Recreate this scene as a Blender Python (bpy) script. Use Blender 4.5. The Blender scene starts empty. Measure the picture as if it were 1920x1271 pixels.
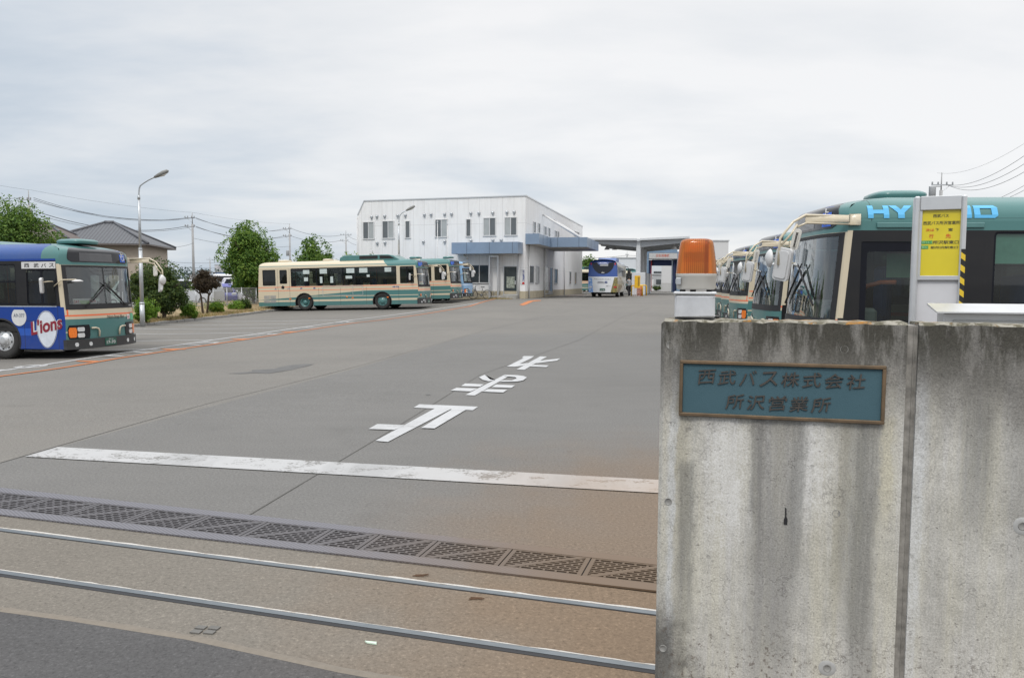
import bpy, bmesh, math, random
from mathutils import Vector, Matrix
random.seed(7)
S = bpy.context.scene
COL = S.collection
R = math.radians
# ------------------------------------------------------------------ camera
FPX, CX, CY, EYE = 1464.0, 960.0, 635.5, 1.65
PIT, ROLL = R(4.12), 0.0045
cam = bpy.data.cameras.new('Camera'); camo = bpy.data.objects.new('Camera', cam); COL.objects.link(camo)
cam.sensor_width = 36; cam.lens = 36*FPX/1920; cam.clip_end = 9000; cam.clip_start = 0.05
camo.location = (0, 0, EYE)
camo.rotation_euler = (Matrix.Rotation(R(90)-PIT, 3, 'X') @ Matrix.Rotation(ROLL, 3, 'Z')).to_euler()
S.camera = camo
# ------------------------------------------------------------------ view
S.view_settings.view_transform = 'Standard'; S.view_settings.look = 'None'
S.view_settings.exposure = 0.0; S.view_settings.gamma = 1.0
S.cycles.max_bounces = 6; S.cycles.transparent_max_bounces = 24; S.cycles.caustics_reflective = False
S.cycles.caustics_refractive = False
try: S.cycles.use_denoising = True
except Exception: pass
# ------------------------------------------------------------------ world: overcast sky
SUN_EL, SUN_AZ = R(52), R(205)          # azimuth measured from +Y clockwise
W = bpy.data.worlds.new('World'); S.world = W; W.use_nodes = True
nt = W.node_tree; nt.nodes.clear(); N = nt.nodes.new; LK = nt.links.new
def wmath(op, a, b=None, c=None, clamp=False):
    n = N('ShaderNodeMath'); n.operation = op; n.use_clamp = clamp
    for i, v in enumerate((a, b, c)):
        if v is None: continue
        if isinstance(v, (int, float)): n.inputs[i].default_value = v
        else: LK(v, n.inputs[i])
    return n.outputs[0]
tc = N('ShaderNodeTexCoord'); sep = N('ShaderNodeSeparateXYZ'); LK(tc.outputs['Generated'], sep.inputs[0])
zc = wmath('MAXIMUM', sep.outputs[2], 0.0)
den = wmath('ADD', zc, 0.16)
px_ = wmath('DIVIDE', sep.outputs[0], den); py_ = wmath('DIVIDE', sep.outputs[1], den)
cmb = N('ShaderNodeCombineXYZ'); LK(px_, cmb.inputs[0]); LK(py_, cmb.inputs[1]); cmb.inputs[2].default_value = 3.7
def wnoise(scale, detail, rough, vec, dist=0.0):
    n = N('ShaderNodeTexNoise'); n.inputs['Scale'].default_value = scale; n.inputs['Detail'].default_value = detail
    n.inputs['Roughness'].default_value = rough; n.inputs['Distortion'].default_value = dist; LK(vec, n.inputs['Vector']); return n.outputs[0]
mp = N('ShaderNodeMapping'); LK(cmb.outputs[0], mp.inputs[0]); mp.inputs['Scale'].default_value = (0.62, 0.85, 1); mp.inputs['Rotation'].default_value = (0, 0, 0.25)
n1 = wnoise(0.75, 6, 0.52, mp.outputs[0], 0.35)
n2 = wnoise(2.6, 6, 0.55, mp.outputs[0], 0.2)
f = wmath('ADD', wmath('MULTIPLY_ADD', n1, 1.2, -0.12), wmath('MULTIPLY', n2, 0.28))
# whiter toward the right, bluer low on the left
f = wmath('ADD', wmath('SUBTRACT', f, .06), wmath('MULTIPLY', sep.outputs[0], 0.22))
f = wmath('ADD', f, wmath('MULTIPLY', wmath('SUBTRACT', zc, 0.16), 0.25))
cr = N('ShaderNodeValToRGB'); LK(f, cr.inputs[0])
e = cr.color_ramp.elements
e[0].position = 0.30; e[0].color = (0.53, 0.61, 0.705, 1)
e[1].position = 0.72; e[1].color = (0.96, 0.96, 0.965, 1)
m = e.new(0.44); m.color = (0.68, 0.735, 0.80, 1)
m = e.new(0.57); m.color = (0.84, 0.86, 0.885, 1)
# CIE-like overcast: the unseen zenith is brighter than the low sky
up = wmath('MULTIPLY_ADD', wmath('MULTIPLY', wmath('SUBTRACT', zc, 0.33), 2.2, None, True), 1.1, 1.0)
vm = N('ShaderNodeVectorMath'); vm.operation = 'SCALE'; LK(cr.outputs[0], vm.inputs[0]); LK(up, vm.inputs['Scale'])
bgc = N('ShaderNodeBackground'); LK(vm.outputs[0], bgc.inputs[0]); bgc.inputs[1].default_value = 1.0
sky = N('ShaderNodeTexSky'); sky.sky_type = 'NISHITA'; sky.sun_disc = False; sky.sun_elevation = SUN_EL; sky.sun_rotation = SUN_AZ
bgs = N('ShaderNodeBackground'); LK(sky.outputs[0], bgs.inputs[0]); bgs.inputs[1].default_value = 0.1
mix = N('ShaderNodeMixShader'); mix.inputs[0].default_value = 0.92; LK(bgs.outputs[0], mix.inputs[1]); LK(bgc.outputs[0], mix.inputs[2])
wo = N('ShaderNodeOutputWorld'); LK(mix.outputs[0], wo.inputs[0])
# ------------------------------------------------------------------ sun (veiled)
sl = bpy.data.lights.new('Sun', 'SUN'); sl.energy = 1.5; sl.angle = R(14); sl.color = (1.0, 0.96, 0.9)
so = bpy.data.objects.new('Sun', sl); COL.objects.link(so)
sd = Vector((math.sin(SUN_AZ)*math.cos(SUN_EL), math.cos(SUN_AZ)*math.cos(SUN_EL), math.sin(SUN_EL)))
so.rotation_euler = sd.to_track_quat('Z', 'Y').to_euler()
# ------------------------------------------------------------------ measuring the place
def sm(a, b, v):
    t = min(1, max(0, (v-a)/(b-a))); return t*t*(3-2*t)
def gz(x, y):                             # the yard falls to the left and rises toward the office
    return .46*sm(36, 58, y) - .40*min(1, max(0, (-1-x)/13))*sm(8, 18, y)
def ray(px, py):
    u = (px-CX)/FPX; v = (CY-py)/FPX
    c, s = math.cos(ROLL), math.sin(ROLL); u, v = u*c-v*s, u*s+v*c
    cp, sp = math.cos(PIT), math.sin(PIT)
    return Vector((u, cp+v*sp, -sp+v*cp))
def G(px, py):
    d = ray(px, py); z = 0
    for _ in range(60):
        t = (z-EYE)/d.z; p = d*t; z = gz(p.x, p.y)
    return Vector((p.x, p.y, z))
def D(px, py, Y):
    d = ray(px, py); t = Y/d.y; return d*t + Vector((0, 0, EYE))
def ZP(px, py, z):
    d = ray(px, py); t = (z-EYE)/d.z; return d*t + Vector((0, 0, EYE))
def on_plane(px, py, o, n):               # ray against a vertical plane
    d = ray(px, py); c = Vector((0, 0, EYE)); t = (o-c).dot(n)/d.dot(n); return c+d*t
# ------------------------------------------------------------------ node helpers
class NM:
    def __init__(s, name, rough=.5, metal=0.0, spec=.5, coat=0.0):
        s.m = bpy.data.materials.new(name); s.m.use_nodes = True; s.t = s.m.node_tree
        s.b = s.t.nodes['Principled BSDF']; s.b.inputs['Roughness'].default_value = rough
        s.b.inputs['Metallic'].default_value = metal; s.b.inputs['Specular IOR Level'].default_value = spec
        s.b.inputs['Coat Weight'].default_value = coat
        s.tc = s.n('ShaderNodeTexCoord')
    def n(s, t): return s.t.nodes.new(t)
    def l(s, a, b): s.t.links.new(a, b)
    def put(s, i, v):
        if hasattr(v, 'is_output') or isinstance(v, bpy.types.NodeSocket): s.l(v, i)
        elif isinstance(v, (tuple, list)) and len(v) == 3 and i.type == 'RGBA': i.default_value = (*v, 1)
        else: i.default_value = v
    def math(s, op, a, b=None, c=None, clamp=False):
        n = s.n('ShaderNodeMath'); n.operation = op; n.use_clamp = clamp
        for i, v in enumerate((a, b, c)):
            if v is not None: s.put(n.inputs[i], v)
        return n.outputs[0]
    def xyz(s, src='Object'):
        n = s.n('ShaderNodeSeparateXYZ')
        if src == 'World':
            g = s.n('ShaderNodeNewGeometry'); s.l(g.outputs['Position'], n.inputs[0])
        else: s.l(s.tc.outputs[src], n.inputs[0])
        return n.outputs
    def noise(s, scale, detail=4, rough=.55, stretch=None, src='Object', dist=0.0, off=None):
        n = s.n('ShaderNodeTexNoise'); n.inputs['Scale'].default_value = scale; n.inputs['Detail'].default_value = detail
        n.inputs['Roughness'].default_value = rough; n.inputs['Distortion'].default_value = dist
        if src == 'World':
            g = s.n('ShaderNodeNewGeometry'); v = g.outputs['Position']
        else: v = s.tc.outputs[src]
        if stretch or off:
            m = s.n('ShaderNodeMapping'); s.l(v, m.inputs[0])
            if stretch: m.inputs['Scale'].default_value = stretch
            if off: m.inputs['Location'].default_value = off
            v = m.outputs[0]
        s.l(v, n.inputs['Vector']); return n.outputs[0]
    def ramp(s, f, stops, interp='LINEAR'):
        n = s.n('ShaderNodeValToRGB'); s.put(n.inputs[0], f); e = n.color_ramp.elements; n.color_ramp.interpolation = interp
        while len(e) < len(stops): e.new(.5)
        for k, (p, c) in enumerate(stops):
            e[k].position = p; e[k].color = (c, c, c, 1) if isinstance(c, (int, float)) else (*c, 1)
        return n.outputs[0]
    def mix(s, f, a, b, mode='MIX'):
        n = s.n('ShaderNodeMix'); n.data_type = 'RGBA'; n.blend_type = mode
        s.put(n.inputs[0], f); s.put(n.inputs[6], a); s.put(n.inputs[7], b); return n.outputs[2]
    def sstep(s, v, a, b):
        n = s.n('ShaderNodeMapRange'); n.interpolation_type = 'SMOOTHSTEP'; s.put(n.inputs[0], v)
        n.inputs[1].default_value = a; n.inputs[2].default_value = b; return n.outputs[0]
    def color(s, c): s.put(s.b.inputs['Base Color'], c); return s
    def bump(s, h, strength=.3, dist=.01):
        n = s.n('ShaderNodeBump'); n.inputs['Strength'].default_value = strength; n.inputs['Distance'].default_value = dist
        s.put(n.inputs['Height'], h); s.l(n.outputs[0], s.b.inputs['Normal']); return s
MC = {}
def plain(name, c, rough=.5, metal=0.0, var=.12, scale=6.0, spec=.5, coat=0.0):
    if name in MC: return MC[name]
    q = NM(name, rough, metal, spec, coat)
    n = q.noise(scale, 5, .6)
    lo = tuple(x*(1-var) for x in c); hi = tuple(min(1, x*(1+var*.7)) for x in c)
    q.color(q.mix(q.ramp(n, [(.3, 0), (.7, 1)]), lo, hi)); MC[name] = q.m; return q.m
def paint(name, base, rules=(), rough=.28, coat=.4, dirt=.10, spec=.3):
    """vehicle paint; rules = [(colour, [(axis, op, value) or ('lin', a, b, c)])], later rules on top"""
    if name in MC: return MC[name]
    q = NM(name, rough, 0, spec, coat*.35); X = q.xyz()
    col = base
    for c, conds in rules:
        f = None
        for cd in conds:
            if cd[0] == 'lin':
                v = q.math('ADD', q.math('MULTIPLY', X[0], cd[1]), q.math('MULTIPLY', X[2], cd[2])); g = q.math('GREATER_THAN', v, cd[3])
            elif cd[0] == 'absy':
                g = q.math('GREATER_THAN' if cd[1] == '>' else 'LESS_THAN', q.math('ABSOLUTE', X[1]), cd[2])
            else:
                g = q.math('GREATER_THAN' if cd[1] == '>' else 'LESS_THAN', X['xyz'.index(cd[0])], cd[2])
            f = g if f is None else q.math('MULTIPLY', f, g)
        col = q.mix(f, col, c)
    n = q.noise(1.4, 5, .6, (1, 1, 2.4)); n2 = q.noise(9, 5, .65, (1, 1, .35))
    d = q.math('MULTIPLY', q.ramp(n, [(.35, 0), (.75, 1)]), q.ramp(n2, [(.3, .3), (.7, 1)]))
    low = q.math('SUBTRACT', 1.0, q.sstep(X[2], .3, 1.0))
    d = q.math('ADD', q.math('MULTIPLY', d, dirt), q.math('MULTIPLY', low, q.math('MULTIPLY', n2, .25)), clamp=True)
    q.color(q.mix(d, col, q.mix(.6, col, (.16, .145, .12)))); q.put(q.b.inputs['Roughness'], q.math('ADD', q.math('MULTIPLY', d, .5), rough))
    MC[name] = q.m; return q.m
def glass(name, tint=(.5, .56, .55), gloss=1.0, rough=.02):
    if name in MC: return MC[name]
    m = bpy.data.materials.new(name); m.use_nodes = True; t = m.node_tree; t.nodes.clear()
    o = t.nodes.new('ShaderNodeOutputMaterial'); mx = t.nodes.new('ShaderNodeMixShader')
    tr = t.nodes.new('ShaderNodeBsdfTransparent'); tr.inputs[0].default_value = (*tint, 1)
    gl = t.nodes.new('ShaderNodeBsdfGlossy'); gl.inputs['Roughness'].default_value = rough; gl.inputs[0].default_value = (.95, .98, 1, 1)
    # dust and rain marks on the pane
    no = t.nodes.new('ShaderNodeTexNoise'); no.inputs['Scale'].default_value = 2.2; no.inputs['Detail'].default_value = 6
    co = t.nodes.new('ShaderNodeTexCoord'); t.links.new(co.outputs['Object'], no.inputs['Vector'])
    df = t.nodes.new('ShaderNodeBsdfDiffuse'); df.inputs[0].default_value = (.4, .42, .4, 1)
    fr = t.nodes.new('ShaderNodeFresnel'); fr.inputs[0].default_value = 1.52
    mu = t.nodes.new('ShaderNodeMath'); mu.operation = 'MULTIPLY'; mu.use_clamp = True; mu.inputs[1].default_value = gloss; t.links.new(fr.outputs[0], mu.inputs[0])
    t.links.new(mu.outputs[0], mx.inputs[0]); t.links.new(tr.outputs[0], mx.inputs[1]); t.links.new(gl.outputs[0], mx.inputs[2])
    m2 = t.nodes.new('ShaderNodeMixShader'); mm = t.nodes.new('ShaderNodeMath'); mm.operation = 'MULTIPLY'; mm.inputs[1].default_value = .045
    t.links.new(no.outputs[0], mm.inputs[0]); t.links.new(mm.outputs[0], m2.inputs[0]); t.links.new(mx.outputs[0], m2.inputs[1]); t.links.new(df.outputs[0], m2.inputs[2])
    t.links.new(m2.outputs[0], o.inputs[0]); MC[name] = m; return m
# ------------------------------------------------------------------ mesh helpers
class MB:
    def __init__(s): s.v = []; s.f = []; s.mi = []; s.sm = []; s.cur = 0; s.smooth = False
    def add(s, vs, fs):
        o = len(s.v); s.v += [tuple(p) for p in vs]
        for f in fs: s.f.append(tuple(o+i for i in f)); s.mi.append(s.cur); s.sm.append(s.smooth)
        return s
    def box(s, c, d, rz=0.0, M=None):
        hx, hy, hz = d[0]/2, d[1]/2, d[2]/2; c = Vector(c); cr, sr = math.cos(rz), math.sin(rz); vs = []
        for x in (-hx, hx):
            for y in (-hy, hy):
                for z in (-hz, hz):
                    p = Vector((x*cr-y*sr, x*sr+y*cr, z))
                    if M is not None: p = M @ Vector((x, y, z))
                    vs.append(c+p)
        return s.add(vs, [(0, 1, 3, 2), (4, 6, 7, 5), (0, 4, 5, 1), (2, 3, 7, 6), (0, 2, 6, 4), (1, 5, 7, 3)])
    def bx(s, x0, x1, y0, y1, z0, z1): return s.box(((x0+x1)/2, (y0+y1)/2, (z0+z1)/2), (abs(x1-x0), abs(y1-y0), abs(z1-z0)))
    def cbox(s, x0, x1, y0, y1, z0, z1, c=.01):        # box with chamfered edges
        vs = []; fs = []
        xs, ys, zs = (x0, x1), (y0, y1), (z0, z1)
        idx = {}
        for i in (0, 1):
            for j in (0, 1):
                for k in (0, 1):
                    sx, sy, sz = (1, -1)[i], (1, -1)[j], (1, -1)[k]
                    P = (xs[i], ys[j], zs[k])
                    idx[i, j, k, 'x'] = len(vs); vs.append((P[0], P[1]+sy*c, P[2]+sz*c))
                    idx[i, j, k, 'y'] = len(vs); vs.append((P[0]+sx*c, P[1], P[2]+sz*c))
                    idx[i, j, k, 'z'] = len(vs); vs.append((P[0]+sx*c, P[1]+sy*c, P[2]))
                    fs.append((idx[i, j, k, 'x'], idx[i, j, k, 'y'], idx[i, j, k, 'z']))
        for i in (0, 1):
            fs.append(tuple(idx[i, j, k, 'x'] for j, k in ((0, 0), (1, 0), (1, 1), (0, 1))))
            fs.append(tuple(idx[j, i, k, 'y'] for j, k in ((0, 0), (1, 0), (1, 1), (0, 1))))
            fs.append(tuple(idx[j, k, i, 'z'] for j, k in ((0, 0), (1, 0), (1, 1), (0, 1))))
            for j in (0, 1):
                fs.append((idx[0, i, j, 'y'], idx[1, i, j, 'y'], idx[1, i, j, 'z'], idx[0, i, j, 'z']))
                fs.append((idx[i, 0, j, 'x'], idx[i, 1, j, 'x'], idx[i, 1, j, 'z'], idx[i, 0, j, 'z']))
                fs.append((idx[i, j, 0, 'x'], idx[i, j, 1, 'x'], idx[i, j, 1, 'y'], idx[i, j, 0, 'y']))
        return s.add(vs, fs)
    def tube(s, pts, r, n=8, caps=True):
        pts = [Vector(p) for p in pts]; rs = r if isinstance(r, (list, tuple)) else [r]*len(pts); vs = []; fs = []
        prev = None
        for i, p in enumerate(pts):
            t = (pts[min(i+1, len(pts)-1)]-pts[max(i-1, 0)]).normalized()
            a = prev if prev is not None else (Vector((0, 0, 1)) if abs(t.z) < .9 else Vector((1, 0, 0)))
            u = (a-t*a.dot(t)).normalized(); prev = u; w = t.cross(u)
            for k in range(n):
                an = 2*math.pi*k/n; vs.append(p+u*(rs[i]*math.cos(an))+w*(rs[i]*math.sin(an)))
        for i in range(len(pts)-1):
            for k in range(n): fs.append((i*n+k, i*n+(k+1) % n, (i+1)*n+(k+1) % n, (i+1)*n+k))
        if caps: fs.append(tuple(range(n))[::-1]); fs.append(tuple((len(pts)-1)*n+k for k in range(n)))
        b = s.smooth; s.smooth = n > 5; s.add(vs, fs); s.smooth = b; return s
    def lathe(s, prof, c=(0, 0, 0), n=24, axis='z', smooth=True):   # prof = [(r, h)]
        vs = []; fs = []; c = Vector(c)
        for r, h in prof:
            for k in range(n):
                a = 2*math.pi*k/n; x, y = r*math.cos(a), r*math.sin(a)
                vs.append(c+{'z': Vector((x, y, h)), 'y': Vector((x, h, y)), 'x': Vector((h, x, y))}[axis])
        for i in range(len(prof)-1):
            for k in range(n): fs.append((i*n+k, i*n+(k+1) % n, (i+1)*n+(k+1) % n, (i+1)*n+k))
        b = s.smooth; s.smooth = smooth; s.add(vs, fs); s.smooth = b; return s
    def fill(s, loops, fn):                  # planar region with holes: loops of 2D points, fn maps (a, b) to 3D
        bm = bmesh.new(); es = []
        for lp in loops:
            vv = [bm.verts.new((a, b, 0)) for a, b in lp]
            es += [bm.edges.new((vv[i], vv[(i+1) % len(vv)])) for i in range(len(vv))]
        bmesh.ops.triangle_fill(bm, use_beauty=True, edges=es)
        bm.verts.index_update()
        vs = [fn(v.co.x, v.co.y) for v in bm.verts]; fs = [tuple(v.index for v in f.verts) for f in bm.faces]; bm.free()
        return s.add(vs, fs)
    def prism(s, poly, fn, t0, t1):          # polygon extruded: fn(a, b, t)
        n = len(poly); vs = [fn(a, b, t0) for a, b in poly]+[fn(a, b, t1) for a, b in poly]
        fs = [tuple(range(n))[::-1], tuple(n+i for i in range(n))]+[(i, (i+1) % n, n+(i+1) % n, n+i) for i in range(n)]
        return s.add(vs, fs)
    def sheet(s, grid):                      # rows of points
        n = len(grid[0]); vs = [p for r in grid for p in r]
        return s.add(vs, [(i*n+k, i*n+k+1, (i+1)*n+k+1, (i+1)*n+k) for i in range(len(grid)-1) for k in range(n-1)])
    def build(s, name, mats, parent=None, label=None):
        me = bpy.data.meshes.new(name); me.from_pydata(s.v, [], s.f)
        for m in (mats if isinstance(mats, (list, tuple)) else [mats]): me.materials.append(m)
        if s.f:
            me.polygons.foreach_set('material_index', s.mi); me.polygons.foreach_set('use_smooth', s.sm)
        me.update()
        o = bpy.data.objects.new(name, me); COL.objects.link(o)
        if parent is not None: o.parent = parent
        if label: o['label'] = label
        return o
def tag(o, label, cat, group=None, kind=None):
    if label: o['label'] = label
    if cat: o['category'] = cat
    if group: o['group'] = group
    if kind: o['kind'] = kind
    return o
def struct(o): o['kind'] = 'structure'; return o
def thing(name, label, cat, loc=(0, 0, 0), rz=0.0, group=None):
    o = bpy.data.objects.new(name, None); COL.objects.link(o); o.location = loc; o.rotation_euler = (0, 0, rz)
    o.empty_display_size = .3
    return tag(o, label, cat, group)
def bevel(o, w=.01, seg=2):
    m = o.modifiers.new('Bevel', 'BEVEL'); m.width = w; m.segments = seg; m.limit_method = 'ANGLE'; m.angle_limit = R(40); return o
def dup(root, loc, rz, label, group=None):
    r = root.copy(); COL.objects.link(r); r.location = loc; r.rotation_euler = (0, 0, rz); r['label'] = label
    if group: r['group'] = group
    for ch in list(root.children):
        c = ch.copy(); COL.objects.link(c); c.parent = r
        for g in list(ch.children):
            d = g.copy(); COL.objects.link(d); d.parent = c
    return r
def drop(o):
    for c in list(o.children): drop(c)
    bpy.data.objects.remove(o)
def text2d(s, bold=0.0, extr=0.0):
    cu = bpy.data.curves.new('t', 'FONT'); cu.body = s; cu.size = 1.0; cu.offset = bold; cu.extrude = extr; cu.resolution_u = 4
    cu.align_x = 'LEFT'
    o = bpy.data.objects.new('t', cu); COL.objects.link(o)
    dg = bpy.context.evaluated_depsgraph_get(); me = bpy.data.meshes.new_from_object(o.evaluated_get(dg))
    vs = [v.co.copy() for v in me.vertices]; fs = [tuple(p.vertices) for p in me.polygons]
    bpy.data.objects.remove(o); bpy.data.curves.remove(cu); bpy.data.meshes.remove(me)
    if not vs: return [], []
    x0 = min(v.x for v in vs); x1 = max(v.x for v in vs); y0 = min(v.y for v in vs); y1 = max(v.y for v in vs)
    return [((v.x-x0)/(x1-x0 or 1), (v.y-y0)/(y1-y0 or 1), v.z) for v in vs], fs
def text_to(mb, s, fn, bold=0.0, extr=0.0):   # fn(a in 0..1, b in 0..1, t)
    vs, fs = text2d(s, bold, extr); mb.add([fn(*v) for v in vs], fs); return mb
def rrect(x0, x1, y0, y1, r=.05, n=4):
    pts = []
    for cx, cy, a0 in ((x1-r, y1-r, 0), (x0+r, y1-r, 90), (x0+r, y0+r, 180), (x1-r, y0+r, 270)):
        for k in range(n+1):
            a = R(a0+90*k/n); pts.append((cx+r*math.cos(a), cy+r*math.sin(a)))
    return pts
# common colours
TEAL, CREAM, ORANGE, BLACK = (.075, .190, .185), (.58, .51, .38), (.80, .16, .06), (.012, .012, .014)
m_black = plain('black_rubber', (.016, .016, .018), .6)
m_blackgloss = plain('black_gloss_panel', (.010, .011, .015), .12, spec=.4, coat=.2)
m_blackpanel = plain('satin_black_panel', (.010, .011, .016), .35, spec=.15)
m_dark = plain('dark_underside', (.02, .02, .02), .9)
m_tyre = plain('tyre_rubber', (.028, .027, .026), .85, var=.3, scale=20)
m_steel = plain('galvanised_steel', (.48, .50, .52), .42, .6)
m_alu = plain('brushed_aluminium', (.60, .61, .62), .35, .55, var=.06)
m_white = plain('white_paint', (.60, .60, .60), .4, var=.05)
m_offwhite = plain('offwhite_plastic', (.66, .64, .59), .45, var=.06)
m_cream = plain('cream_paint', CREAM, .3, coat=.3, var=.05)
m_teal = plain('teal_paint', TEAL, .3, coat=.3, var=.08)
m_grey = plain('grey_paint', (.32, .33, .34), .5)
m_seat = plain('blue_seat_cloth', (.02, .07, .22), .85)
m_inner = plain('interior_grey', (.27, .28, .275), .7)
m_lampw = plain('clear_lamp', (.75, .77, .78), .08, .3, coat=1)
m_amber = plain('amber_lamp', (.85, .20, .02), .15, coat=.8, var=.2, scale=30)
m_red = plain('red_lamp', (.5, .02, .02), .2, coat=.5)
m_chrome = plain('mirror_chrome', (.8, .8, .82), .08, 1.0, var=.02)
m_blue = plain('blue_sticker', (.03, .12, .55), .4)
m_plategreen = plain('number_plate_green', (.02, .10, .07), .5)
m_orange = plain('orange_plastic', (.62, .13, .03), .4)
m_glass = glass('clear_glass', (.84, .90, .87), 2.3)
m_tint = glass('tinted_glass', (.36, .42, .40), .9)
m_win = plain('office_window_glass', (.05, .06, .065), .05, coat=.3, var=.3, scale=1.2)
m_blind = plain('window_blind', (.36, .38, .38), .25, coat=.6, var=.1, scale=2)
m_conc = plain('weathered_concrete', (.36, .35, .32), .85, var=.25, scale=3)
# ================================================================== THE SETTING
YAW = R(12.7)
EF = Vector((math.sin(YAW), math.cos(YAW), 0)); ER = Vector((math.cos(YAW), -math.sin(YAW), 0))
def px_line(pts): return [G(*p) for p in pts]
def silt(q):                               # the brown silt washed out beside the gate wall
    X = q.xyz('World')
    a = q.math('MULTIPLY', q.math('SUBTRACT', X[0], 1.35), .40); b = q.math('MULTIPLY', q.math('SUBTRACT', X[1], 4.0), .22)
    r = q.math('SQRT', q.math('ADD', q.math('MULTIPLY', a, a), q.math('MULTIPLY', b, b)))
    r = q.math('ADD', r, q.math('MULTIPLY', q.math('SUBTRACT', q.noise(1.1, 5, .6, src='World'), .5), .55))
    r = q.math('ADD', r, q.math('MULTIPLY', q.math('SUBTRACT', q.noise(.9, 4, .5, (4, .6, 1), src='World'), .5), .25))
    return q.math('SUBTRACT', 1.0, q.sstep(r, .30, 1.15))
BROWN = (.178, .124, .080)
def asphalt(name, c, speck=.5, silt_amt=.8, joint=None, streak=.12, rough=.9):
    q = NM(name, rough, 0, .25)
    X = q.xyz('World')
    big = q.noise(.22, 5, .6, src='World'); med = q.noise(1.7, 5, .6, (.55, 1.6, 1), src='World')
    fine = q.noise(48, 3, .8, src='World'); grit = q.noise(120, 2, .8, src='World', off=(3, 1, 0))
    col = c
    if joint:
        (x0, y0), (x1, y1), tan = joint
        d = q.math('ADD', q.math('MULTIPLY', X[0], (y1-y0)), q.math('MULTIPLY', X[1], -(x1-x0)))
        side = q.math('LESS_THAN', q.math('SUBTRACT', d, x0*(y1-y0)-y0*(x1-x0)), 0.0)
        col = q.mix(side, col, tan)
        farw = q.sstep(X[1], 24, 27)
        col = q.mix(q.math('MULTIPLY', farw, .8), col, tan)
    col = q.mix(q.math('MULTIPLY', q.ramp(big, [(.35, 0), (.65, 1)]), .35), col, tuple(x*.72 for x in c))
    col = q.mix(q.math('MULTIPLY', q.ramp(med, [(.4, 0), (.72, 1)]), streak*1.6), col, tuple(min(1, x*1.3) for x in c))
    spot = q.ramp(q.noise(.45, 7, .78, src='World', off=(9, 2, 0)), [(.58, 0), (.72, 1)]); col = q.mix(q.math('MULTIPLY', spot, .35), col, tuple(x*.62 for x in c))
    drip = q.ramp(q.noise(5.5, 3, .5, src='World', off=(1, 8, 0)), [(.70, 0), (.76, 1)]); col = q.mix(q.math('MULTIPLY', drip, .30), col, tuple(x*.5 for x in c))
    s = silt(q); col = q.mix(q.math('MULTIPLY', s, silt_amt), col, BROWN)
    g = q.math('ADD', q.math('MULTIPLY', fine, .6), q.math('MULTIPLY', grit, .4))
    col = q.mix(speck, col, q.ramp(g, [(.30, .12), (.46, .48), (.55, .54), (.70, 1.0)]), 'OVERLAY')
    q.color(col); q.bump(g, .35, .004); return q.m
j1 = px_line([(0, 868), (400, 754), (900, 622), (1030, 590.6), (1090, 578)])
j2 = px_line([(460, 970), (735, 806), (900, 703), (1085, 638), (1167, 594.4), (1215, 570)])
m_yard = asphalt('yard_asphalt', (.152, .148, .141),   .9, .72, ((j1[0].x, j1[0].y), (j1[2].x, j1[2].y), (.180, .170, .154)))
m_apron = asphalt('apron_concrete', (.168, .152, .130), .75, .85)
m_road = asphalt('road_asphalt', (.082, .080, .080), .8, .25, streak=.2)
# ground: one sheet to the horizon, 1 m grid over the yard
def axis(lo, hi, step, far):
    a = [lo+i*step for i in range(int((hi-lo)/step)+1)]; g = step; x = hi; b = []
    while x < far: g *= 1.6; x += g; b.append(x)
    g = step; x = lo; c = []
    while x > -far: g *= 1.6; x -= g; c.append(x)
    return c[::-1]+a+b
mb = MB(); xs = axis(-40, 40, 1, 3500); ys = axis(-6, 110, 1, 3500)
mb.sheet([[(x, y, gz(x, y)) for x in xs] for y in ys]); struct(mb.build('ground', m_yard))
def drape(name, poly, mat, dz, step=.5, tags=None):
    """polygon laid on the ground: cut into cells fine enough to follow it"""
    bm = bmesh.new(); vv = [bm.verts.new((p[0], p[1], 0)) for p in poly]; bm.faces.new(vv)
    bmesh.ops.triangulate(bm, faces=bm.faces[:])
    for ax in (0, 1):
        lo = min(p[ax] for p in poly); hi = max(p[ax] for p in poly); st = max(step, (hi-lo)/120); k = lo+st
        while k < hi:
            no = (1, 0, 0) if ax == 0 else (0, 1, 0); co = (k, 0, 0) if ax == 0 else (0, k, 0)
            bmesh.ops.bisect_plane(bm, geom=bm.verts[:]+bm.edges[:]+bm.faces[:], plane_co=co, plane_no=no); k += st
    for v in bm.verts: v.co.z = gz(v.co.x, v.co.y)+dz
    bmesh.ops.recalc_face_normals(bm, faces=bm.faces[:])
    if bm.faces and sum(f.normal.z for f in bm.faces) < 0: bmesh.ops.reverse_faces(bm, faces=bm.faces[:])
    me = bpy.data.meshes.new(name); bm.to_mesh(me); bm.free(); me.materials.append(mat)
    o = bpy.data.objects.new(name, me); COL.objects.link(o)
    return o
def band(a, b, w, w2=None):
    a, b = Vector(a[:2]), Vector(b[:2]); t = (b-a).normalized(); n = Vector((-t.y, t.x))*w/2; n2 = Vector((-t.y, t.x))*(w2 or w)/2
    return [a+n, a-n, b-n2, b+n2]
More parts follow.
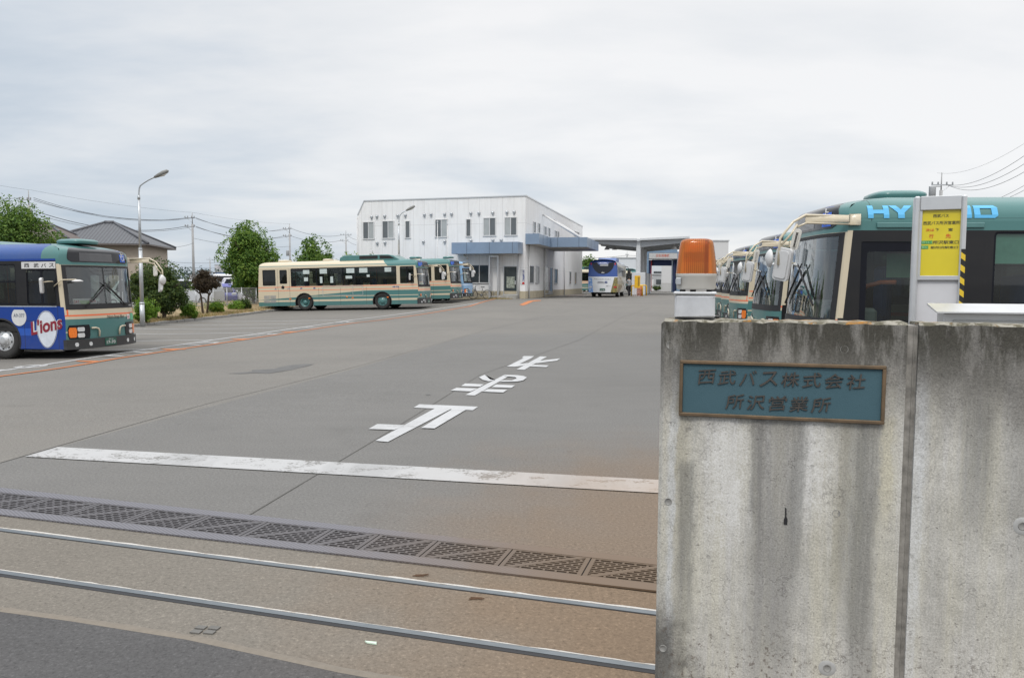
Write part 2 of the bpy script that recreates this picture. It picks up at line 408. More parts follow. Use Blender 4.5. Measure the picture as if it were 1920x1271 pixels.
# apron strip with the gate rails, and the public road in front of it
r2a, r2b = G(0, 1068), G(1222, 1257); RD = (r2b-r2a).normalized()
def ext(p, k): return p+RD*k
gT0, gT1, gB0, gB1 = G(0, 921), G(1230, 1052), G(0, 968), G(1230, 1112)
rd = px_line([(0, 1146), (135, 1164), (355, 1199), (638, 1260)])
rdL, rdR = rd[0]+(rd[0]-rd[3])*3, rd[3]+(rd[3]-rd[0])*2.2
struct(drape('apron', [ext(gB0, -8), ext(gB1, 1.2), ext(G(1230, 1112), 1.2)+Vector((0, -.02, 0)), rdR, rd[3], rd[2], rd[1], rd[0], rdL], m_apron, .004))
struct(drape('road', [rdL, rd[0], rd[1], rd[2], rd[3], rdR, Vector((9, -6, 0)), Vector((-14, -6, 0)), rdL+Vector((-3, -1, 0))], m_road, .004))
# worn lip along the road edge
q = NM('lip_concrete', .9); q.color(q.mix(q.noise(30, 4, .6), (.15, .13, .105), (.23, .20, .165))); m_lip = q.m
mb = MB(); pts = [rdL]+rd+[rdR]
for a, b in zip(pts, pts[1:]):
    n = Vector((-(b-a).normalized().y, (b-a).normalized().x, 0))
    k = max(1, int((b-a).length/.06)); prev = None
    for i in range(k+1):
        p = a.lerp(b, i/k); w = .004+.009*random.random(); cur = (p-n*.01+Vector((0, 0, .0045)), p+n*w+Vector((0, 0, .011)), p+n*(w+.03)+Vector((0, 0, .0045)))
        if prev: mb.add([*prev, *cur], [(0, 1, 4, 3), (1, 2, 5, 4)])
        prev = cur
struct(mb.build('road_edge', m_lip))
# joints between the paving slabs
m_joint = plain('joint_tar', (.095, .091, .084), .9)
for nm, jj in (('pavement_joint', j1), ('pavement_joint', j2)):
    mb = MB()
    for a, b in zip(jj, jj[1:]):
        k = max(1, int((b-a).length)); prev = None
        n = Vector((-(b-a).normalized().y, (b-a).normalized().x, 0))*.006
        for i in range(k+1):
            p = a.lerp(b, i/k); jit = n*random.uniform(.6, 1.2); z = gz(p.x, p.y)+.004
            cur = ((p.x-jit.x, p.y-jit.y, z), (p.x+jit.x, p.y+jit.y, z))
            if prev: mb.add([*prev, *cur], [(0, 1, 3, 2)])
            prev = cur
    struct(mb.build(nm, m_joint))
# painted markings ------------------------------------------------------------
def marking(name, c, wear=.45, stain=True):
    q = NM(name, .75); n = q.noise(3.2, 7, .7, (1, 1.5, 1), src='World', dist=.4); n2 = q.noise(38, 4, .7, src='World')
    f = q.math('MULTIPLY', q.ramp(q.math('ADD', q.math('MULTIPLY', n, .65), q.math('MULTIPLY', n2, .35)), [(.53, 0), (.58, 1)]), wear)
    col = q.mix(q.math('MULTIPLY', q.noise(7, 5, .6, src='World'), .25), c, tuple(x*.7 for x in c))
    X = q.xyz('World'); tr = q.math('SINE', q.math('MULTIPLY', X[0], 3.6)); tr = q.math('MULTIPLY', q.ramp(q.math('ADD', q.math('MULTIPLY', tr, .25), q.noise(1.2, 4, .6, (3, .6, 1), src='World')), [(.52, 0), (.78, 1)]), .45*wear); col = q.mix(tr, col, tuple(x*.55 for x in c))
    col = q.mix(f, col, (.17, .165, .155))
    if stain: col = q.mix(q.math('MULTIPLY', silt(q), .62), col, (.30, .21, .14))
    q.color(col); return q.m
m_mark = marking('white_road_paint', (.42, .42, .42), 1.0)
m_mark2 = marking('clean_white_road_paint', (.47, .475, .48), .30)
m_orange_mark = marking('orange_road_paint', (.50, .165, .05), .45, False)
m_patch = plain('damp_patch', (.105, .103, .10), .8, var=.2)
tag(drape('stop_line', px_line([(108, 839), (47, 857), (1234, 925.5), (1238, 901)]), m_mark, .008), 'broad worn white stop line painted across the entrance lane', 'stop line')
def crop(pts, ox, oy, k): return [G(ox+x/k, oy+y/k) for x, y in pts]
# the three painted characters, read by drivers coming out of the yard
t1 = thing('road_character', 'nearest painted white road character with two long strokes by the stop line', 'road character', (0, 0, 0), 0, 'stop characters painted on the lane')
C1 = lambda p: crop(p, 660, 640, 3.3103)
for nm, poly in (('stroke', [(418, 393), (783, 408), (750, 430), (382, 414)]), ('stroke', [(515, 419), (145, 621), (222, 628), (612, 424)]),
                 ('stroke', [(157, 517), (332, 524), (262, 554), (103, 548)]), ('stroke', [(622, 425), (428, 542), (512, 545), (708, 428)])):
    o = drape('stroke', C1(poly), m_mark2, .008); o.parent = t1
for i, o in enumerate(t1.children): o.location.z = .0012*i
t2 = thing('road_character', 'middle painted white road character with a loop and two bars', 'road character', (0, 0, 0), 0, 'stop characters painted on the lane')
C2 = lambda p: crop(p, 830, 650, 8.0)
for i, poly in enumerate(([(915, 433), (1010, 437), (480, 738), (338, 731)],
             [(338, 557), (620, 570), (560, 606), (274, 598)], [(800, 575), (1087, 586), (1030, 626), (735, 615)],
             [(208, 625), (520, 637), (420, 680), (118, 667)], [(672, 646), (968, 657), (908, 697), (585, 684)],
             [(632, 430), (545, 468), (600, 508), (690, 530), (745, 520), (790, 508), (755, 510), (710, 500)],
             [(915, 433), (1110, 437), (1215, 450), (1264, 473), (1205, 518), (1100, 536), (850, 538), (900, 516), (1040, 517), (1110, 486), (1090, 468), (1005, 459), (960, 459)])):
    o = drape('stroke', C2(poly), m_mark2, .008+.0012*i); o.parent = t2
t3 = thing('road_character', 'farthest painted white road character of slanting strokes', 'road character', (0, 0, 0), 0, 'stop characters painted on the lane')
for i, poly in enumerate(([(1462, 150), (1565, 153), (1225, 352), (1108, 346)],
             [(1215, 146), (1375, 146), (1325, 180), (1155, 264), (1290, 248), (1210, 288), (1085, 306), (958, 303), (1215, 177), (1186, 173)],
             [(1765, 182), (1716, 214), (1400, 256), (1450, 217)], [(1365, 279), (1592, 288), (1555, 313), (1300, 304)])):
    o = drape('stroke', C2(poly), m_mark2, .008+.0012*i); o.parent = t3
# long bay edge lines, orange guide line, bay lines
def long_line(name, pix, w, mat, label, dz=.008):
    P = px_line(pix); mb = MB()
    for a, b in zip(P, P[1:]):
        k = max(1, int((b-a).length*1.5)); t = (b-a).normalized(); n = Vector((-t.y, t.x, 0))*w/2; prev = None
        for i in range(k+1):
            p = a.lerp(b, i/k); cur = [(p.x+s*n.x, p.y+s*n.y, gz(p.x+s*n.x, p.y+s*n.y)+dz) for s in (1, -1)]
            if prev: mb.add([prev[0], prev[1], cur[1], cur[0]], [(0, 1, 2, 3)])
            prev = cur
    return tag(mb.build(name, mat), label, 'painted line')
long_line('orange_line', [(-300, 752), (0, 706), (220, 672.5), (440, 640), (660, 606.5), (880, 572.5), (958, 557)], .15, m_orange_mark, 'long orange guide line running past the parking bays', .012)
long_line('white_line', [(-300, 738), (0, 695.5), (220, 663.5), (440, 632), (660, 600), (905, 567)], .15, m_mark2, 'long white line along the mouths of the parking bays')
bays = []
for (x1, y1) in ((185, 667.5), (295, 655), (400, 637.5), (475, 624), (540, 614.5), (596, 606.5), (640, 600)):
    bays.append(G(x1, y1))
BD = Vector((-math.cos(R(10)), math.sin(R(10)), 0))
for i, p in enumerate(bays):
    e2 = p+BD*11; mb = MB(); prev = None; n = Vector((BD.y, -BD.x, 0))*.07
    for k in range(12):
        c = p.lerp(e2, k/11); cur = [(c.x+s*n.x, c.y+s*n.y, gz(c.x+s*n.x, c.y+s*n.y)+.007) for s in (1, -1)]
        if prev: mb.add([prev[0], prev[1], cur[1], cur[0]], [(0, 1, 2, 3)])
        prev = cur
    w = ['just beside the blue bus front wheel', 'under the blue bus bumper', 'second beyond the blue bus', 'third beyond the blue bus', 'midway to the cream bus', 'second before the cream bus', 'closest before the cream bus'][i]
    tag(mb.build('bay_line', m_mark2), 'white parking bay line '+w, 'bay line', 'white parking bay lines')
# small bay numbers at the mouths, and the orange arrows
for i, (x, y) in enumerate(((40, 690), (240, 664.5), (382, 644.5), (495, 628), (575, 615.5), (645, 604.5))):
    p = G(x, y); mb = MB(); u = EF; v = -ER
    text_to(mb, '%d' % (10+i), lambda a, b, t: (p.x+(a-.5)*1.3*u.x-(b-.5)*.55*v.x, p.y+(a-.5)*1.3*u.y-(b-.5)*.55*v.y, gz(p.x, p.y)+.013), .02)
    w = ['beside the blue bus wheel', 'in front of the blue bus bumper', 'first past the blue bus', 'second past the blue bus', 'third past the blue bus', 'nearest the cream bus'][i]
    tag(mb.build('bay_number', m_mark), 'worn white bay number painted between the lines '+w, 'bay number', 'painted bay numbers')
for i, pl in enumerate(([(140, 676.5), (185, 677), (183, 680), (150, 678.5)], [(300, 654.5), (345, 654), (350, 655.5), (312, 656.5)], [(430, 635.8), (468, 635.5), (466, 637), (440, 637.2)], [(526, 622.5), (560, 621.6), (556, 623.2), (535, 623.6)])):
    tag(drape('guide_tick', px_line(pl), m_orange_mark, .010), 'short orange tick off the guide line '+['by the blue bus', 'first beyond the blue bus', 'second beyond the blue bus', 'third beyond the blue bus'][i], 'painted mark', 'orange guide ticks')
tag(drape('guide_arrow', px_line([(974, 567), (990, 564.6), (1003, 563.2), (1015, 563.2), (1014, 564.2), (1000, 565.2), (988, 566.8), (981, 567.6)]), m_orange_mark, .012), 'short orange arrow painted on the yard by the office corner', 'painted mark')
long_line('orange_line', [(1062, 555), (1095, 553.3), (1140, 554), (1235, 554.5)], .16, m_orange_mark, 'faint orange line crossing the yard behind the tour coach', .012)
o = drape('damp_patch', crop([(105, 386), (280, 372), (275, 360), (440, 352), (480, 338), (600, 320), (725, 317), (690, 330), (560, 360), (400, 386), (300, 382), (200, 388)], 400, 600, 3.84), m_patch, .005); struct(o)
o = drape('damp_patch', crop([(1530, 537), (1550, 534), (1566, 536), (1550, 543), (1535, 543)], 400, 600, 3.84), m_patch, .005); struct(o)
# ------------------------------------------------------------------ drain grate
q = NM('cast_iron_grate', .55, .6); n = q.noise(14, 5, .6); q.color(q.mix(silt(q), q.mix(n, (.095, .09, .095), (.17, .16, .165)), (.17, .12, .08))); m_iron = q.m
q = NM('tread_plate', .55, .5)
v = q.n('ShaderNodeTexChecker'); v.inputs['Scale'].default_value = 70; q.l(q.tc.outputs['Object'], v.inputs['Vector'])
q.color(q.mix(silt(q), q.mix(v.outputs['Fac'], (.13, .125, .138), (.22, .215, .235)), (.185, .13, .088))); m_tread = q.m
gt = thing('drain_grate', 'long slotted iron drain grate set across the entrance', 'drain grate')
def gpt(s, t):                              # s in metres along the grate, t = 0 near .. 1 far
    L = (gB1-gB0).length; a = gB0.lerp(gB1, s/L); n = Vector((-(gB1-gB0).y, (gB1-gB0).x, 0)).normalized(); p = a+n*(.54-.06*s/L)*t; return Vector((p.x, p.y, gz(p.x, p.y)))
GL = (gB1-gB0).length
def gbox(mb, s0, s1, t0, t1, z0, z1, sk=0.0):
    vs = [gpt(s, t)+Vector((0, 0, z)) for z in (z0, z1) for s, t in ((s0, t0), (s1, t0), (s1+sk, t1), (s0+sk, t1))]
    mb.add(vs, [(4, 5, 6, 7), (0, 1, 5, 4), (1, 2, 6, 5), (2, 3, 7, 6), (3, 0, 4, 7)])
mb = MB()
k = 24
mb.sheet([[gpt(-5+(GL+5.9)*i/k, t)+Vector((0, 0, .0062)) for i in range(k+1)] for t in (0.0, 1.0)]); mb.build('trough_shade', m_black, gt)  # flat black sheet, no recess: stands in for the shade below the slots
mb = MB()
for t0, t1 in ((0, .19), (.81, 1.0)):
    for i in range(k): gbox(mb, -5+(GL+5.9)*i/k, -5+(GL+5.9)*(i+1)/k, t0, t1, .006, .016)
mb.build('frame', m_tread, gt)
ss = []
for x, y in ((71, 945), (158, 957), (261, 970), (365, 983), (473, 997), (596, 1013), (684, 1025), (795, 1040), (940, 1058), (1093, 1078)):
    p = G(x, y); ss.append((p-gpt(0, .5)).dot((gB1-gB0).normalized()))
ss = [ss[0]-.48*i for i in range(9, 0, -1)]+ss+[ss[-1]+.47, ss[-1]+.94]
for a, b in zip(ss, ss[1:]):
    mb = MB()
    gbox(mb, a+.004, a+.030, .195, .805, .007, .0145); gbox(mb, b-.030, b-.004, .195, .805, .007, .0145)
    gbox(mb, a+.03, b-.03, .195, .225, .007, .0145); gbox(mb, a+.03, b-.03, .775, .805, .007, .0145)
    w = .036; vs = []
    for z in (.007, .0147):
        for s, t in ((a+.03, .225), (a+.03+w*1.6, .225), (b-.03, .775), (b-.03-w*1.6, .775)): vs.append(gpt(s, t)+Vector((0, 0, z)))
    mb.add(vs, [(4, 5, 6, 7), (0, 1, 5, 4), (1, 2, 6, 5), (2, 3, 7, 6), (3, 0, 4, 7)])
    rows = 9
    for r_ in range(1, rows): gbox(mb, a+.03, b-.03, .225+.55*r_/rows-.0105, .225+.55*r_/rows+.0105, .0072, .0138)
    for r_ in range(rows):
        s = a+.03+(.035 if r_ % 2 else 0)+.02
        while s < b-.045:
            gbox(mb, s, s+.013, .225+.55*r_/rows+.010, .225+.55*(r_+1)/rows-.010, .0073, .0136); s += .070
    mb.build('grate_panel', m_iron, gt)
# ------------------------------------------------------------------ gate rails
q = NM('rail_steel', .38, .75); q.color(q.mix(q.noise(9, 5, .6, (1, 6, 1)), (.12, .135, .145), (.22, .24, .255))); m_rail = q.m
q = NM('rail_mortar', .9); q.color(q.mix(q.ramp(q.noise(24, 5, .7), [(.5, 0), (.72, 1)]), (.52, .50, .47), (.30, .23, .16))); m_mortar = q.m
def rail(p0, p1, label, groove, white):
    p0 = Vector((p0.x, p0.y, 0)); p1 = Vector((p1.x, p1.y, 0)); t = (p1-p0).normalized(); n = Vector((-t.y, t.x, 0)); a = p0-t*7; b = p1+t*1.6; L = (b-a).length
    rt = thing('gate_rail', label, 'rail')
    def seg(mb, w0, w1, z0, z1, z0b=None, jit=0.0):
        k = int(L/.08) if jit else 30; prev = None
        for i in range(k+1):
            c = a+t*(L*i/k); zz = gz(c.x, c.y); j = random.uniform(-jit, jit)
            cur = [c+n*w0+Vector((0, 0, zz+z0)), c+n*(w1+j)+Vector((0, 0, zz+z1)), c+n*w0+Vector((0, 0, zz)), c+n*(w1+j)+Vector((0, 0, zz))]
            if prev: mb.add([*prev, *cur], [(0, 1, 5, 4), (0, 4, 6, 2), (1, 3, 7, 5)])
            prev = cur
    mb = MB(); seg(mb, -.012, .016, .008, .013); mb.build('rail_bar', m_rail, rt)
    mb = MB(); seg(mb, -.012-groove, -.012, .0062, .0062); mb.build('groove', m_black, rt)
    mb = MB(); seg(mb, .016, .016+white, .014, .008, jit=.006); mb.build('mortar_edge', m_mortar, rt)
rail(G(0, 1075), G(1222, 1255), 'nearer steel gate rail with a dark groove beside the road', .030, .020)
rail(G(0, 995), G(1226, 1152), 'farther steel gate rail with a pale mortar edge by the drain', .008, .030)
# litter on the apron
for nm, pl, mat, lab in (('paper_scrap', [(684, 1205), (706, 1207), (706, 1211), (694, 1209), (688, 1208)], plain('pale_green_paper', (.55, .66, .55), .7), 'crumpled pale green paper scrap lying by the nearer rail'),):
    P = [G(*p) for p in pl]; mb = MB(); mb.prism([(p.x, p.y) for p in P], lambda a, b, t: (a, b, t), .006, .012); tag(mb.build(nm, mat), lab, 'scrap')
m_twig = plain('dry_twig', (.10, .055, .03), .9)
for (x, y), lab in (((785, 1081), 'small dry twig lying between the drain and the farther rail'), ((890, 1124), 'forked dry twig lying between the two gate rails')):
    p = G(x, y); mb = MB()
    for k in range(5):
        a = R(random.uniform(-12, 12)); d = Vector((math.cos(a), math.sin(a), 0))*random.uniform(.03, .06)
        mb.tube([p-d*.6+Vector((0, .006*k-.01, .007)), p+d+Vector((0, .006*k-.01, .010))], .0018, 5)
    tag(mb.build('twig', m_twig), lab, 'twig')
p0 = G(385, 1183); mb = MB()
for dx, dy in ((-.035, -.02), (.03, -.025), (-.03, .025), (.035, .02)): mb.box((p0.x+dx, p0.y+dy, .008), (.05, .032, .006), R(-12))
tag(mb.build('survey_marker', plain('marker_slate', (.135, .13, .12), .8)), 'small cracked slate marker set in the concrete apron', 'marker')
# ================================================================== BUSES
HW = 1.245; CORN = .21
PROF = [(.28, 1.235), (.5, HW), (1.0, HW), (2.55, HW), (2.64, 1.235), (2.74, 1.195), (2.83, 1.10), (2.90, .93), (2.945, .68), (2.97, .38), (2.98, 0.0)]
def wz(z):
    for (a, wa), (b, wb) in zip(PROF, PROF[1:]):
        if a <= z <= b: return wa+(wb-wa)*(z-a)/(b-a)
    return HW if z < 1 else 0.0
def lean(z):
    l = 0.0
    if z > 1.0: l += .08*(z-1.0)
    if z > 2.75: l += 1.0*((z-2.75)/.23)**2
    return l
def fx(u, z):                               # front skin, u in -1..1
    return -lean(z)-CORN*abs(u)**4
def front_patch(mb, u0, u1, z0, z1, off, nu=10, nz=6, r=0.0, thick=0.0):
    """a piece of the front skin stood off by off; with rounded corners r (in metres) when asked"""
    g = []
    for i in range(nz+1):
        z = z0+(z1-z0)*i/nz; row = []
        ins = 0.0
        if r > 0:
            dz = min(z-z0, z1-z)
            if dz < r: ins = (r-math.sqrt(max(0, r*r-(r-dz)**2)))/HW
        for k in range(nu+1):
            u = (u0+ins)+(u1-u0-2*ins)*k/nu
            y = u*wz(z); x = fx(u, z); s = 4*CORN*abs(u)**3*(1 if u > 0 else -1)/HW
            n = Vector((1, s, .08 if z > 1 else 0)).normalized(); row.append(Vector((x, y, z))+n*off)
        g.append(row)
    mb.sheet(g)
    if thick:
        b = [g[0], [r_[-1] for r_ in g], g[-1][::-1], [r_[0] for r_ in g][::-1]]
        for e in b:
            for p, q_ in zip(e, e[1:]): mb.add([p, q_, q_-Vector((thick, 0, 0)), p-Vector((thick, 0, 0))], [(0, 1, 2, 3)])
def fp(u, z, off=0.0): return Vector((fx(u, z)+off, u*wz(z), z))
def make_bus(name, label, group, L, mats, right, left, wheels=(-2.25, -7.1), roof=(), seats=True, front='a', rear_detail=True, mir='big', sideband=None, lights=True, wb=1.30):
    """local frame: x forward (front skin at 0), y left, z up.
    right/left = list of window groups (x0, x1, z0, z1, [mullion x...], transom z or None, kind)"""
    root = thing(name, label, 'bus', (0, 0, 0), 0, group)
    mside, mfront, mroof, mrear = mats
    bm_ = MB()
    # sides
    XS = lambda z: -lean(z)-CORN
    for sgn, groups in ((-1, right), (1, left)):
        zb, zt = .28, 2.55
        out = [(XS(zt), zt), (XS(1.8), 1.8), (XS(1.0), 1.0), (XS(zb), zb)]
        for xw in sorted(wheels, reverse=True):
            r_ = .58; a0 = math.acos(min(1, (zb-.49)/-r_)) if False else 0
            zc = .47; ang0 = math.asin((zb-zc)/r_)
            for k in range(13):
                a = ang0+(math.pi-2*ang0)*k/12; out.append((xw+r_*math.cos(a), zc+r_*math.sin(a)))
        out += [(-L+.03, zb), (-L, .6), (-L+.02, 1.4), (-L+.10, zt)]
        loops = [out]
        for gidx, (x0, x1, z0, z1, mul, tr, kind) in enumerate(groups):
            loops.append(rrect(x0, x1, z0, z1, .05 if z0 > .6 else .02, 3))
        bm_.cur = 0
        # fill: positive y mirrored so that normals face out
        bm_.fill(loops, lambda a, b: Vector((a, sgn*HW, b)))
    # roof shell
    bm_.cur = 2; bm_.smooth = True
    zz = [p[0] for p in PROF if p[0] >= 2.55]
    prof = [(wz(z), z) for z in zz]
    ring = [(w, z) for w, z in prof]+[(-w, z) for w, z in prof[-2::-1]]
    rows = []
    nx = 10
    for i in range(nx+1):
        row = []
        for w, z in ring:
            xf = -lean(z)-CORN if w != 0 else fx(0, z)
            xr = -L+.10+.25*max(0, (z-2.75)/.23)**2
            row.append(Vector((xf+(xr-xf)*i/nx, w, z)))
        rows.append(row)
    bm_.sheet(rows)
    # front skin around the windscreen
    bm_.cur = 1
    zr = [.30, .5, .7, wb-.26, wb-.1, wb, 1.6, 1.95, 2.38, 2.46, 2.55, 2.64, 2.74, 2.80, 2.86, 2.90, 2.93, 2.955, 2.97, 2.98]
    ur = [-1, -.985, -.96, -.93, -.8, -.6, -.35, 0, .35, .6, .8, .93, .96, .985, 1]
    g = [[fp(u, z) if wz(z) > 0 else Vector((fx(0, z), 0, z)) for u in ur] for z in zr]
    vs = [p for r_ in g for p in r_]; n = len(ur); fs = []
    for i in range(len(zr)-1):
        for k in range(n-1):
            if wb-.01 < zr[i] and zr[i+1] < 2.38+.01 and -.94 < ur[k] and ur[k+1] < .94: continue
            fs.append((i*n+k, i*n+k+1, (i+1)*n+k+1, (i+1)*n+k))
    bm_.add(vs, fs)
    # rear skin
    bm_.cur = 3; rows = []
    for z in (.30, .6, 1.4, 2.0, 2.55, 2.74, 2.86, 2.945, 2.98):
        xr = -L+.03 if z < .5 else (-L if z < 1 else (-L+.02 if z < 1.9 else -L+.10+.25*max(0, (z-2.75)/.23)**2))
        rows.append([Vector((xr, u*wz(z), z)) for u in (-1, -.8, -.4, 0, .4, .8, 1)])
    bm_.sheet(rows)
    bm_.smooth = False
    bm_.build('body', [mside, mfront, mroof, mrear], root)
    # underside, floor and cab lining
    mb = MB(); mb.bx(-L+.12, -.42, -.92, .92, .30, .78); mb.bx(-L+.1, -.42, -1.22, 1.22, .72, .80)
    mb.build('chassis', m_dark, root)
    mb = MB(); mb.bx(-L+.15, -.75, -1.2, 1.2, 2.50, 2.53); mb.bx(-L+.14, -L+.2, -1.2, 1.2, .8, 2.5); mb.build('ceiling_lining', m_inner, root)
    # windows: frame and panes
    for sgn, groups in ((-1, right), (1, left)):
        for (x0, x1, z0, z1, mul, tr, kind) in groups:
            y = sgn*(HW-.012); fr = MB(); loops = [rrect(x0, x1, z0, z1, .05 if z0 > .6 else .02, 3)]
            xs_ = [x0+.03]+list(mul)+[x1-.03]; panes = []
            for a, b in zip(xs_, xs_[1:]):
                a2 = a if a == x0+.03 else a+.028; b2 = b if b == x1-.03 else b-.028
                if tr and kind != 'door':
                    panes += [(a2, b2, z0+.04, tr-.018), (a2, b2, tr+.018, z1-.03)]
                elif kind == 'door': panes.append((a2+.06, b2-.06, (tr or z0+.35), z1-.14))
                elif kind == 'band': panes.append((a2, b2, z0+.03, z1-.03))
                else: panes.append((a2, b2, z0+.035, z1-.03))
            for p in panes: loops.append(rrect(*p, .03, 2))
            fr.fill(loops, lambda a, b: Vector((a, y, b)))
            if kind == 'door':
                for xm in list(mul): fr.bx(xm-.012, xm+.012, y+sgn*.002, y+sgn*.012, z0+.03, z1-.03)
            fo = fr.build('door' if kind == 'door' else 'window_frame', m_blackpanel, root)
            for (a, b, c, d) in panes:
                mb = MB(); mb.add([(a-.01, y-sgn*.006, c-.01), (b+.01, y-sgn*.006, c-.01), (b+.01, y-sgn*.006, d+.01), (a-.01, y-sgn*.006, d+.01)], [(0, 1, 2, 3)])
                mb.build('window', m_tint, fo)
    # windscreen, its black border, blind box
    mb = MB(); mb.smooth = True; front_patch(mb, -.935, .935, wb, 2.38, -.008, 14, 10); mb.build('windscreen', m_glass, root)
    mb = MB(); mb.smooth = True
    front_patch(mb, -.975, .975, wb-.03, wb+.11, .004, 14, 2); front_patch(mb, -.975, .975, 2.345, 2.395, .004, 14, 1)
    front_patch(mb, -.975, -.905, wb+.11, 2.345, .004, 2, 8); front_patch(mb, .905, .975, wb+.11, 2.345, .004, 2, 8)
    front_patch(mb, -.008, .008, wb+.11, 2.345, .003, 1, 8)
    mb.build('windscreen_seal', m_black, root)
    mb = MB(); mb.smooth = True; front_patch(mb, -.86, .86, 2.47, 2.84, .008, 14, 8, .10, .02); db = mb.build('destination_display', m_blackgloss, root)
    mb = MB(); mb.smooth = True; front_patch(mb, .56, .76, 2.50, 2.80, .012, 3, 3); mb.build('wheelchair_sticker', m_blue, db) if front != 'b' else None
    mb = MB(); front_patch(mb, -.62, .30, 2.50, 2.80, .011, 6, 3); mb.build('display_screen', plain('dim_display', (.06, .06, .065), .2, coat=.5), db)
    def wheelchair(u0, z0, k):
        w = MB(); P = lambda a, b: fp(u0+a*k, z0+b*k*1.2, .016)
        def st(pts, r_=.011): w.tube([P(*p) for p in pts], r_, 5)
        st([(-.02, .14), (-.02, .02), (.05, .02), (.08, -.06), (.10, -.06)]); st([(-.02, .08), (.05, .08)])
        st([(-.04, .05), (-.075, .0), (-.065, -.06), (-.02, -.09), (.035, -.07), (.06, -.03)]); w.lathe([(.0, -.004), (.016, -.004), (.016, .004), (0, .004)], P(-.02, .175), 8, 'x')
        w.build('wheelchair_symbol', m_white, db)
    wheelchair(.66, 2.63, .85) if front != 'b' else None
    if front == 'b':
        mb = MB(); front_patch(mb, -.84, -.62, 2.50, 2.81, .012, 3, 3); front_patch(mb, .64, .84, 2.50, 2.81, .012, 3, 3); front_patch(mb, -.60, -.46, 2.56, 2.81, .012, 3, 3); mb.build('blue_sticker', m_blue, db)
    # bumper, lights
    mb = MB(); mb.smooth = True; zb0, zb1 = (.27, .52) if front != 'b' else (.27, .62)
    front_patch(mb, -1.0, 1.0, zb0, zb1, .05, 16, 3, 0, .10); bu = mb.build('bumper', plain('bumper_charcoal', (.035, .036, .038), .45), root)
    for sg in (1, -1):
        if front == 'b':
            mb = MB(); c = fp(sg*.86, .80, .012)
            mb.lathe([(0, .03), (.05, .028), (.075, .012), (.085, 0)], (c.x, c.y, c.z), 14, 'x'); mb.build('indicator', m_amber, root)
            for u in (.72, .60):
                mb = MB(); c = fp(sg*u, .47, .055); mb.lathe([(0, .012), (.05, .01), (.06, 0)], c, 14, 'x'); mb.build('headlight', m_lampw, root)
        else:
            mb = MB(); mb.smooth = True; front_patch(mb, min(sg*.52, sg*.97), max(sg*.52, sg*.97), .53, .88, .008, 6, 4, .03, .02); hs = mb.build('headlight_panel', m_blackgloss, root)
            for z in (.62, .77):
                mb = MB(); mb.smooth = True; a, b = sorted((sg*.66, sg*.80)); front_patch(mb, a, b, z-.055, z+.055, .022, 4, 4, .02, .02); mb.build('headlight', m_lampw, hs)
            mb = MB(); mb.smooth = True; a, b = sorted((sg*.82, sg*.95)); front_patch(mb, a, b, .57, .82, .022, 4, 4, .02, .02); mb.build('indicator', m_amber, hs)
        for u, w in ((.84, .035), (.55, .04)):
            mb = MB(); mb.smooth = True; a, b = sorted((sg*(u-w), sg*(u+w))); front_patch(mb, a, b, .34, .44, .056, 3, 2, .02, .01); mb.build('fog_lamp', m_lampw, root)
        mb = MB(); mb.smooth = True      # grab handle
        mb.tube([fp(sg*.50, .79, .03), fp(sg*.40, .79, .04), fp(sg*.33, .77, .04), fp(sg*.30, .70, .04), fp(sg*.30, .56, .03)], .022, 8); mb.build('grab_handle', m_cream, root)
    mb = MB(); front_patch(mb, -.165, .165, .31, .50, .062, 2, 2, 0, .02); pl = mb.build('number_plate', m_plategreen, root)
    mb = MB(); P = lambda a, b, t: fp(-.13+.26*a, .345+.085*b, .066+t); text_to(mb, '17-70' if front == 'a' else '2-46', P, .02)
    P2 = lambda a, b, t: fp(-.07+.14*a, .455+.03*b, .066+t); text_to(mb, '所沢 200', P2, .01); mb.build('plate_lettering', m_white, pl)
    # wipers
    for sg, ang in ((1, 28), (-1, -36)):
        mb = MB(); a = fp(sg*.08, 1.36, .03); 
        if front == 'a': pts = [a, fp(sg*.08-.16*1, 1.80, .045)] if sg > 0 else [a, fp(-.52, 1.46, .045)]
        else: pts = [a, fp(sg*.16, 2.0, .045)]
        if front == 'a': pts = [fp(-.60*sg, 1.33, .035), fp(-.02*sg, 1.87, .05)]
        mb.tube(pts, .016, 6); d = (pts[1]-pts[0])
        mb.tube([pts[0]+d*.30+Vector((.012, .03, .0)), pts[1]+d*.18+Vector((.004, .03, 0))], .012, 6); mb.build('wiper', m_black, root)
    # mirrors: big arm on the left, small ones on the right
    mb = MB(); mb.smooth = True
    y0 = HW+.02
    if mir == 'big':
        B0 = Vector((-.41, y0, 2.56)); 
        mb.cbox(B0.x-.08, B0.x+.08, y0-.02, y0+.03, 2.49, 2.65, .006)
        arm = [B0+Vector((.1, .03, .055)), Vector((.30, y0+.06, 2.63)), Vector((.48, y0+.10, 2.53)), Vector((.66, y0+.12, 2.30)), Vector((.68, y0+.12, 1.92))]
        mb.tube(arm, .019, 8); mb.tube([p-Vector((.02, 0, .11)) for p in arm[:2]]+[Vector((.42, y0+.10, 2.46))], .015, 8)
        mb.cbox(B0.x+.1, .30, y0+.045, y0+.06, 2.53, 2.63, .004)
        mb.tube([Vector((.42, y0+.1, 2.5)), Vector((.50, y0+.10, 2.36)), Vector((.64, y0+.10, 2.2))], .016, 6)
        ma = mb.build('mirror_arm', m_cream, root)
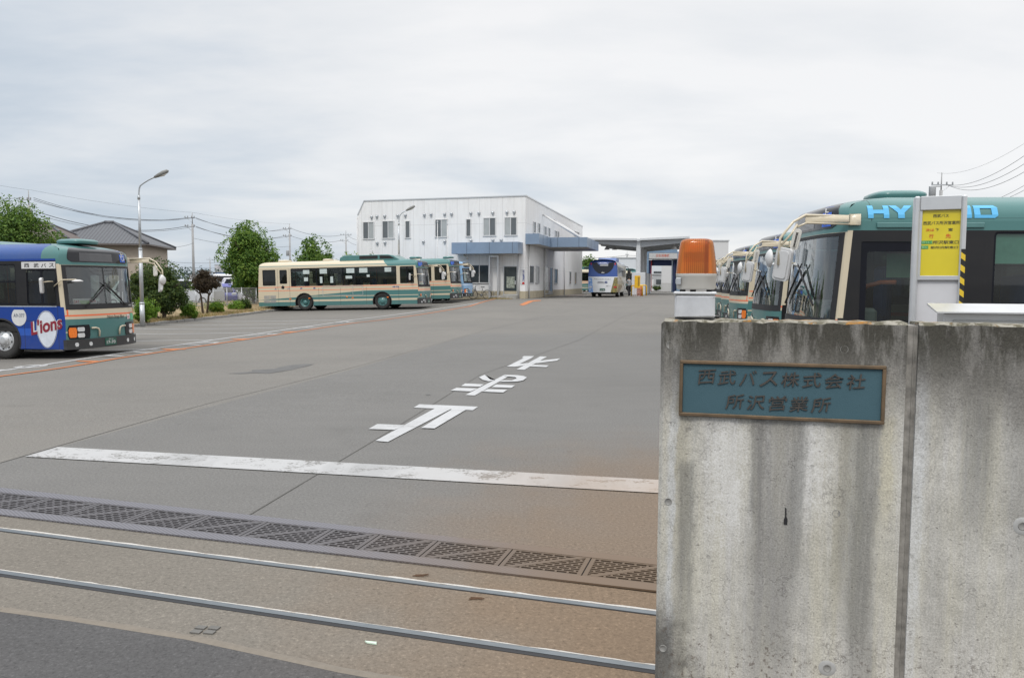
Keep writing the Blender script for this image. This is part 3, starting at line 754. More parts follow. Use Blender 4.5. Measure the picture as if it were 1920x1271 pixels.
        def head(c, hw, hh, tilt, mat=m_white):
            h = MB(); M = Matrix.Rotation(tilt, 4, 'Z') @ Matrix.Rotation(R(-12), 4, 'X') @ Matrix.Rotation(R(7), 4, 'Y')
            rr = rrect(-hw, hw, -hh, hh, .05, 4); h.smooth = False
            h.prism(rr, lambda a, b, t: c+(M @ Vector((t, a, b))), -.03, .03)
            h.prism(rrect(-hw+.03, hw-.03, -hh+.04, hh-.04, .04, 4), lambda a, b, t: c+(M @ Vector((t, a, b))), .03, .05)
            o = h.build('mirror', mat, ma)
            return o
        head(Vector((.61, y0+.10, 1.93)), .115, .235, R(50))
        h = MB(); h.lathe([(0, .06), (.06, .055), (.11, .03), (.135, 0), (.12, -.015), (0, -.02)], (.76, y0-.02, 2.02), 16, 'x'); h.build('mirror', m_white, ma)
        h = MB(); h.tube([Vector((.66, y0+.1, 2.0)), Vector((.75, y0, 2.02))], .012, 6); h.build('mirror_bracket', m_steel, ma)
        head(Vector((.44, y0+.12, 2.28)), .055, .15, R(70), m_offwhite)
    # right small mirrors on the A pillar
    mb = MB(); c = Vector((-.50, -HW-.02, 1.98))
    mb.tube([c, c+Vector((-.05, -.10, .0)), c+Vector((-.12, -.22, -.02))], .014, 6)
    mb.tube([c+Vector((.02, 0, -.12)), c+Vector((.30, -.06, .04)), c+Vector((.52, .18, .05))], .016, 6); ma = mb.build('mirror_arm', m_cream, root)
    h = MB(); cc = c+Vector((-.12, -.24, -.10)); rr = rrect(-.10, .10, -.19, .19, .05, 4); M = Matrix.Rotation(R(30), 4, 'Z') @ Matrix.Rotation(R(8), 4, 'X')
    h.prism(rr, lambda a, b, t: cc+(M @ Vector((t, a, b))), -.025, .03); h.build('mirror', m_white, ma)
    h = MB(); h.lathe([(0, .05), (.06, .045), (.12, .02), (.14, 0), (0, -.01)], c+Vector((.53, .2, .0)), 16, 'z'); h.build('mirror', m_white, ma)
    # wheels
    for i, xw in enumerate(wheels):
        for sg in (-1, 1):
            t = MB(); yo = sg*1.19
            t.lathe([(.29, -sg*.24), (.44, -sg*.25), (.485, -sg*.22), (.49, -sg*.10), (.49, -sg*.04), (.47, 0), (.40, sg*.012), (.31, sg*.0), (.285, -sg*.03)], (xw, yo, .49), 28, 'y')
            wh = t.build('wheel', m_tyre, root)
            rm = MB()
            if i == 0:
                rm.lathe([(.29, -sg*.02), (.27, sg*.0), (.24, -sg*.03), (.20, -sg*.01), (.14, sg*.015), (.12, sg*.05), (.06, sg*.055), (0, sg*.055)], (xw, yo, .49), 24, 'y')
            else:
                rm.lathe([(.29, -sg*.02), (.27, sg*.0), (.25, -sg*.08), (.20, -sg*.12), (.14, -sg*.12), (.12, -sg*.03), (.07, sg*.0), (0, sg*.0)], (xw, yo, .49), 24, 'y')
            for k in range(8):
                a = k*math.pi/4+.2; rr_ = .155; rm.lathe([(.014, 0), (.014, sg*.02), (0, sg*.022)], (xw+rr_*math.cos(a), yo+(sg*.012 if i == 0 else -sg*.11), .49+rr_*math.sin(a)), 6, 'y')
                rm.cur = 1; a += math.pi/8
                if i == 0: rm.lathe([(0, sg*.002), (.03, sg*.002)], (xw+.225*math.cos(a), yo-sg*.018, .49+.225*math.sin(a)), 8, 'y')
                rm.cur = 0
            rm.build('rim', [sideband or m_alu, m_black], wh)
            ar = MB(); pr = None
            for k in range(17):
                a = math.asin(-.19/.58)+(math.pi+2*math.asin(.19/.58))*k/16; P = lambda r_, y_: Vector((xw+r_*math.cos(a), y_, .47+r_*math.sin(a)))
                cur = [P(.585, sg*(HW+.004)), P(.545, sg*(HW+.012)), P(.545, sg*.95)]
                if pr: ar.add(pr+cur, [(0, 1, 4, 3), (1, 2, 5, 4)])
                pr = cur
            ar.build('wheel_arch', m_black, root)
    # cab and saloon
    mb = MB(); mb.cbox(-.85, -.30, -1.15, 1.10, .80, 1.30, .05); mb.cbox(-.95, -.5, -1.05, -.15, 1.25, 1.38, .04); mb.build('dashboard', m_inner, root)
    mb = MB(); mb.tube([Vector((-.88+.10*math.sin(a), -.62+.22*math.cos(a), 1.42+.16*math.sin(a))) for a in [k*math.pi/9 for k in range(19)]], .018, 6, False); mb.build('steering_wheel', m_black, root)
    mb = MB(); mb.cbox(-1.65, -1.50, -.88, -.40, 1.0, 1.95, .05); mb.cbox(-1.55, -1.05, -.88, -.40, 1.0, 1.18, .04); mb.build('driver_seat', m_seat, root)
    if seats:
        x = -2.9; k = 0
        while x > -L+1.0:
            for ys in (-.92, .92):
                mb = MB(); mb.cbox(x-.08, x+.02, ys-.22 if ys > 0 else ys-.24, ys+.24 if ys < 0 else ys+.22, 1.05, 1.80, .03); mb.cbox(x, x+.42, ys-.22, ys+.22, 1.05, 1.20, .03); mb.build('seat', m_seat, root)
            mb = MB(); mb.tube([Vector((x, .66*(1 if k % 2 else -1), .8)), Vector((x, .66*(1 if k % 2 else -1), 2.5))], .018, 6); mb.build('grab_pole', m_orange, root)
            x -= .85; k += 1
    # roof boxes
    for kind, x0, x1, mat in roof:
        mb = MB()
        if kind == 'hatch':
            mb.smooth = True; n = 20; rings = []
            for s_, z in ((.94, 2.97), (1.0, 3.02), (.97, 3.055), (.80, 3.09), (.4, 3.105), (.01, 3.108)):
                row = []
                for k in range(n+1):
                    a = 2*math.pi*k/n; ca, sa = math.cos(a), math.sin(a); e_ = .5
                    row.append(Vector(((x0+x1)/2+(x1-x0)/2*s_*abs(ca)**e_*(1 if ca > 0 else -1), .42*s_*abs(sa)**e_*(1 if sa > 0 else -1), z)))
                rings.append(row)
            mb.sheet(rings); mb.build('roof_hatch', mat, root)
        else:
            mb.prism([(x0, 2.9), (x1, 2.9), (x1-.42, 3.16), (x1-.75, 3.24), (x0+.30, 3.24), (x0+.04, 3.12)], lambda a, b, t: Vector((a, t, b)), -.88, .88)
            ro = bevel(mb.build('roof_unit', mat, root), .04, 3)
            g_ = MB()
            for sg in (-1, 1):
                g_.prism([(x1-1.25, 2.99), (x1-.35, 2.99), (x1-.62, 3.16), (x1-1.25, 3.19)], lambda a, b, t: Vector((a, t*sg, b)), .876, .886)
                g_.prism([(x1-2.5, 2.99), (x1-1.37, 2.99), (x1-1.37, 3.19), (x1-2.5, 3.19)], lambda a, b, t: Vector((a, t*sg, b)), .876, .886)
            g_.build('grille', m_dark, ro)
    if rear_detail:
        mb = MB(); mb.prism(rrect(-.95, .95, 1.55, 2.45, .1, 3), lambda a, b, t: Vector((-L+.0+.07*(b-1.4)+t, a, b)), -.02, .01); mb.build('rear_window', m_blackgloss, root)
        for sg in (-1, 1):
            mb = MB(); mb.cbox(-L-.02, -L+.02, sg*1.15-.06, sg*1.15+.06, .75, 1.15, .015); mb.build('tail_lamp', m_red, root)
    return root
def side_text(mb, s, x0, x1, z0, z1, sgn, off=.006, bold=.01):
    """lettering on a bus side, reading left to right for someone standing beside it"""
    y = sgn*(HW+off)
    if sgn < 0: return text_to(mb, s, lambda a, b, t: Vector((x0+(x1-x0)*a, y-t, z0+(z1-z0)*b)), bold)
    return text_to(mb, s, lambda a, b, t: Vector((x1-(x1-x0)*a, y+t, z0+(z1-z0)*b)), bold)
# liveries -------------------------------------------------------------------
RS = [(ORANGE, [('z', '>', 1.19), ('z', '<', 1.222)]), (ORANGE, [('z', '>', 1.40), ('z', '<', 1.432)])]
stripes = [(TEAL, [('z', '<', .52)]), (TEAL, [('z', '>', .64), ('z', '<', .80)]),
           (CREAM, [('z', '>', .64), ('z', '<', .80), ('lin', -.06, 1.0, 1.26)]),
           (TEAL, [('z', '>', .84), ('z', '<', 1.12)]), (CREAM, [('z', '>', .84), ('z', '<', 1.12), ('lin', -.07, 1.0, 1.36)]),
           (TEAL, [('z', '<', .34)]), (TEAL, [('z', '>', 2.56), ('z', '<', 2.60)])]
def seams(xs_, c=(.05, .055, .055), z1=1.33): return [(c, [('x', '>', x-.007), ('x', '<', x+.007), ('z', '<', z1)]) for x in xs_]
p_side_old = paint('old_livery_side', CREAM, stripes+RS+seams((-1.38, -3.35, -4.95, -6.3, -8.12, -8.85))+[((.05, .055, .055), [('x', '>', -8.88), ('x', '<', -8.865), ('z', '>', 1.3), ('z', '<', 2.52)]), ((.05, .055, .055), [('x', '>', -8.135), ('x', '<', -8.12), ('z', '>', 1.3), ('z', '<', 2.52)])], .32, .3)
p_roof_old = paint('old_livery_roof', CREAM, [(TEAL, [('z', '>', 2.66), ('z', '<', 2.70)]), (TEAL, [('lin', 1.0, 1.0, .55)])], .35, .3)
front_rules = [(TEAL, [('z', '<', 1.03)]), (ORANGE, [('z', '>', 1.10), ('z', '<', 1.14)]), (CREAM, [('z', '>', .69), ('z', '<', .72), ('absy', '>', .86)]), (TEAL, [('z', '>', 2.40)]),
               (ORANGE, [('absy', '>', 1.17), ('absy', '<', 1.205), ('z', '>', 1.10), ('z', '<', 1.40)])]
p_front = paint('livery_front', CREAM, front_rules, .28, .5)
p_roof_teal = paint('livery_roof', TEAL, [((.025, .07, .07), [('x', '>', -.66), ('x', '<', -.648)]), ((.03, .08, .08), [('z', '>', 2.588), ('z', '<', 2.594)]), ((.03, .08, .08), [('x', '>', -3.9), ('x', '<', -3.888)])], .3, .4)
p_side_new = paint('new_livery_side', CREAM, [(BLACK, [('z', '>', 1.30)]), (TEAL, [('z', '>', 2.42)]), (TEAL, [('z', '<', 1.0)]), (ORANGE, [('z', '>', 1.10), ('z', '<', 1.16)]), (BLACK, [('x', '>', -1.75), ('z', '>', .34), ('z', '<', 2.42)]), (CREAM, [('lin', 1.0, .08, -.205), ('z', '<', 2.42), ('z', '>', 1.16)]), (CREAM, [('lin', -1.0, .8, 8.0), ('z', '>', 2.42)])], .3, .4)
BLUE = (.005, .042, .25)
p_side_blue = paint('blue_wrap_side', BLUE, [(BLACK, [('z', '>', 1.36), ('z', '<', 2.50)]), (CREAM, [('lin', 1.0, .08, -.225), ('z', '>', 1.34), ('z', '<', 2.42)]), (TEAL, [('lin', 1.0, .08, -.225), ('z', '>', 2.42)]), ((.02, .09, .42), [('x', '>', -1.62), ('x', '<', -1.2), ('z', '>', .62), ('z', '<', .80)]), *seams((-.42, -1.42, -3.2, -4.6), (.012, .02, .06), 1.34), ((.01, .02, .06), [('z', '>', .985), ('z', '<', .995), ('x', '>', -1.42)]), ((.45, .5, .55), [('z', '>', 1.345), ('z', '<', 1.365), ('x', '<', -.45)])], .3, .4, .12)
p_roof_blue = paint('blue_wrap_roof', (.035, .085, .27), [(TEAL, [('x', '>', -.85)])], .38, .3, .3)
p_rear = paint('livery_rear', CREAM, [(TEAL, [('z', '<', .9)]), (ORANGE, [('z', '>', 1.19), ('z', '<', 1.23)])], .3, .4)
PALE = (.27, .45, .68)
p_pale = paint('pale_blue_livery', PALE, [((.10, .24, .55), [('z', '>', .62), ('z', '<', .66)]), ((.55, .66, .8), [('z', '>', 1.12), ('z', '<', 1.2)])], .3, .4)
RG = 'buses parked in the left bays'; RG2 = 'buses lined up behind the gate wall'
def place(root, corner, hd, lab=None):
    """put a bus so that its right (s=-1) front corner edge stands at corner"""
    root.rotation_euler = (0, 0, hd)
def put_bus(root, cx, cy, hd, side):
    c, s = math.cos(hd), math.sin(hd); lx, ly = -CORN-.02, side*HW
    x, y = cx-(lx*c-ly*s), cy-(lx*s+ly*c)
    zf, zr = gz(x-2.2*c, y-2.2*s), gz(x-7.2*c, y-7.2*s); p_ = (zf-zr)/5.0
    root.location = (x, y, zf+2.2*p_); root.rotation_euler = (0, -math.atan(p_), hd); return root
# bus A: blue wrap, at the left edge
winR_A = [(-1.30, -.44, 1.40, 2.28, [-.87], None, 'win'), (-3.35, -1.62, 1.40, 2.42, [-2.5], 1.98, 'win'), (-6.2, -3.45, 1.40, 2.42, [-4.8], 1.98, 'win'), (-9.2, -6.3, 1.40, 2.42, [-7.8], 1.98, 'win')]
doorL = [(-1.62, -.52, .36, 2.30, [-1.17], .95, 'door'), (-4.9, -3.5, 1.40, 2.42, [], 1.98, 'win'), (-6.4, -5.0, .36, 2.36, [-5.7], .95, 'door'), (-9.4, -6.6, 1.40, 2.42, [-8.0], 1.98, 'win')]
A = make_bus('city_bus', 'blue wrapped bus with a teal and cream front cut off by the photo edge', RG, 10.1, (p_side_blue, p_front, p_roof_blue, p_rear), winR_A, doorL, (-2.12, -7.0), [('hatch', -1.25, -.42, m_teal)], front='a')
mb = MB(); mb.cbox(-1.42, -.42, -HW-.02, -HW, 2.30, 2.47, .006); sp = mb.build('side_sign', m_white, A)
mb = MB()
for i, ch in enumerate('西武バス'):
    x0 = (-1.33, -1.05, -.83, -.60)[i]; side_text(mb, ch, x0, x0+.15, 2.335, 2.435, -1, .024, .01)
mb.build('sign_lettering', m_black, sp)
mb = MB(); mb.prism(rrect(-2.36, -1.72, .74, 1.30, .02, 3)[:0] or [(-1.92+.22*math.cos(a), 1.09+.23*min(math.sin(a), .78)) for a in [k*math.pi/14 for k in range(28)]], lambda a, b, t: Vector((a, -HW-t, b)), .002, .006); e1 = mb.build('number_disc', m_white, A)
e1.data.transform(Matrix.Translation((.35, 0, .0)))
mb = MB(); side_text(mb, 'A9-377', -1.73, -1.40, 1.08, 1.17, -1, .010, .0); mb.build('fleet_number', plain('slate_ink', (.06, .08, .14), .5), e1)
# plain white egg-shaped emblem with the team word over it
mb = MB(); mb.prism([(-.76+.31*math.cos(a)*(1-.16*(math.sin(a) < 0)*abs(math.sin(a))), .78+.47*math.sin(a)) for a in [k*math.pi/20 for k in range(40)]], lambda a, b, t: Vector((a, -HW-t, b)), .002, .005)
e2 = mb.build('emblem_disc', plain('emblem_white', (.62, .66, .72), .4), A)
mb = MB(); ring = [(k*math.pi/20) for k in range(41)]
mb.tube([Vector((-.76+.293*math.cos(a)*(1-.16*(math.sin(a) < 0)*abs(math.sin(a))), -HW-.006, .78+.455*math.sin(a))) for a in ring], .006, 4, False); mb.build('emblem_outline', plain('emblem_navy', (.02, .03, .10), .5), e2)
def lions(mb, grow, off, dz=0.0):
    text_to(mb, "L'ions", lambda a, b, t: Vector((-1.22+.92*a, -HW-off, .62+.18*a+.36*b)), grow)
mb = MB(); lions(mb, .075, .008); mb.build('emblem_backing', m_white, e2)
mb = MB(); lions(mb, .030, .011); mb.build('emblem_lettering', plain('dark_red_ink', (.23, .012, .03), .5), e2)
mb = MB(); P = lambda a, b, t: fp(-.02+.52*a, .985+.11*b, .012+t); text_to(mb, 'Non-Step Bus', P, .004); mb.build('front_lettering', m_black, A)
mb = MB(); front_patch(mb, .60, .72, .96, 1.09, .010, 2, 2); st = mb.build('card_sticker', m_white, A)
mb = MB(); text_to(mb, 'IC', lambda a, b, t: fp(.625+.07*a, .99+.06*b, .014+t), .03); mb.build('sticker_lettering', m_red, st)
mb = MB(); front_patch(mb, .74, .90, .93, 1.12, .010, 2, 2); mb.build('green_sticker', plain('sticker_green', (.12, .42, .25), .5), A)
mb = MB(); front_patch(mb, .70, .90, 1.30, 1.37, .010, 2, 1); ft = mb.build('fleet_plate', m_black, A)
mb = MB(); text_to(mb, 'A9-377', lambda a, b, t: fp(.72+.15*a, 1.315+.04*b, .014+t), .03); mb.build('fleet_lettering', m_white, ft)
mb = MB(); mb.add([(-.30, -.92, 1.36), (-.30, -.10, 1.36), (-.33, -.10, 1.50), (-.33, -.92, 1.50)], [(0, 1, 2, 3)]); nt_ = mb.build('route_notice', m_white, A)
nt_.data.transform(Matrix.Translation((-.02, .10, .04)))
mb = MB(); text_to(mb, 'DAY', lambda a, b, t: Vector((-.315-.02*b, -.80+.18*a, 1.425+.08*b)), .02); text_to(mb, '定期券', lambda a, b, t: Vector((-.315-.02*b, -.27+.24*a, 1.425+.08*b)), .01); mb.build('notice_lettering', m_red, nt_)
mb = MB(); mb.add([(-.295, -.58, 1.38), (-.295, -.26, 1.37), (-.32, -.29, 1.49), (-.32, -.62, 1.49)], [(0, 1, 2, 3)]); mb.build('notice_card', plain('notice_yellow_green', (.45, .62, .30), .6), nt_)
put_bus(A, -11.18, 19.5, R(-12), -1)
# bus behind A
A2 = make_bus('city_bus', 'bus hidden behind the blue bus with only its teal roof unit showing', RG, 10.1, (p_side_old, p_front, p_roof_teal, p_rear), winR_A, doorL, (-2.25, -7.1), [('unit', -5.2, -1.9, m_teal)], front='a', mir='none')
put_bus(A2, -13.5, 22.9, R(-12), -1)
# bus B: cream and teal with its whole right side in view
winR_B = [(-1.28, -.44, 1.50, 2.50, [-.86], None, 'win'), (-8.03, -1.49, 1.45, 2.53, [-3.15, -4.77, -6.42], 2.13, 'win'), (-8.74, -8.27, 1.62, 2.46, [], None, 'win'), (-9.83, -9.0, 1.52, 2.48, [], None, 'win')]
B = make_bus('city_bus', 'cream and teal striped bus parked side on in front of the round green tree', RG, 10.15, (p_side_old, p_front, p_roof_old, p_rear), winR_B, doorL, (-2.40, -7.22), [('unit', -5.1, -1.35, m_teal), ('hatch', -1.0, -.35, m_teal), ('hatch', -9.3, -8.6, m_cream), ('hatch', -6.4, -5.9, m_cream)], front='b', sideband=m_teal)
mb = MB()
for i, ch in enumerate('西武バス'): side_text(mb, ch, -6.63-.82*i, -6.63-.82*i+.13, 1.265, 1.375, -1, .006, .03)
side_text(mb, 'A8-326', -1.75, -1.35, 1.27, 1.36, -1, .006, .03); mb.build('side_lettering', plain('navy_ink', (.05, .07, .25), .5), B)
mb = MB()
for x0, x1 in ((-9.78, -9.42), (-9.38, -9.02)):
    for z0, z1 in ((.48, .68), (.72, .94)):
        for k in range(5): mb.bx(x0, x1, -HW-.008, -HW-.002, z0+(z1-z0)*k/5, z0+(z1-z0)*(k+.6)/5)
mb.build('engine_grille', m_grey, B)
mb = MB()
for z in (.87, 1.40):
    mb.bx(-6.05, -3.55, -HW-.014, -HW-.002, z, z+.022)
for x in (-6.05, -4.18, -3.57): mb.bx(x, x+.02, -HW-.014, -HW-.002, .89, 1.40)
mb.build('advert_rail', m_alu, B)
for x, z in ((-2.05, .70), (-4.2, .70), (-4.55, .76), (-6.9, .72), (-8.1, .70)):
    mb = MB(); mb.cbox(x-.06, x+.06, -HW-.02, -HW-.0, z-.03, z+.03, .008); mb.build('side_marker', m_amber, B)
mb = MB(); mb.lathe([(0, -.004), (.10, -.004), (.10, 0)], (-8.55, -HW-.004, 1.41), 16, 'y'); mb.build('round_badge', m_dark, B)
m_card = plain('window_card', (.50, .57, .56), .5)
for x0, x1, z0, z1 in ((-7.25, -6.85, 2.18, 2.42), (-6.2, -5.75, 2.18, 2.46), (-4.55, -4.05, 2.18, 2.46), (-3.75, -3.25, 2.18, 2.46), (-2.2, -1.8, 2.2, 2.46), (-4.6, -4.2, 1.85, 2.02), (-3.3, -3.12, 1.92, 2.06), (-6.2, -6.05, 1.62, 2.0), (-5.55, -5.38, 1.62, 2.0), (-7.2, -6.95, 1.75, 1.98)):
    mb = MB(); mb.bx(x0, x1, -HW+.008, -HW+.013, z0, z1); mb.build('window_card', m_card, B)
put_bus(B, -5.52, 46.0, R(-10), -1); B.scale = (1.02, 1, 1)
# bus C beyond B, pale blue bus D
Cb = dup(B, (0, 0, 0), 0, 'second striped bus half hidden beyond the side-on cream bus', RG)
for ch in list(Cb.children):
    if ch.name.startswith(('window_card', 'side_lettering', 'roof_unit')): drop(ch)
put_bus(Cb, -4.05, 51.6, R(-12), -1)
Db = make_bus('city_bus', 'pale blue bus nose showing between the striped buses and the bicycle', RG, 9.0, (p_pale, p_pale, p_pale, p_pale), winR_A, doorL, (-2.25, -6.4), [], front='a', mir='none')
put_bus(Db, -3.45, 55.2, R(-12), -1); Db.scale = (.95, .95, .95)
# right-hand row, facing left, seen over the wall
winL_1 = [(-1.80, -.74, .36, 2.28, [], 1.15, 'door'), (-3.3, -2.35, 1.36, 2.40, [], None, 'win'), (-5.0, -3.4, 1.36, 2.40, [-4.2], 2.0, 'win'), (-6.4, -5.1, .36, 2.30, [-5.75], .95, 'door'), (-9.4, -6.6, 1.36, 2.40, [-8.0], 2.0, 'win')]
winL_1[0] = (-1.62, -.52, .36, 2.26, [], 1.12, 'door')
R1 = make_bus('city_bus', 'nearest teal bus with light blue HYBRID lettering behind the yellow sign', RG2, 10.3, (p_side_new, p_front, p_roof_teal, p_rear), winR_A, winL_1, (-2.35, -7.2), [('hatch', -1.85, -1.05, m_teal), ('unit', -8.0, -4.0, m_teal)], front='a', wb=1.04)
m_sky = plain('sky_blue_lettering', (.10, .43, .73), .4, var=.03)
mb = MB(); X0 = -.28; lh, z0 = .185, 2.59
def letter(ch, x0, w):
    y = HW+.006
    def Pn(a, b): 
        z = z0+b*lh; yy = wz(z) if z > 2.55 else HW
        return Vector((x0-a*w, yy+.009, z+.002))
    def poly(lp):
        tmp = MB(); tmp.fill(lp, lambda a, b: Vector((a, b, 0))); bm = bmesh.new(); vv = [bm.verts.new(p) for p in tmp.v]
        for f_ in tmp.f: bm.faces.new([vv[i] for i in f_])
        for zc in (2.64, 2.70, 2.74): bmesh.ops.bisect_plane(bm, geom=bm.verts[:]+bm.edges[:]+bm.faces[:], plane_co=(0, (zc-z0)/lh, 0), plane_no=(0, 1, 0))
        bm.verts.index_update(); mb.add([Pn(v.co.x, v.co.y) for v in bm.verts], [tuple(v.index for v in f_.verts) for f_ in bm.faces]); bm.free()
    t = .26
    if ch == 'H':
        for q_ in ([(0, 0), (t, 0), (t, 1), (0, 1)], [(1-t, 0), (1, 0), (1, 1), (1-t, 1)], [(t, .36), (1-t, .36), (1-t, .66), (t, .66)]): poly([q_])
    if ch == 'Y':
        poly([[(0, 1), (.32, 1), (.5, .68), (.68, 1), (1, 1), (.64, .42), (.64, 0), (.36, 0), (.36, .42)]])
    if ch == 'B': poly([[(0, 0), (.86, 0), (1, .15), (1, .42), (.93, .5), (1, .58), (1, .85), (.86, 1), (0, 1)], [(t, .18), (.74, .18), (.74, .41), (t, .41)], [(t, .6), (.74, .6), (.74, .82), (t, .82)]])
    if ch == 'R': poly([[(0, 0), (t, 0), (t, .34), (.5, .34), (.72, 0), (1, 0), (.80, .36), (1, .5), (1, .85), (.86, 1), (0, 1)], [(t, .55), (.74, .55), (.74, .80), (t, .80)]])
    if ch == 'I': poly([[(0, 0), (1, 0), (1, 1), (0, 1)]])
    if ch == 'D': poly([[(0, 0), (.86, 0), (1, .18), (1, .82), (.86, 1), (0, 1)], [(t, .24), (.74, .24), (.74, .76), (t, .76)]])
xx = -.60
for ch, w in (('H', .295), ('Y', .325), ('B', .305), ('R', .305), ('I', .09), ('D', .325)):
    xx -= 0; letter(ch, xx-.0, w); xx -= w+(.035 if ch != 'H' else .005)
for v_ in mb.v: pass
o = mb.build('side_lettering', m_sky, R1)
mb = MB(); mb.cbox(-2.2, -.72, HW+.0, HW+.03, 2.455, 2.53, .008); mb.build('door_rail', m_teal, R1)
mb = MB(); mb.bx(-3.25, -2.4, HW-.05, HW-.045, 1.95, 2.38); mb.build('window_curtain', plain('green_blind', (.34, .75, .60), .8), R1)
mb = MB(); mb.bx(-1.45, -1.0, HW-.30, HW-.295, 1.75, 2.1); mb.build('notice_board', plain('green_notice', (.22, .45, .33), .8), R1)
mb = MB(); mb.tube([Vector((-.75, .55, .9)), Vector((-.72, .60, 1.45)), Vector((-.80, .72, 1.62)), Vector((-.95, .9, 1.68)), Vector((-1.1, 1.05, 1.68))], .035, 8); mb.build('hand_rail', m_orange, R1)
put_bus(R1, 4.72, 11.3, R(176.0), 1)
R2 = dup(R1, (0, 0, 0), 0, 'second teal bus in the right row, behind the nearest bus mirror', RG2)
for ch in list(R2.children):
    if ch.name.startswith(('side_lettering', 'window_curtain', 'roof_')): drop(ch)
mb = MB(); mb.prism(rrect(-1.9, -.75, 2.46, 2.74, .02, 2), lambda a, b, t: Vector((a, wz(max(2.55, b))+t, b)), .004, .008); pn = mb.build('side_panel', plain('turquoise_panel', (.02, .30, .30), .35), R2)
mb = MB()
for pts in ([(-.95, 2.68), (-1.15, 2.68), (-1.15, 2.52), (-.92, 2.52)], [(-1.15, 2.60), (-1.0, 2.60)]): mb.tube([Vector((a, HW+.012, b)) for a, b in pts], .014, 5)
side_text(mb, 'G', -1.45, -1.25, 2.50, 2.70, 1, .012, .03); mb.build('panel_lettering', m_white, pn)
put_bus(R2, 6.3, 18.2, R(177), 1)
p_front_c = paint('cream_front', CREAM, front_rules[:3], .28, .4)
winL_3 = [(-1.62, -.50, .36, 2.26, [-1.06], .70, 'door')]+winL_1[1:]
R3 = make_bus('city_bus', 'third bus in the right row, cream above its black folding door', RG2, 10.1, (p_side_old, p_front, p_roof_old, p_rear), winR_A, winL_3, (-2.35, -7.2), [], front='a', seats=False)
put_bus(R3, 7.35, 24.3, R(176), 1)
for lab, x, y in (('fourth bus of the right row, just past the bus with the black folding door', 8.55, 29.8), ('fifth bus of the right row, between the fourth and the end', 9.15, 33.1), ('last visible bus of the right row, beside the orange beacon', 9.75, 36.6), ):
    r_ = dup(R3, (0, 0, 0), 0, lab, RG2); put_bus(r_, x, y, R(176), 1)
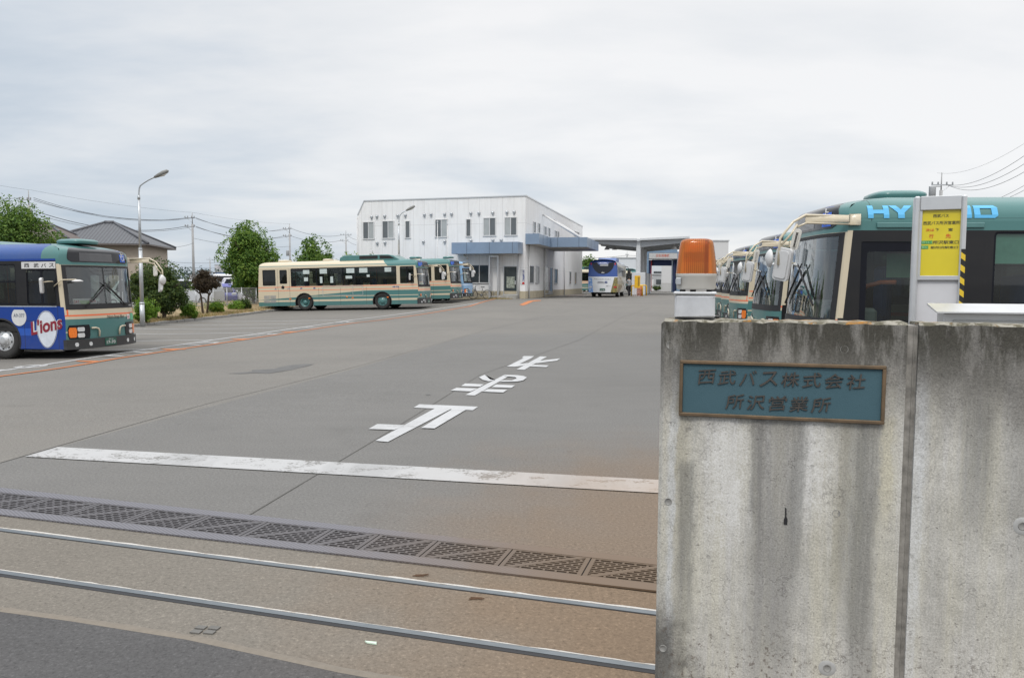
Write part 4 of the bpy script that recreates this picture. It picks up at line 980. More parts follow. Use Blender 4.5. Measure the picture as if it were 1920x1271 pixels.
# ================================================================== GATE WALL AND WHAT STANDS ON IT
WYAW = R(13.2)
WX = Vector((math.cos(WYAW), -math.sin(WYAW), 0)); WN = Vector((math.sin(WYAW), math.cos(WYAW), 0))   # along the wall, into the yard
WH, WT = 1.515, .13
w0 = ZP(1240, 598.5, WH); W0 = Vector((w0.x, w0.y, 0))
def wl(px, py, off=0.0):                   # picture point on the wall face -> (along, height)
    p = on_plane(px, py, W0+WN*off, WN); return ((p-W0).dot(WX), p.z)
def concrete_wall_mat():
    q = NM('stained_concrete', .88, 0, .2); X = q.xyz(); s, z = X[0], X[2]
    wob = q.math('ADD', q.math('MULTIPLY', q.math('SUBTRACT', q.noise(3.0, 5, .6, (1, 1, .35)), .5), .10), q.math('MULTIPLY', q.math('SUBTRACT', q.noise(30, 4, .7, (1, 1, .4)), .5), .05))
    sx = q.math('ADD', s, wob)
    fine = q.noise(150, 4, .75); med = q.noise(16, 6, .7); big = q.noise(2.6, 5, .6); strk = q.noise(9, 6, .62, (1.6, 1, .10)); strk2 = q.noise(46, 6, .66, (1.5, 1, .045))
    col = q.mix(q.ramp(big, [(.35, 0), (.65, 1)]), (.41, .397, .362), (.53, .516, .483))
    col = q.mix(q.math('MULTIPLY', q.ramp(strk, [(.42, 0), (.62, 1)]), .45), col, (.56, .53, .42))
    col = q.mix(q.math('MULTIPLY', q.ramp(strk2, [(.5, 0), (.7, 1)]), .35), col, (.62, .61, .60))
    brk = q.math('MULTIPLY', q.ramp(q.math('ADD', q.math('MULTIPLY', strk2, .55), q.math('MULTIPLY', med, .45)), [(.36, 0), (.62, 1)]), q.ramp(fine, [(.30, .55), (.6, 1)]))
    # dark run-off streaks: where along the wall, and how far down they reach
    def streak(center, half, top, bot, amt, c, nz=.5):
        nonlocal col
        a = q.math('ABSOLUTE', q.math('SUBTRACT', sx, center)); f = q.math('SUBTRACT', 1.0, q.sstep(a, half*.25, half))
        f = q.math('MULTIPLY', f, q.math('MULTIPLY', q.sstep(z, bot, bot+(top-bot)*.55), q.math('SUBTRACT', 1.0, q.sstep(z, top, top+.05))))
        f = q.math('MULTIPLY', f, q.math('ADD', 1-nz*.9, q.math('MULTIPLY', brk, 2*nz*.9)), clamp=True)
        col = q.mix(q.math('MULTIPLY', f, amt), col, c)
    DK, OL, PALE_ = (.105, .105, .10), (.34, .31, .22), (.66, .655, .64)
    streak(.085, .05, 1.6, .2, .5, OL); streak(.11, .045, .95, .2, .62, (.17, .168, .155))
    streak(.25, .10, 1.15, .5, .6, PALE_); streak(.55, .08, 1.15, .7, .6, PALE_, .3); streak(.42, .12, 1.15, -.2, .60, (.19, .185, .18)); streak(.50, .04, 1.15, .4, .5, (.15, .15, .145)); streak(.36, .03, 1.15, .5, .4, DK)
    streak(.66, .035, 1.3, .2, .45, OL); streak(.74, .065, 1.14, -.3, .62, (.14, .138, .125)); streak(.69, .07, 1.14, .3, .4, (.2, .2, .19)); streak(.80, .03, 1.15, .7, .5, (.5, .46, .33))
    streak(.90, .05, 1.7, -.4, .5, (.58, .60, .63), .3); streak(.05, .022, 1.4, -.3, .5, (.56, .58, .60), .3)
    streak(1.10, .09, 1.6, .6, .62, (.14, .138, .128)); streak(1.32, .13, 1.6, .2, .5, (.15, .148, .138)); streak(1.55, .15, 1.6, .3, .5, DK); streak(1.21, .05, 1.5, .5, .3, (.2, .2, .2))
    # weathered grey band below the coping, patchy
    top = q.sstep(q.math('ADD', z, q.math('MULTIPLY', q.math('SUBTRACT', q.noise(3.5, 5, .6, (1, 1, .5)), .5), .55)), 1.05, 1.36)
    col = q.mix(q.math('MULTIPLY', top, .86), col, q.mix(q.noise(5, 5, .6, (1.2, 1, .4)), (.105, .10, .092), (.26, .248, .23)))
    tp2 = q.math('MULTIPLY', q.sstep(z, 1.22, 1.48), q.ramp(q.noise(9, 7, .72, (1, 1, .22), off=(4, 0, 0)), [(.40, 0), (.52, 1)]))
    col = q.mix(q.math('MULTIPLY', tp2, .92), col, (.055, .052, .042))
    # black algae creeping up the foot
    foot = q.math('SUBTRACT', 1.0, q.sstep(q.math('ADD', z, q.math('MULTIPLY', q.math('SUBTRACT', q.noise(6, 7, .7), .5), .75)), .12, .52))
    corner = q.math('SUBTRACT', 1.0, q.sstep(q.math('ADD', s, q.math('MULTIPLY', q.math('SUBTRACT', q.noise(9, 6, .7), .5), .3)), .04, .20))
    col = q.mix(q.math('MULTIPLY', q.math('MULTIPLY', q.math('SUBTRACT', 1.0, q.sstep(q.math('ADD', z, q.math('MULTIPLY', q.math('SUBTRACT', q.noise(14, 6, .7, off=(3, 3, 3)), .5), .3)), .26, .50)), corner), .85), col, (.085, .082, .075))
    spots = q.ramp(q.noise(40, 5, .72), [(.55, 0), (.62, 1)]); col = q.mix(q.math('MULTIPLY', q.math('MULTIPLY', foot, spots), .75), col, (.10, .075, .06))
    # hairline crazing and pits
    vo = q.n('ShaderNodeTexVoronoi'); vo.feature = 'DISTANCE_TO_EDGE'; vo.inputs['Scale'].default_value = 26
    mp_ = q.n('ShaderNodeMapping'); q.l(q.tc.outputs['Object'], mp_.inputs[0]); mp_.inputs['Scale'].default_value = (1, 1, .8)
    add = q.n('ShaderNodeVectorMath'); add.operation = 'ADD'; q.l(mp_.outputs[0], add.inputs[0])
    nn = q.n('ShaderNodeTexNoise'); nn.inputs['Scale'].default_value = 40; q.l(q.tc.outputs['Object'], nn.inputs['Vector']); sc_ = q.n('ShaderNodeVectorMath'); sc_.operation = 'SCALE'; sc_.inputs['Scale'].default_value = .05; q.l(nn.outputs['Color'], sc_.inputs[0]); q.l(sc_.outputs[0], add.inputs[1])
    q.l(add.outputs[0], vo.inputs['Vector'])
    crz = q.math('MULTIPLY', q.math('SUBTRACT', 1.0, q.sstep(vo.outputs['Distance'], .008, .05)), q.ramp(q.noise(5, 5, .7, off=(1, 2, 0)), [(.50, 0), (.64, 1)]))
    pit = q.ramp(q.noise(62, 3, .6, off=(7, 0, 1)), [(.63, 0), (.70, 1)]); pit2 = q.ramp(q.noise(24, 2, .5, off=(2, 0, 5)), [(.67, 0), (.72, 1)])
    dk = q.math('MAXIMUM', q.math('MULTIPLY', crz, .42), q.math('MAXIMUM', q.math('MULTIPLY', pit, .45), q.math('MULTIPLY', pit2, .30)))
    col = q.mix(dk, col, (.11, .10, .095))
    col = q.mix(.5, col, q.ramp(q.math('ADD', q.math('MULTIPLY', fine, .7), q.math('MULTIPLY', med, .3)), [(.32, .10), (.5, .5), (.68, .9)]), 'OVERLAY')
    # lichen and moss on the top
    g = q.n('ShaderNodeNewGeometry'); sp_ = q.n('ShaderNodeSeparateXYZ'); q.l(g.outputs['Normal'], sp_.inputs[0])
    upf = q.math('MAXIMUM', q.math('GREATER_THAN', sp_.outputs[2], .5), q.math('GREATER_THAN', z, 1.509))
    tcol = q.mix(q.ramp(q.noise(22, 5, .7), [(.45, 0), (.55, 1)]), (.13, .12, .085), (.36, .34, .29))
    tcol = q.mix(q.ramp(q.noise(8, 5, .7, off=(0, 0, 3)), [(.56, 0), (.62, 1)]), tcol, (.36, .17, .03))
    col = q.mix(q.math('MULTIPLY', upf, .9), col, tcol)
    q.color(col); q.bump(q.math('SUBTRACT', q.math('ADD', q.math('MULTIPLY', fine, .35), q.math('MULTIPLY', med, .4)), q.math('MULTIPLY', dk, .6)), .55, .006); return q.m
m_wall = concrete_wall_mat()
LW = 6.0
jx = wl(1712, 606)[0]
wall = MB()
c = .007
def wprof(x0, x1, mb):                     # wall length with chamfered arrises
    P = [(0, -.12), (0, WH-c), (c, WH), (WT-c, WH), (WT, WH-c), (WT, -.12)]
    n = max(2, int((x1-x0)/.035)); rows = []
    for i in range(n+1):
        x = x0+(x1-x0)*i/n; r_ = []
        for k, (y, z) in enumerate(P):
            j = random.uniform(-.0035, .0035) if k in (1, 2, 3, 4) else 0
            r_.append((x, y+(j if k == 1 else 0), z+j))
        rows.append(r_)
    mb.sheet(rows)
    for x, s_ in ((x0, 0), (x1, 1)): mb.add([(x, y, z) for y, z in P], [tuple(range(6)) if s_ == 0 else tuple(range(6))[::-1]])
# rounded end arris
wprof(.012, jx-.016, wall); wprof(jx+.020, LW, wall)
wall.add([(.012, 0, -.12), (.012, 0, WH-c), (0, .014, WH-c-.01), (0, .014, -.12), (0, WT-.01, -.12), (0, WT-.01, WH-c-.01), (.012, WT, WH-c), (.012, WT, -.12)], [(0, 1, 2, 3), (3, 2, 5, 4), (4, 5, 6, 7), (1, 6, 5, 2)])
gw = wall.build('gate_wall', m_wall); jb = MB(); jb.bx(jx-.017, jx+.021, .012, WT-.01, -.12, WH-.010); jb.bx(jx+.0065, jx+.0085, .008, .012, -.12, WH-.010); jb.build('movement_joint', plain('joint_concrete', (.27, .255, .23), .9, var=.4, scale=25), gw); gw.location = W0; gw.rotation_euler = (0, 0, -WYAW)
tag(gw, 'stained concrete gate wall with a company name plaque on its face', 'wall')
# tie holes with mortar plugs
m_plug = plain('mortar_plug', (.27, .265, .25), .9, var=.25, scale=40); m_halo = plain('pale_mortar_ring', (.40, .40, .39), .9, var=.15, scale=30)
for (x, y, halo) in ((1256, 647, 0), (1583, 655, 0), (1253, 940, 0), (1568, 962, 0), (1243, 1215, 0), (1551, 1252, 1), (1917, 986, 1)):
    s_, z_ = wl(x, y); mb = MB()
    mb.lathe([(0, -.0015), (.0122, -.0015), (.0130, -.003), (.0145, -.0005)], (s_, 0, z_), 18, 'y')
    o = mb.build('tie_hole', m_plug, gw)
    if halo:
        mb = MB(); mb.lathe([(.0150, -.0012), (.028, -.0014), (.031, .0)], (s_, 0, z_), 18, 'y'); mb.build('mortar_ring', m_halo, o)
mb = MB(); s_, z_ = wl(1473, 968); mb.prism([(-.003, .035), (.002, .03), (.003, .0), (.007, -.01), (.006, -.03), (-.006, -.03), (-.006, -.012), (-.002, .0)], lambda a, b, t: (s_+a, -.0012+t, z_+b), -.0008, .001); mb.build('tar_drip', m_black, gw)
# plaque
c4 = [wl(*p) for p in ((1275, 674), (1661, 686), (1656, 794), (1273, 778))]
pc = Vector((sum(a for a, b in c4)/4, sum(b for a, b in c4)/4)); pw = ((c4[1][0]-c4[0][0])+(c4[2][0]-c4[3][0]))/2; ph = ((c4[0][1]-c4[3][1])+(c4[1][1]-c4[2][1]))/2
ptilt = math.atan2((c4[1][1]-c4[0][1]+c4[2][1]-c4[3][1])/2, pw)
print('PLAQUE', pc, pw, ph, math.degrees(ptilt))
pr = thing('name_plaque', 'bronze framed teal company name plaque fixed to the concrete gate wall', 'plaque', W0+WX*pc.x+Vector((0, 0, pc.y)), -WYAW)
pr.rotation_euler = (0, -ptilt, -WYAW)
q = NM('verdigris_plate', .7, .1); q.color(q.mix(q.noise(5, 5, .6), (.042, .098, .124), (.060, .126, .154))); q.bump(q.noise(420, 2, .6), .5, .002); m_plate = q.m
q = NM('aged_bronze', .5, .55); q.color(q.mix(q.ramp(q.noise(9, 5, .6, (1, 1, 1)), [(.35, 0), (.65, 1)]), (.12, .09, .06), (.22, .15, .09))); m_bronze = q.m
q = NM('dark_bronze_letters', .55, .45); q.color(q.mix(q.noise(30, 4, .6), (.060, .055, .050), (.115, .10, .088))); m_letters = q.m
mb = MB(); mb.bx(-pw/2+.004, pw/2-.004, -.008, .004, -ph/2+.004, ph/2-.004); mb.build('plate', m_plate, pr)
mb = MB(); fw = .0125
mb.cbox(-pw/2, pw/2, -.018, .002, ph/2-fw, ph/2, .002); mb.cbox(-pw/2, pw/2, -.018, .002, -ph/2, -ph/2+fw, .002)
mb.cbox(-pw/2, -pw/2+fw, -.0178, .002, -ph/2+fw, ph/2-fw, .002); mb.cbox(pw/2-fw, pw/2, -.0178, .002, -ph/2+fw, ph/2-fw, .002); mb.build('frame', m_bronze, pr)
def plaque_line(s, x0, x1, zc, h):
    n = len(s)
    for i, ch in enumerate(s):
        mb = MB(); cx = x0+(x1-x0)*(i+.5)/n; w_ = (x1-x0)/n*.84
        if ch == 'バ': w_ *= .92
        # slanted brush-like lettering
        text_to(mb, ch, lambda a, b, t: (cx+(a-.5)*w_+(b-.5)*.006, -.0105-t*.08, zc+(b-.5)*h+(a-.5)*w_*.10), .003, .028)
        yield mb
k = pw/.402                                   # local width
for s, x0, x1, zc, h in (('西武バス株式会社', -.415*pw, .415*pw, .215*ph, .255*ph), ('所沢営業所', -.27*pw, .255*pw, -.21*ph, .255*ph)):
    for mb in plaque_line(s, x0, x1, zc, h): mb.build('character', m_letters, pr)
# efflorescence crumbs along the plaque's top edge
# steel box and beacon on the wall
bc = on_plane(1303, 560, W0+WN*.10, WN); bw = .188
bt = WH
bxr = thing('mounting_box', 'grey painted steel box standing on the end of the gate wall', 'box', Vector((bc.x, bc.y, WH)), -WYAW)
dist = bc.y
def hpx(y): return on_plane(1303, y, W0+WN*.05, WN).z-WH
zb = .006; zt = hpx(556); zl = hpx(549)
mb = MB(); mb.cbox(-.083, .083, -.07, .085, zb, zt+.006, .006); bevel(mb.build('box_body', plain('box_grey', (.52, .53, .55), .45, var=.12, scale=14), bxr), .003)
mb = MB(); mb.cbox(-.089, .089, -.075, .092, zt+.0065, zl+.004, .004); mb.build('box_lid', m_alu, bxr)
mb = MB(); mb.bx(-.08, .08, -.065, .08, .001, zb); mb.build('gasket', m_black, bxr)
lz0 = zl+.004
be = thing('warning_beacon', 'orange domed warning beacon with an ivory base on the gate wall', 'beacon', Vector((bc.x, bc.y, WH+lz0))+WX*.003, -WYAW)
zbase0, zlens0, zlens1 = hpx(543)-lz0, hpx(513)-lz0, hpx(447)-lz0
def rring(w, d, z, r, n=5): return [(a, b, z) for a, b in rrect(-w, w, -d, d, min(r, w*.98, d*.98), n)]
def rloft(mb, rings):
    n = len(rings[0]); vs = [p for r_ in rings for p in r_]; mb.add(vs, [(i*n+k, i*n+(k+1) % n, (i+1)*n+(k+1) % n, (i+1)*n+k) for i in range(len(rings)-1) for k in range(n)])
    mb.add(rings[-1], [tuple(range(n))]); mb.add(rings[0], [tuple(range(n))[::-1]])
mb = MB(); mb.smooth = True; rloft(mb, [rring(.076, .07, zbase0, .05), rring(.081, .075, zbase0+.006, .055), rring(.083, .077, zlens0-.013, .055), rring(.084, .078, zlens0-.012, .055), rring(.085, .079, zlens0, .056)]); o = mb.build('beacon_base', m_offwhite, be)
mb = MB(); mb.cbox(-.085, -.070, -.062, -.045, zbase0+.022, zbase0+.040, .002); mb.cbox(-.083, -.062, -.074, -.064, zbase0+.018, zbase0+.044, .002); mb.build('latch', m_steel, o)
for x in (-.055, -.012, .055):
    mb = MB(); mb.lathe([(.012, 0), (.012, zbase0+.002)], (x, -.03, .0), 12); mb.build('foot', m_black, be)
q = NM('orange_lens', .12, 0, .5, .6); q.b.inputs['Transmission Weight'].default_value = .0
X = q.xyz(); 
ml = bpy.data.materials.new('orange_lens'); ml.use_nodes = True; t = ml.node_tree; t.nodes.clear()
oo = t.nodes.new('ShaderNodeOutputMaterial'); tr = t.nodes.new('ShaderNodeBsdfTransparent'); tr.inputs[0].default_value = (1.0, .46, .10, 1)
gl = t.nodes.new('ShaderNodeBsdfGlossy'); gl.inputs['Roughness'].default_value = .12
lc = t.nodes.new('ShaderNodeTexCoord'); lsx = t.nodes.new('ShaderNodeSeparateXYZ'); t.links.new(lc.outputs['Object'], lsx.inputs[0])
def lm(op, a, b=None, cl=False):
    n = t.nodes.new('ShaderNodeMath'); n.operation = op; n.use_clamp = cl
    for i, v in enumerate((a, b)):
        if v is None: continue
        if isinstance(v, (int, float)): n.inputs[i].default_value = v
        else: t.links.new(v, n.inputs[i])
    return n.outputs[0]
rib_shade_ = lm('LESS_THAN', lm('FRACT', lm('MULTIPLY', lsx.outputs[0], 120)), .30); mid_ = lm('LESS_THAN', lm('ABSOLUTE', lm('ADD', lsx.outputs[0], .004)), .052)  # moulded ribs: their shading is put into the lens colour as dark stripes
pan_ = lm('MULTIPLY', lm('GREATER_THAN', lsx.outputs[0], .031), lm('LESS_THAN', lsx.outputs[0], .050))
rib_shades_ = lm('ADD', lm('MULTIPLY', rib_shade_, mid_), lm('MULTIPLY', pan_, .9), True)
df = t.nodes.new('ShaderNodeBsdfTranslucent'); df.inputs[0].default_value = (1.0, .32, .045, 1)
d2 = t.nodes.new('ShaderNodeBsdfDiffuse'); d2.inputs[0].default_value = (.95, .24, .03, 1)
lmx = t.nodes.new('ShaderNodeMix'); lmx.data_type = 'RGBA'; t.links.new(lm('MULTIPLY', lm('ADD', rib_shades_, lm('MULTIPLY', lm('MULTIPLY', lm('LESS_THAN', lm('ABSOLUTE', lm('SUBTRACT', lm('FRACT', lm('MULTIPLY', lsx.outputs[2], 11.5)), .5)), .22), mid_), .35), True), .75), lmx.inputs[0]); lmx.inputs[6].default_value = (1.0, .33, .05, 1); lmx.inputs[7].default_value = (.42, .075, .01, 1); t.links.new(lmx.outputs[2], d2.inputs[0])
m1 = t.nodes.new('ShaderNodeMixShader'); m1.inputs[0].default_value = .45; t.links.new(df.outputs[0], m1.inputs[1]); t.links.new(d2.outputs[0], m1.inputs[2])
m2_ = t.nodes.new('ShaderNodeMixShader'); m2_.inputs[0].default_value = .28; t.links.new(m1.outputs[0], m2_.inputs[1]); t.links.new(tr.outputs[0], m2_.inputs[2])
lw = t.nodes.new('ShaderNodeFresnel'); lw.inputs[0].default_value = 1.45; m3 = t.nodes.new('ShaderNodeMixShader'); t.links.new(lw.outputs[0], m3.inputs[0]); t.links.new(m2_.outputs[0], m3.inputs[1]); t.links.new(gl.outputs[0], m3.inputs[2]); t.links.new(m3.outputs[0], oo.inputs[0])
H_ = zlens1-zlens0
mb = MB(); mb.smooth = True
rloft(mb, [rring(.085, .079, zlens0, .056, 8), rring(.0845, .0785, zlens0+.003, .056, 8), rring(.079, .073, zlens0+H_*.4, .055, 8), rring(.0715, .066, zlens0+H_*.78, .052, 8), rring(.069, .063, zlens0+H_*.88, .050, 8), rring(.064, .058, zlens0+H_*.955, .046, 8), rring(.054, .048, zlens1-.002, .038, 8), rring(.045, .040, zlens1, .03, 8)])
lens = mb.build('lens', ml, be)
mb = MB()
for k in range(22):                         # inner prism ribs
    x = -.052+.104*k/21; zz0, zz1 = zlens0+.012, zlens1-.016
    mb.bx(x-.0009, x+.0009, -.052, -.049, zz0, zz1)
mb.build('lens_rib', plain('orange_rib', (.55, .10, .01), .3), lens)
mb = MB(); mb.bx(.030, .048, -.05, .03, zlens0+.004, zlens1-.02); mb.bx(-.05, .028, -.046, -.03, zlens0+H_*.46, zlens0+H_*.60); mb.build('lamp_frame', plain('lamp_frame', (.10, .05, .03), .4), be)
mb = MB(); mb.lathe([(.006, 0), (.036, 0), (.040, H_*.3), (.040, H_*.62), (.03, H_*.8), (0, H_*.82)], (-.005, .004, zlens0+.002), 20); mb.build('reflector', plain('amber_reflector', (.90, .45, .14), .3), be)
bxr.scale = (.9, .9, 1); be.scale = (.9, .9, 1)
# bus stop sign pillar behind the wall
def frame_at(px, py, Y): return D(px, py, Y)
SY = 6.3
sb = D(1762, 600, SY); SB = Vector((sb.x, sb.y, 0)); syaw = R(-23)
st_ = thing('bus_stop_sign', 'aluminium bus stop pillar with a yellow timetable panel behind the wall', 'bus stop sign', SB, syaw)
SX = Vector((math.cos(syaw), math.sin(syaw), 0)); SNn = Vector((-math.sin(syaw), math.cos(syaw), 0))
def sl_(px, py): p = on_plane(px, py, SB-SNn*.1, SNn); return ((p-SB).dot(SX), p.z)
aL, zT = sl_(1718, 371); aR = sl_(1815, 372)[0]
mb = MB(); mb.cbox(aL+.01, aR-.02, -.06, .06, .0, zT, .004); bevel(mb.build('pillar_body', plain('pale_grey_panel', (.60, .60, .62), .4, var=.08, scale=3), st_), .002)
mb = MB(); mb.cbox(aL-.012, aL+.034, -.10, .04, .0, zT+.012, .012); mb.cbox(aR-.040, aR-.002, -.10, .04, .0, zT+.012, .012); mb.cbox(aL+.034, aR-.04, -.095, .095, zT-.10, zT+.010, .004); mb.build('pillar_frame', m_alu, st_)
yx0, yz1 = sl_(1730, 394); yx1, yz0 = sl_(1801, 517)
yx0 += .002; 
mb = MB(); mb.cbox(yx0-.032, yx1+.028, -.085, -.062, yz0-.035, yz0, .003); mb.cbox(yx0-.032, yx1+.028, -.085, -.062, yz1, yz1+.03, .003); mb.cbox(yx0-.032, yx0, -.085, -.062, yz0, yz1, .003); mb.cbox(yx1, yx1+.028, -.085, -.062, yz0, yz1, .003); mb.build('panel_frame', m_alu, st_)
mb = MB(); mb.bx(yx0, yx1, -.072, -.0625, yz0, yz1); yp = mb.build('yellow_panel', plain('sign_yellow', (.66, .54, .015), .3, var=.07, scale=3, coat=.4), st_)
pw_, ph_ = yx1-yx0, yz1-yz0
def yline(s, a0, a1, b0, b1, mat, name='lettering', bold=.012):
    mb = MB(); text_to(mb, s, lambda a, b, t: (yx0+pw_*(a0+(a1-a0)*a), -.0745-t, yz1-ph_*(b1+(b0-b1)*b)), bold); return mb.build(name, mat, yp)
m_ink = plain('sign_ink', (.04, .045, .03), .6); m_rink = plain('sign_red_ink', (.62, .06, .02), .6); m_gink = plain('sign_green', (.05, .30, .08), .6)
yline('西武バス', .27, .66, .065, .115, m_ink); yline('西武バス所沢営業所', .03, .94, .17, .225, m_ink); yline('次は', .10, .31, .28, .325, m_rink); yline('下', .34, .43, .28, .325, m_ink); yline('富', .66, .77, .28, .325, m_ink)
yline('行', .19, .30, .365, .43, m_rink); yline('先', .60, .73, .365, .43, m_rink)
for a0, a1, b0, b1 in ((.0, .28, .465, .515), (.0, .18, .54, .59)):
    mb = MB(); mb.bx(yx0+pw_*a0, yx0+pw_*a1, -.0740, -.0722, yz1-ph_*b1, yz1-ph_*b0); mb.build('route_label', m_gink, yp)
m_pale = plain('pale_green_ink', (.35, .60, .30), .6)
mb = MB(); text_to(mb, '所16-1', lambda a, b, t: (yx0+pw_*(.02+.24*a), -.0755, yz1-ph_*(.51-.04*b)), .01); mb.build('route_lettering', m_pale, yp)
mb = MB(); text_to(mb, '新02', lambda a, b, t: (yx0+pw_*(.02+.14*a), -.0755, yz1-ph_*(.585-.04*b)), .01); mb.build('route_lettering', m_pale, yp)
yline('所沢駅東口', .29, .93, .465, .52, m_ink); yline('新所沢駅東口', .24, .92, .55, .59, m_ink)
q = NM('hazard_tape', .5); X = q.xyz(); fr_ = q.math('FRACT', q.math('MULTIPLY', q.math('ADD', X[2], q.math('MULTIPLY', X[1], .9)), 10.5)); q.color(q.mix(q.math('GREATER_THAN', fr_, .5), (.015, .015, .015), (.72, .50, .03))); 
q2 = NM('hazard_tape_front', .5); X = q2.xyz(); fr_ = q2.math('FRACT', q2.math('MULTIPLY', q2.math('ADD', X[2], q2.math('MULTIPLY', X[0], .8)), 10.5)); q2.color(q2.mix(q2.math('GREATER_THAN', fr_, .5), (.015, .015, .015), (.72, .50, .03)))
zt_ = sl_(1810, 467)[1]; zb_ = sl_(1806, 566)[1]
mb = MB(); mb.bx(aR-.030, aR+.0005, -.1025, .0425, zb_-.3, zt_); mb.build('hazard_tape', q2.m, st_)
mb = MB(); mb.bx(aL-.05, aR+.04, -.14, .14, 0, .02); mb.build('base_plate', m_alu, st_)
# notice case with a little roof, to the right of the sign
NY = 5.35; nb = D(1845, 590, NY); NB = Vector((nb.x, nb.y, 0)); nc = thing('notice_case', 'low aluminium notice case with a sloping roof beside the bus stop', 'notice case', NB, R(-12))
zr_ = D(1770, 572, NY).z; xl = (D(1775, 590, NY)-NB).x
mb = MB(); mb.cbox(xl-.01, 1.3, -.04, .10, .55, zr_-.055, .006); cb = mb.build('case_body', m_alu, nc)
mb = MB(); mb.prism([(-.10, zr_-.045), (-.10, zr_-.055), (.13, zr_-.005), (.13, zr_+.008)], lambda a, b, t: (t, a, b), xl-.07, 1.35); mb.build('case_roof', m_alu, nc)
mb = MB(); mb.cbox(xl+.05, 1.24, -.05, -.042, .62, zr_-.10, .003); mb.build('case_door', plain('case_glass', (.42, .43, .42), .12, coat=.6), cb)
mb = MB(); mb.bx(xl+.19, xl+.38, -.053, -.0515, zr_-.22, zr_-.135); mb.build('notice_sheet', plain('paper_white', (.62, .63, .64), .7), cb)
mb = MB(); mb.bx(xl+.19, xl+.38, -.0545, -.0532, zr_-.15, zr_-.140); mb.build('notice_heading', m_blue, cb)
for x in (xl+.05, 1.2):
    mb = MB(); mb.cbox(x-.025, x+.025, .0, .05, 0, .55, .004); mb.build('leg', m_alu, nc)
# ================================================================== OFFICE
bC = D(985, 559.5, 58.2); BC = Vector((bC.x, bC.y, .46)); BT = D(984, 368.3, 58.2).z
bl = D(672, 500, 62.6); BL = Vector((bl.x, bl.y, .46)); BRt = D(1091, 549, 89.3); BR_ = Vector((BRt.x, BRt.y, .46))
FXv = (BL-BC); FXv.z = 0; FL = FXv.length; FXv.normalize()         # along the front, leftwards
SXv = (BR_-BC); SXv.z = 0; SL = SXv.length; SXv.normalize()        # along the side, away
FNv = Vector((FXv.y, -FXv.x, 0)); FNv = FNv if FNv.y < 0 else -FNv    # outward normals
SNv = Vector((SXv.y, -SXv.x, 0)); SNv = SNv if SNv.x > 0 else -SNv
bld = thing('office_building', 'white two storey panelled office with blue canopies at the back of the yard', 'building', (0, 0, 0))
BZ = .30
def panel_mat(name, c, pw=.6):
    q = NM(name, .55, 0, .4); X = q.xyz('UV'); 
    fr = q.math('FRACT', q.math('DIVIDE', X[0], pw)); seam = q.math('LESS_THAN', fr, .030)
    fr2 = q.math('FRACT', q.math('DIVIDE', q.math('ADD', X[1], .55), 3.3)); seam2 = q.math('LESS_THAN', fr2, .008)
    n = q.noise(2.2, 6, .65, (1.5, 1.5, .25)); n2 = q.noise(.5, 4, .6)
    col = q.mix(q.math('MULTIPLY', q.ramp(n, [(.42, 0), (.72, 1)]), .30), c, tuple(x*.66 for x in c))
    col = q.mix(q.math('MULTIPLY', n2, .12), col, (.5, .48, .44))
    col = q.mix(q.math('MULTIPLY', q.math('MAXIMUM', seam, seam2), .33), col, (.2, .2, .2))
    q.color(col); return q.m
m_panel = panel_mat('wall_panel', (.80, .80, .80), .91)
m_base = plain('beige_plinth', (.42, .37, .27), .8, var=.15, scale=2)
def uv_wall(name, o, ax, n, L, z0, z1, mat, parent, chamf=None):
    pts = [(0, z0), (L, z0), (L, z1), (0, z1)] if not chamf else [(0, z0), (L, z0), (L, z1-chamf), (L-chamf*.5, z1), (0, z1)]
    mb = MB(); P = lambda a, b, t: o+ax*a+n*t+Vector((0, 0, b)); mb.prism(pts, P, 0, -.2); ob = mb.build(name, mat, parent)
    uv = ob.data.uv_layers.new(name='UVMap')
    for lp in ob.data.loops:
        v = ob.data.vertices[lp.vertex_index].co; uv.data[lp.index].uv = ((v-o).dot(ax)+.06*((v-o).dot(n)), v.z)
    return ob
O0 = Vector((BC.x, BC.y, 0))
uv_wall('front_wall', O0, FXv, FNv, FL, .0, BT, m_panel, bld, 1.1)
uv_wall('side_wall', O0+SXv*.2, SXv, SNv, SL-.2, .0, BT, m_panel, bld)
mb = MB(); Bk = O0+SXv*SL; BLk = O0+FXv*FL+SXv*SL
mb.add([O0+FXv*(FL-.9)+Vector((0, 0, BT-.25)), O0+Vector((0, 0, BT-.25)), Bk+Vector((0, 0, BT-.25)), BLk-FXv*.9+Vector((0, 0, BT-.25))], [(0, 1, 2, 3)])
mb.add([O0+FXv*FL, O0+FXv*FL+Vector((0, 0, BT-1.1)), BLk+Vector((0, 0, BT-1.1)), BLk], [(0, 1, 2, 3)]); mb.add([Bk, BLk, BLk+Vector((0, 0, BT-.3)), Bk+Vector((0, 0, BT-.3))], [(0, 1, 2, 3)])
mb.build('roof', m_grey, bld)
mb = MB()
def strip(mb, o, ax, n, a0, a1, z0, z1, t0, t1): mb.prism([(a0, z0), (a1, z0), (a1, z1), (a0, z1)], lambda a, b, t: o+ax*a+n*t+Vector((0, 0, b)), t0, t1)
strip(mb, O0, FXv, FNv, -.04, FL-.55, BT, BT+.09, -.25, .045); strip(mb, O0, SXv, SNv, .0, SL, BT-.003, BT+.088, -.25, .045)
mb.prism([(FL-.57, BT), (FL-.55, BT+.09), (FL+.05, BT-1.05), (FL+.0, BT-1.1)], lambda a, b, t: O0+FXv*a+FNv*t+Vector((0, 0, b)), -.25, .045)
mb.build('parapet_cap', m_alu, bld)
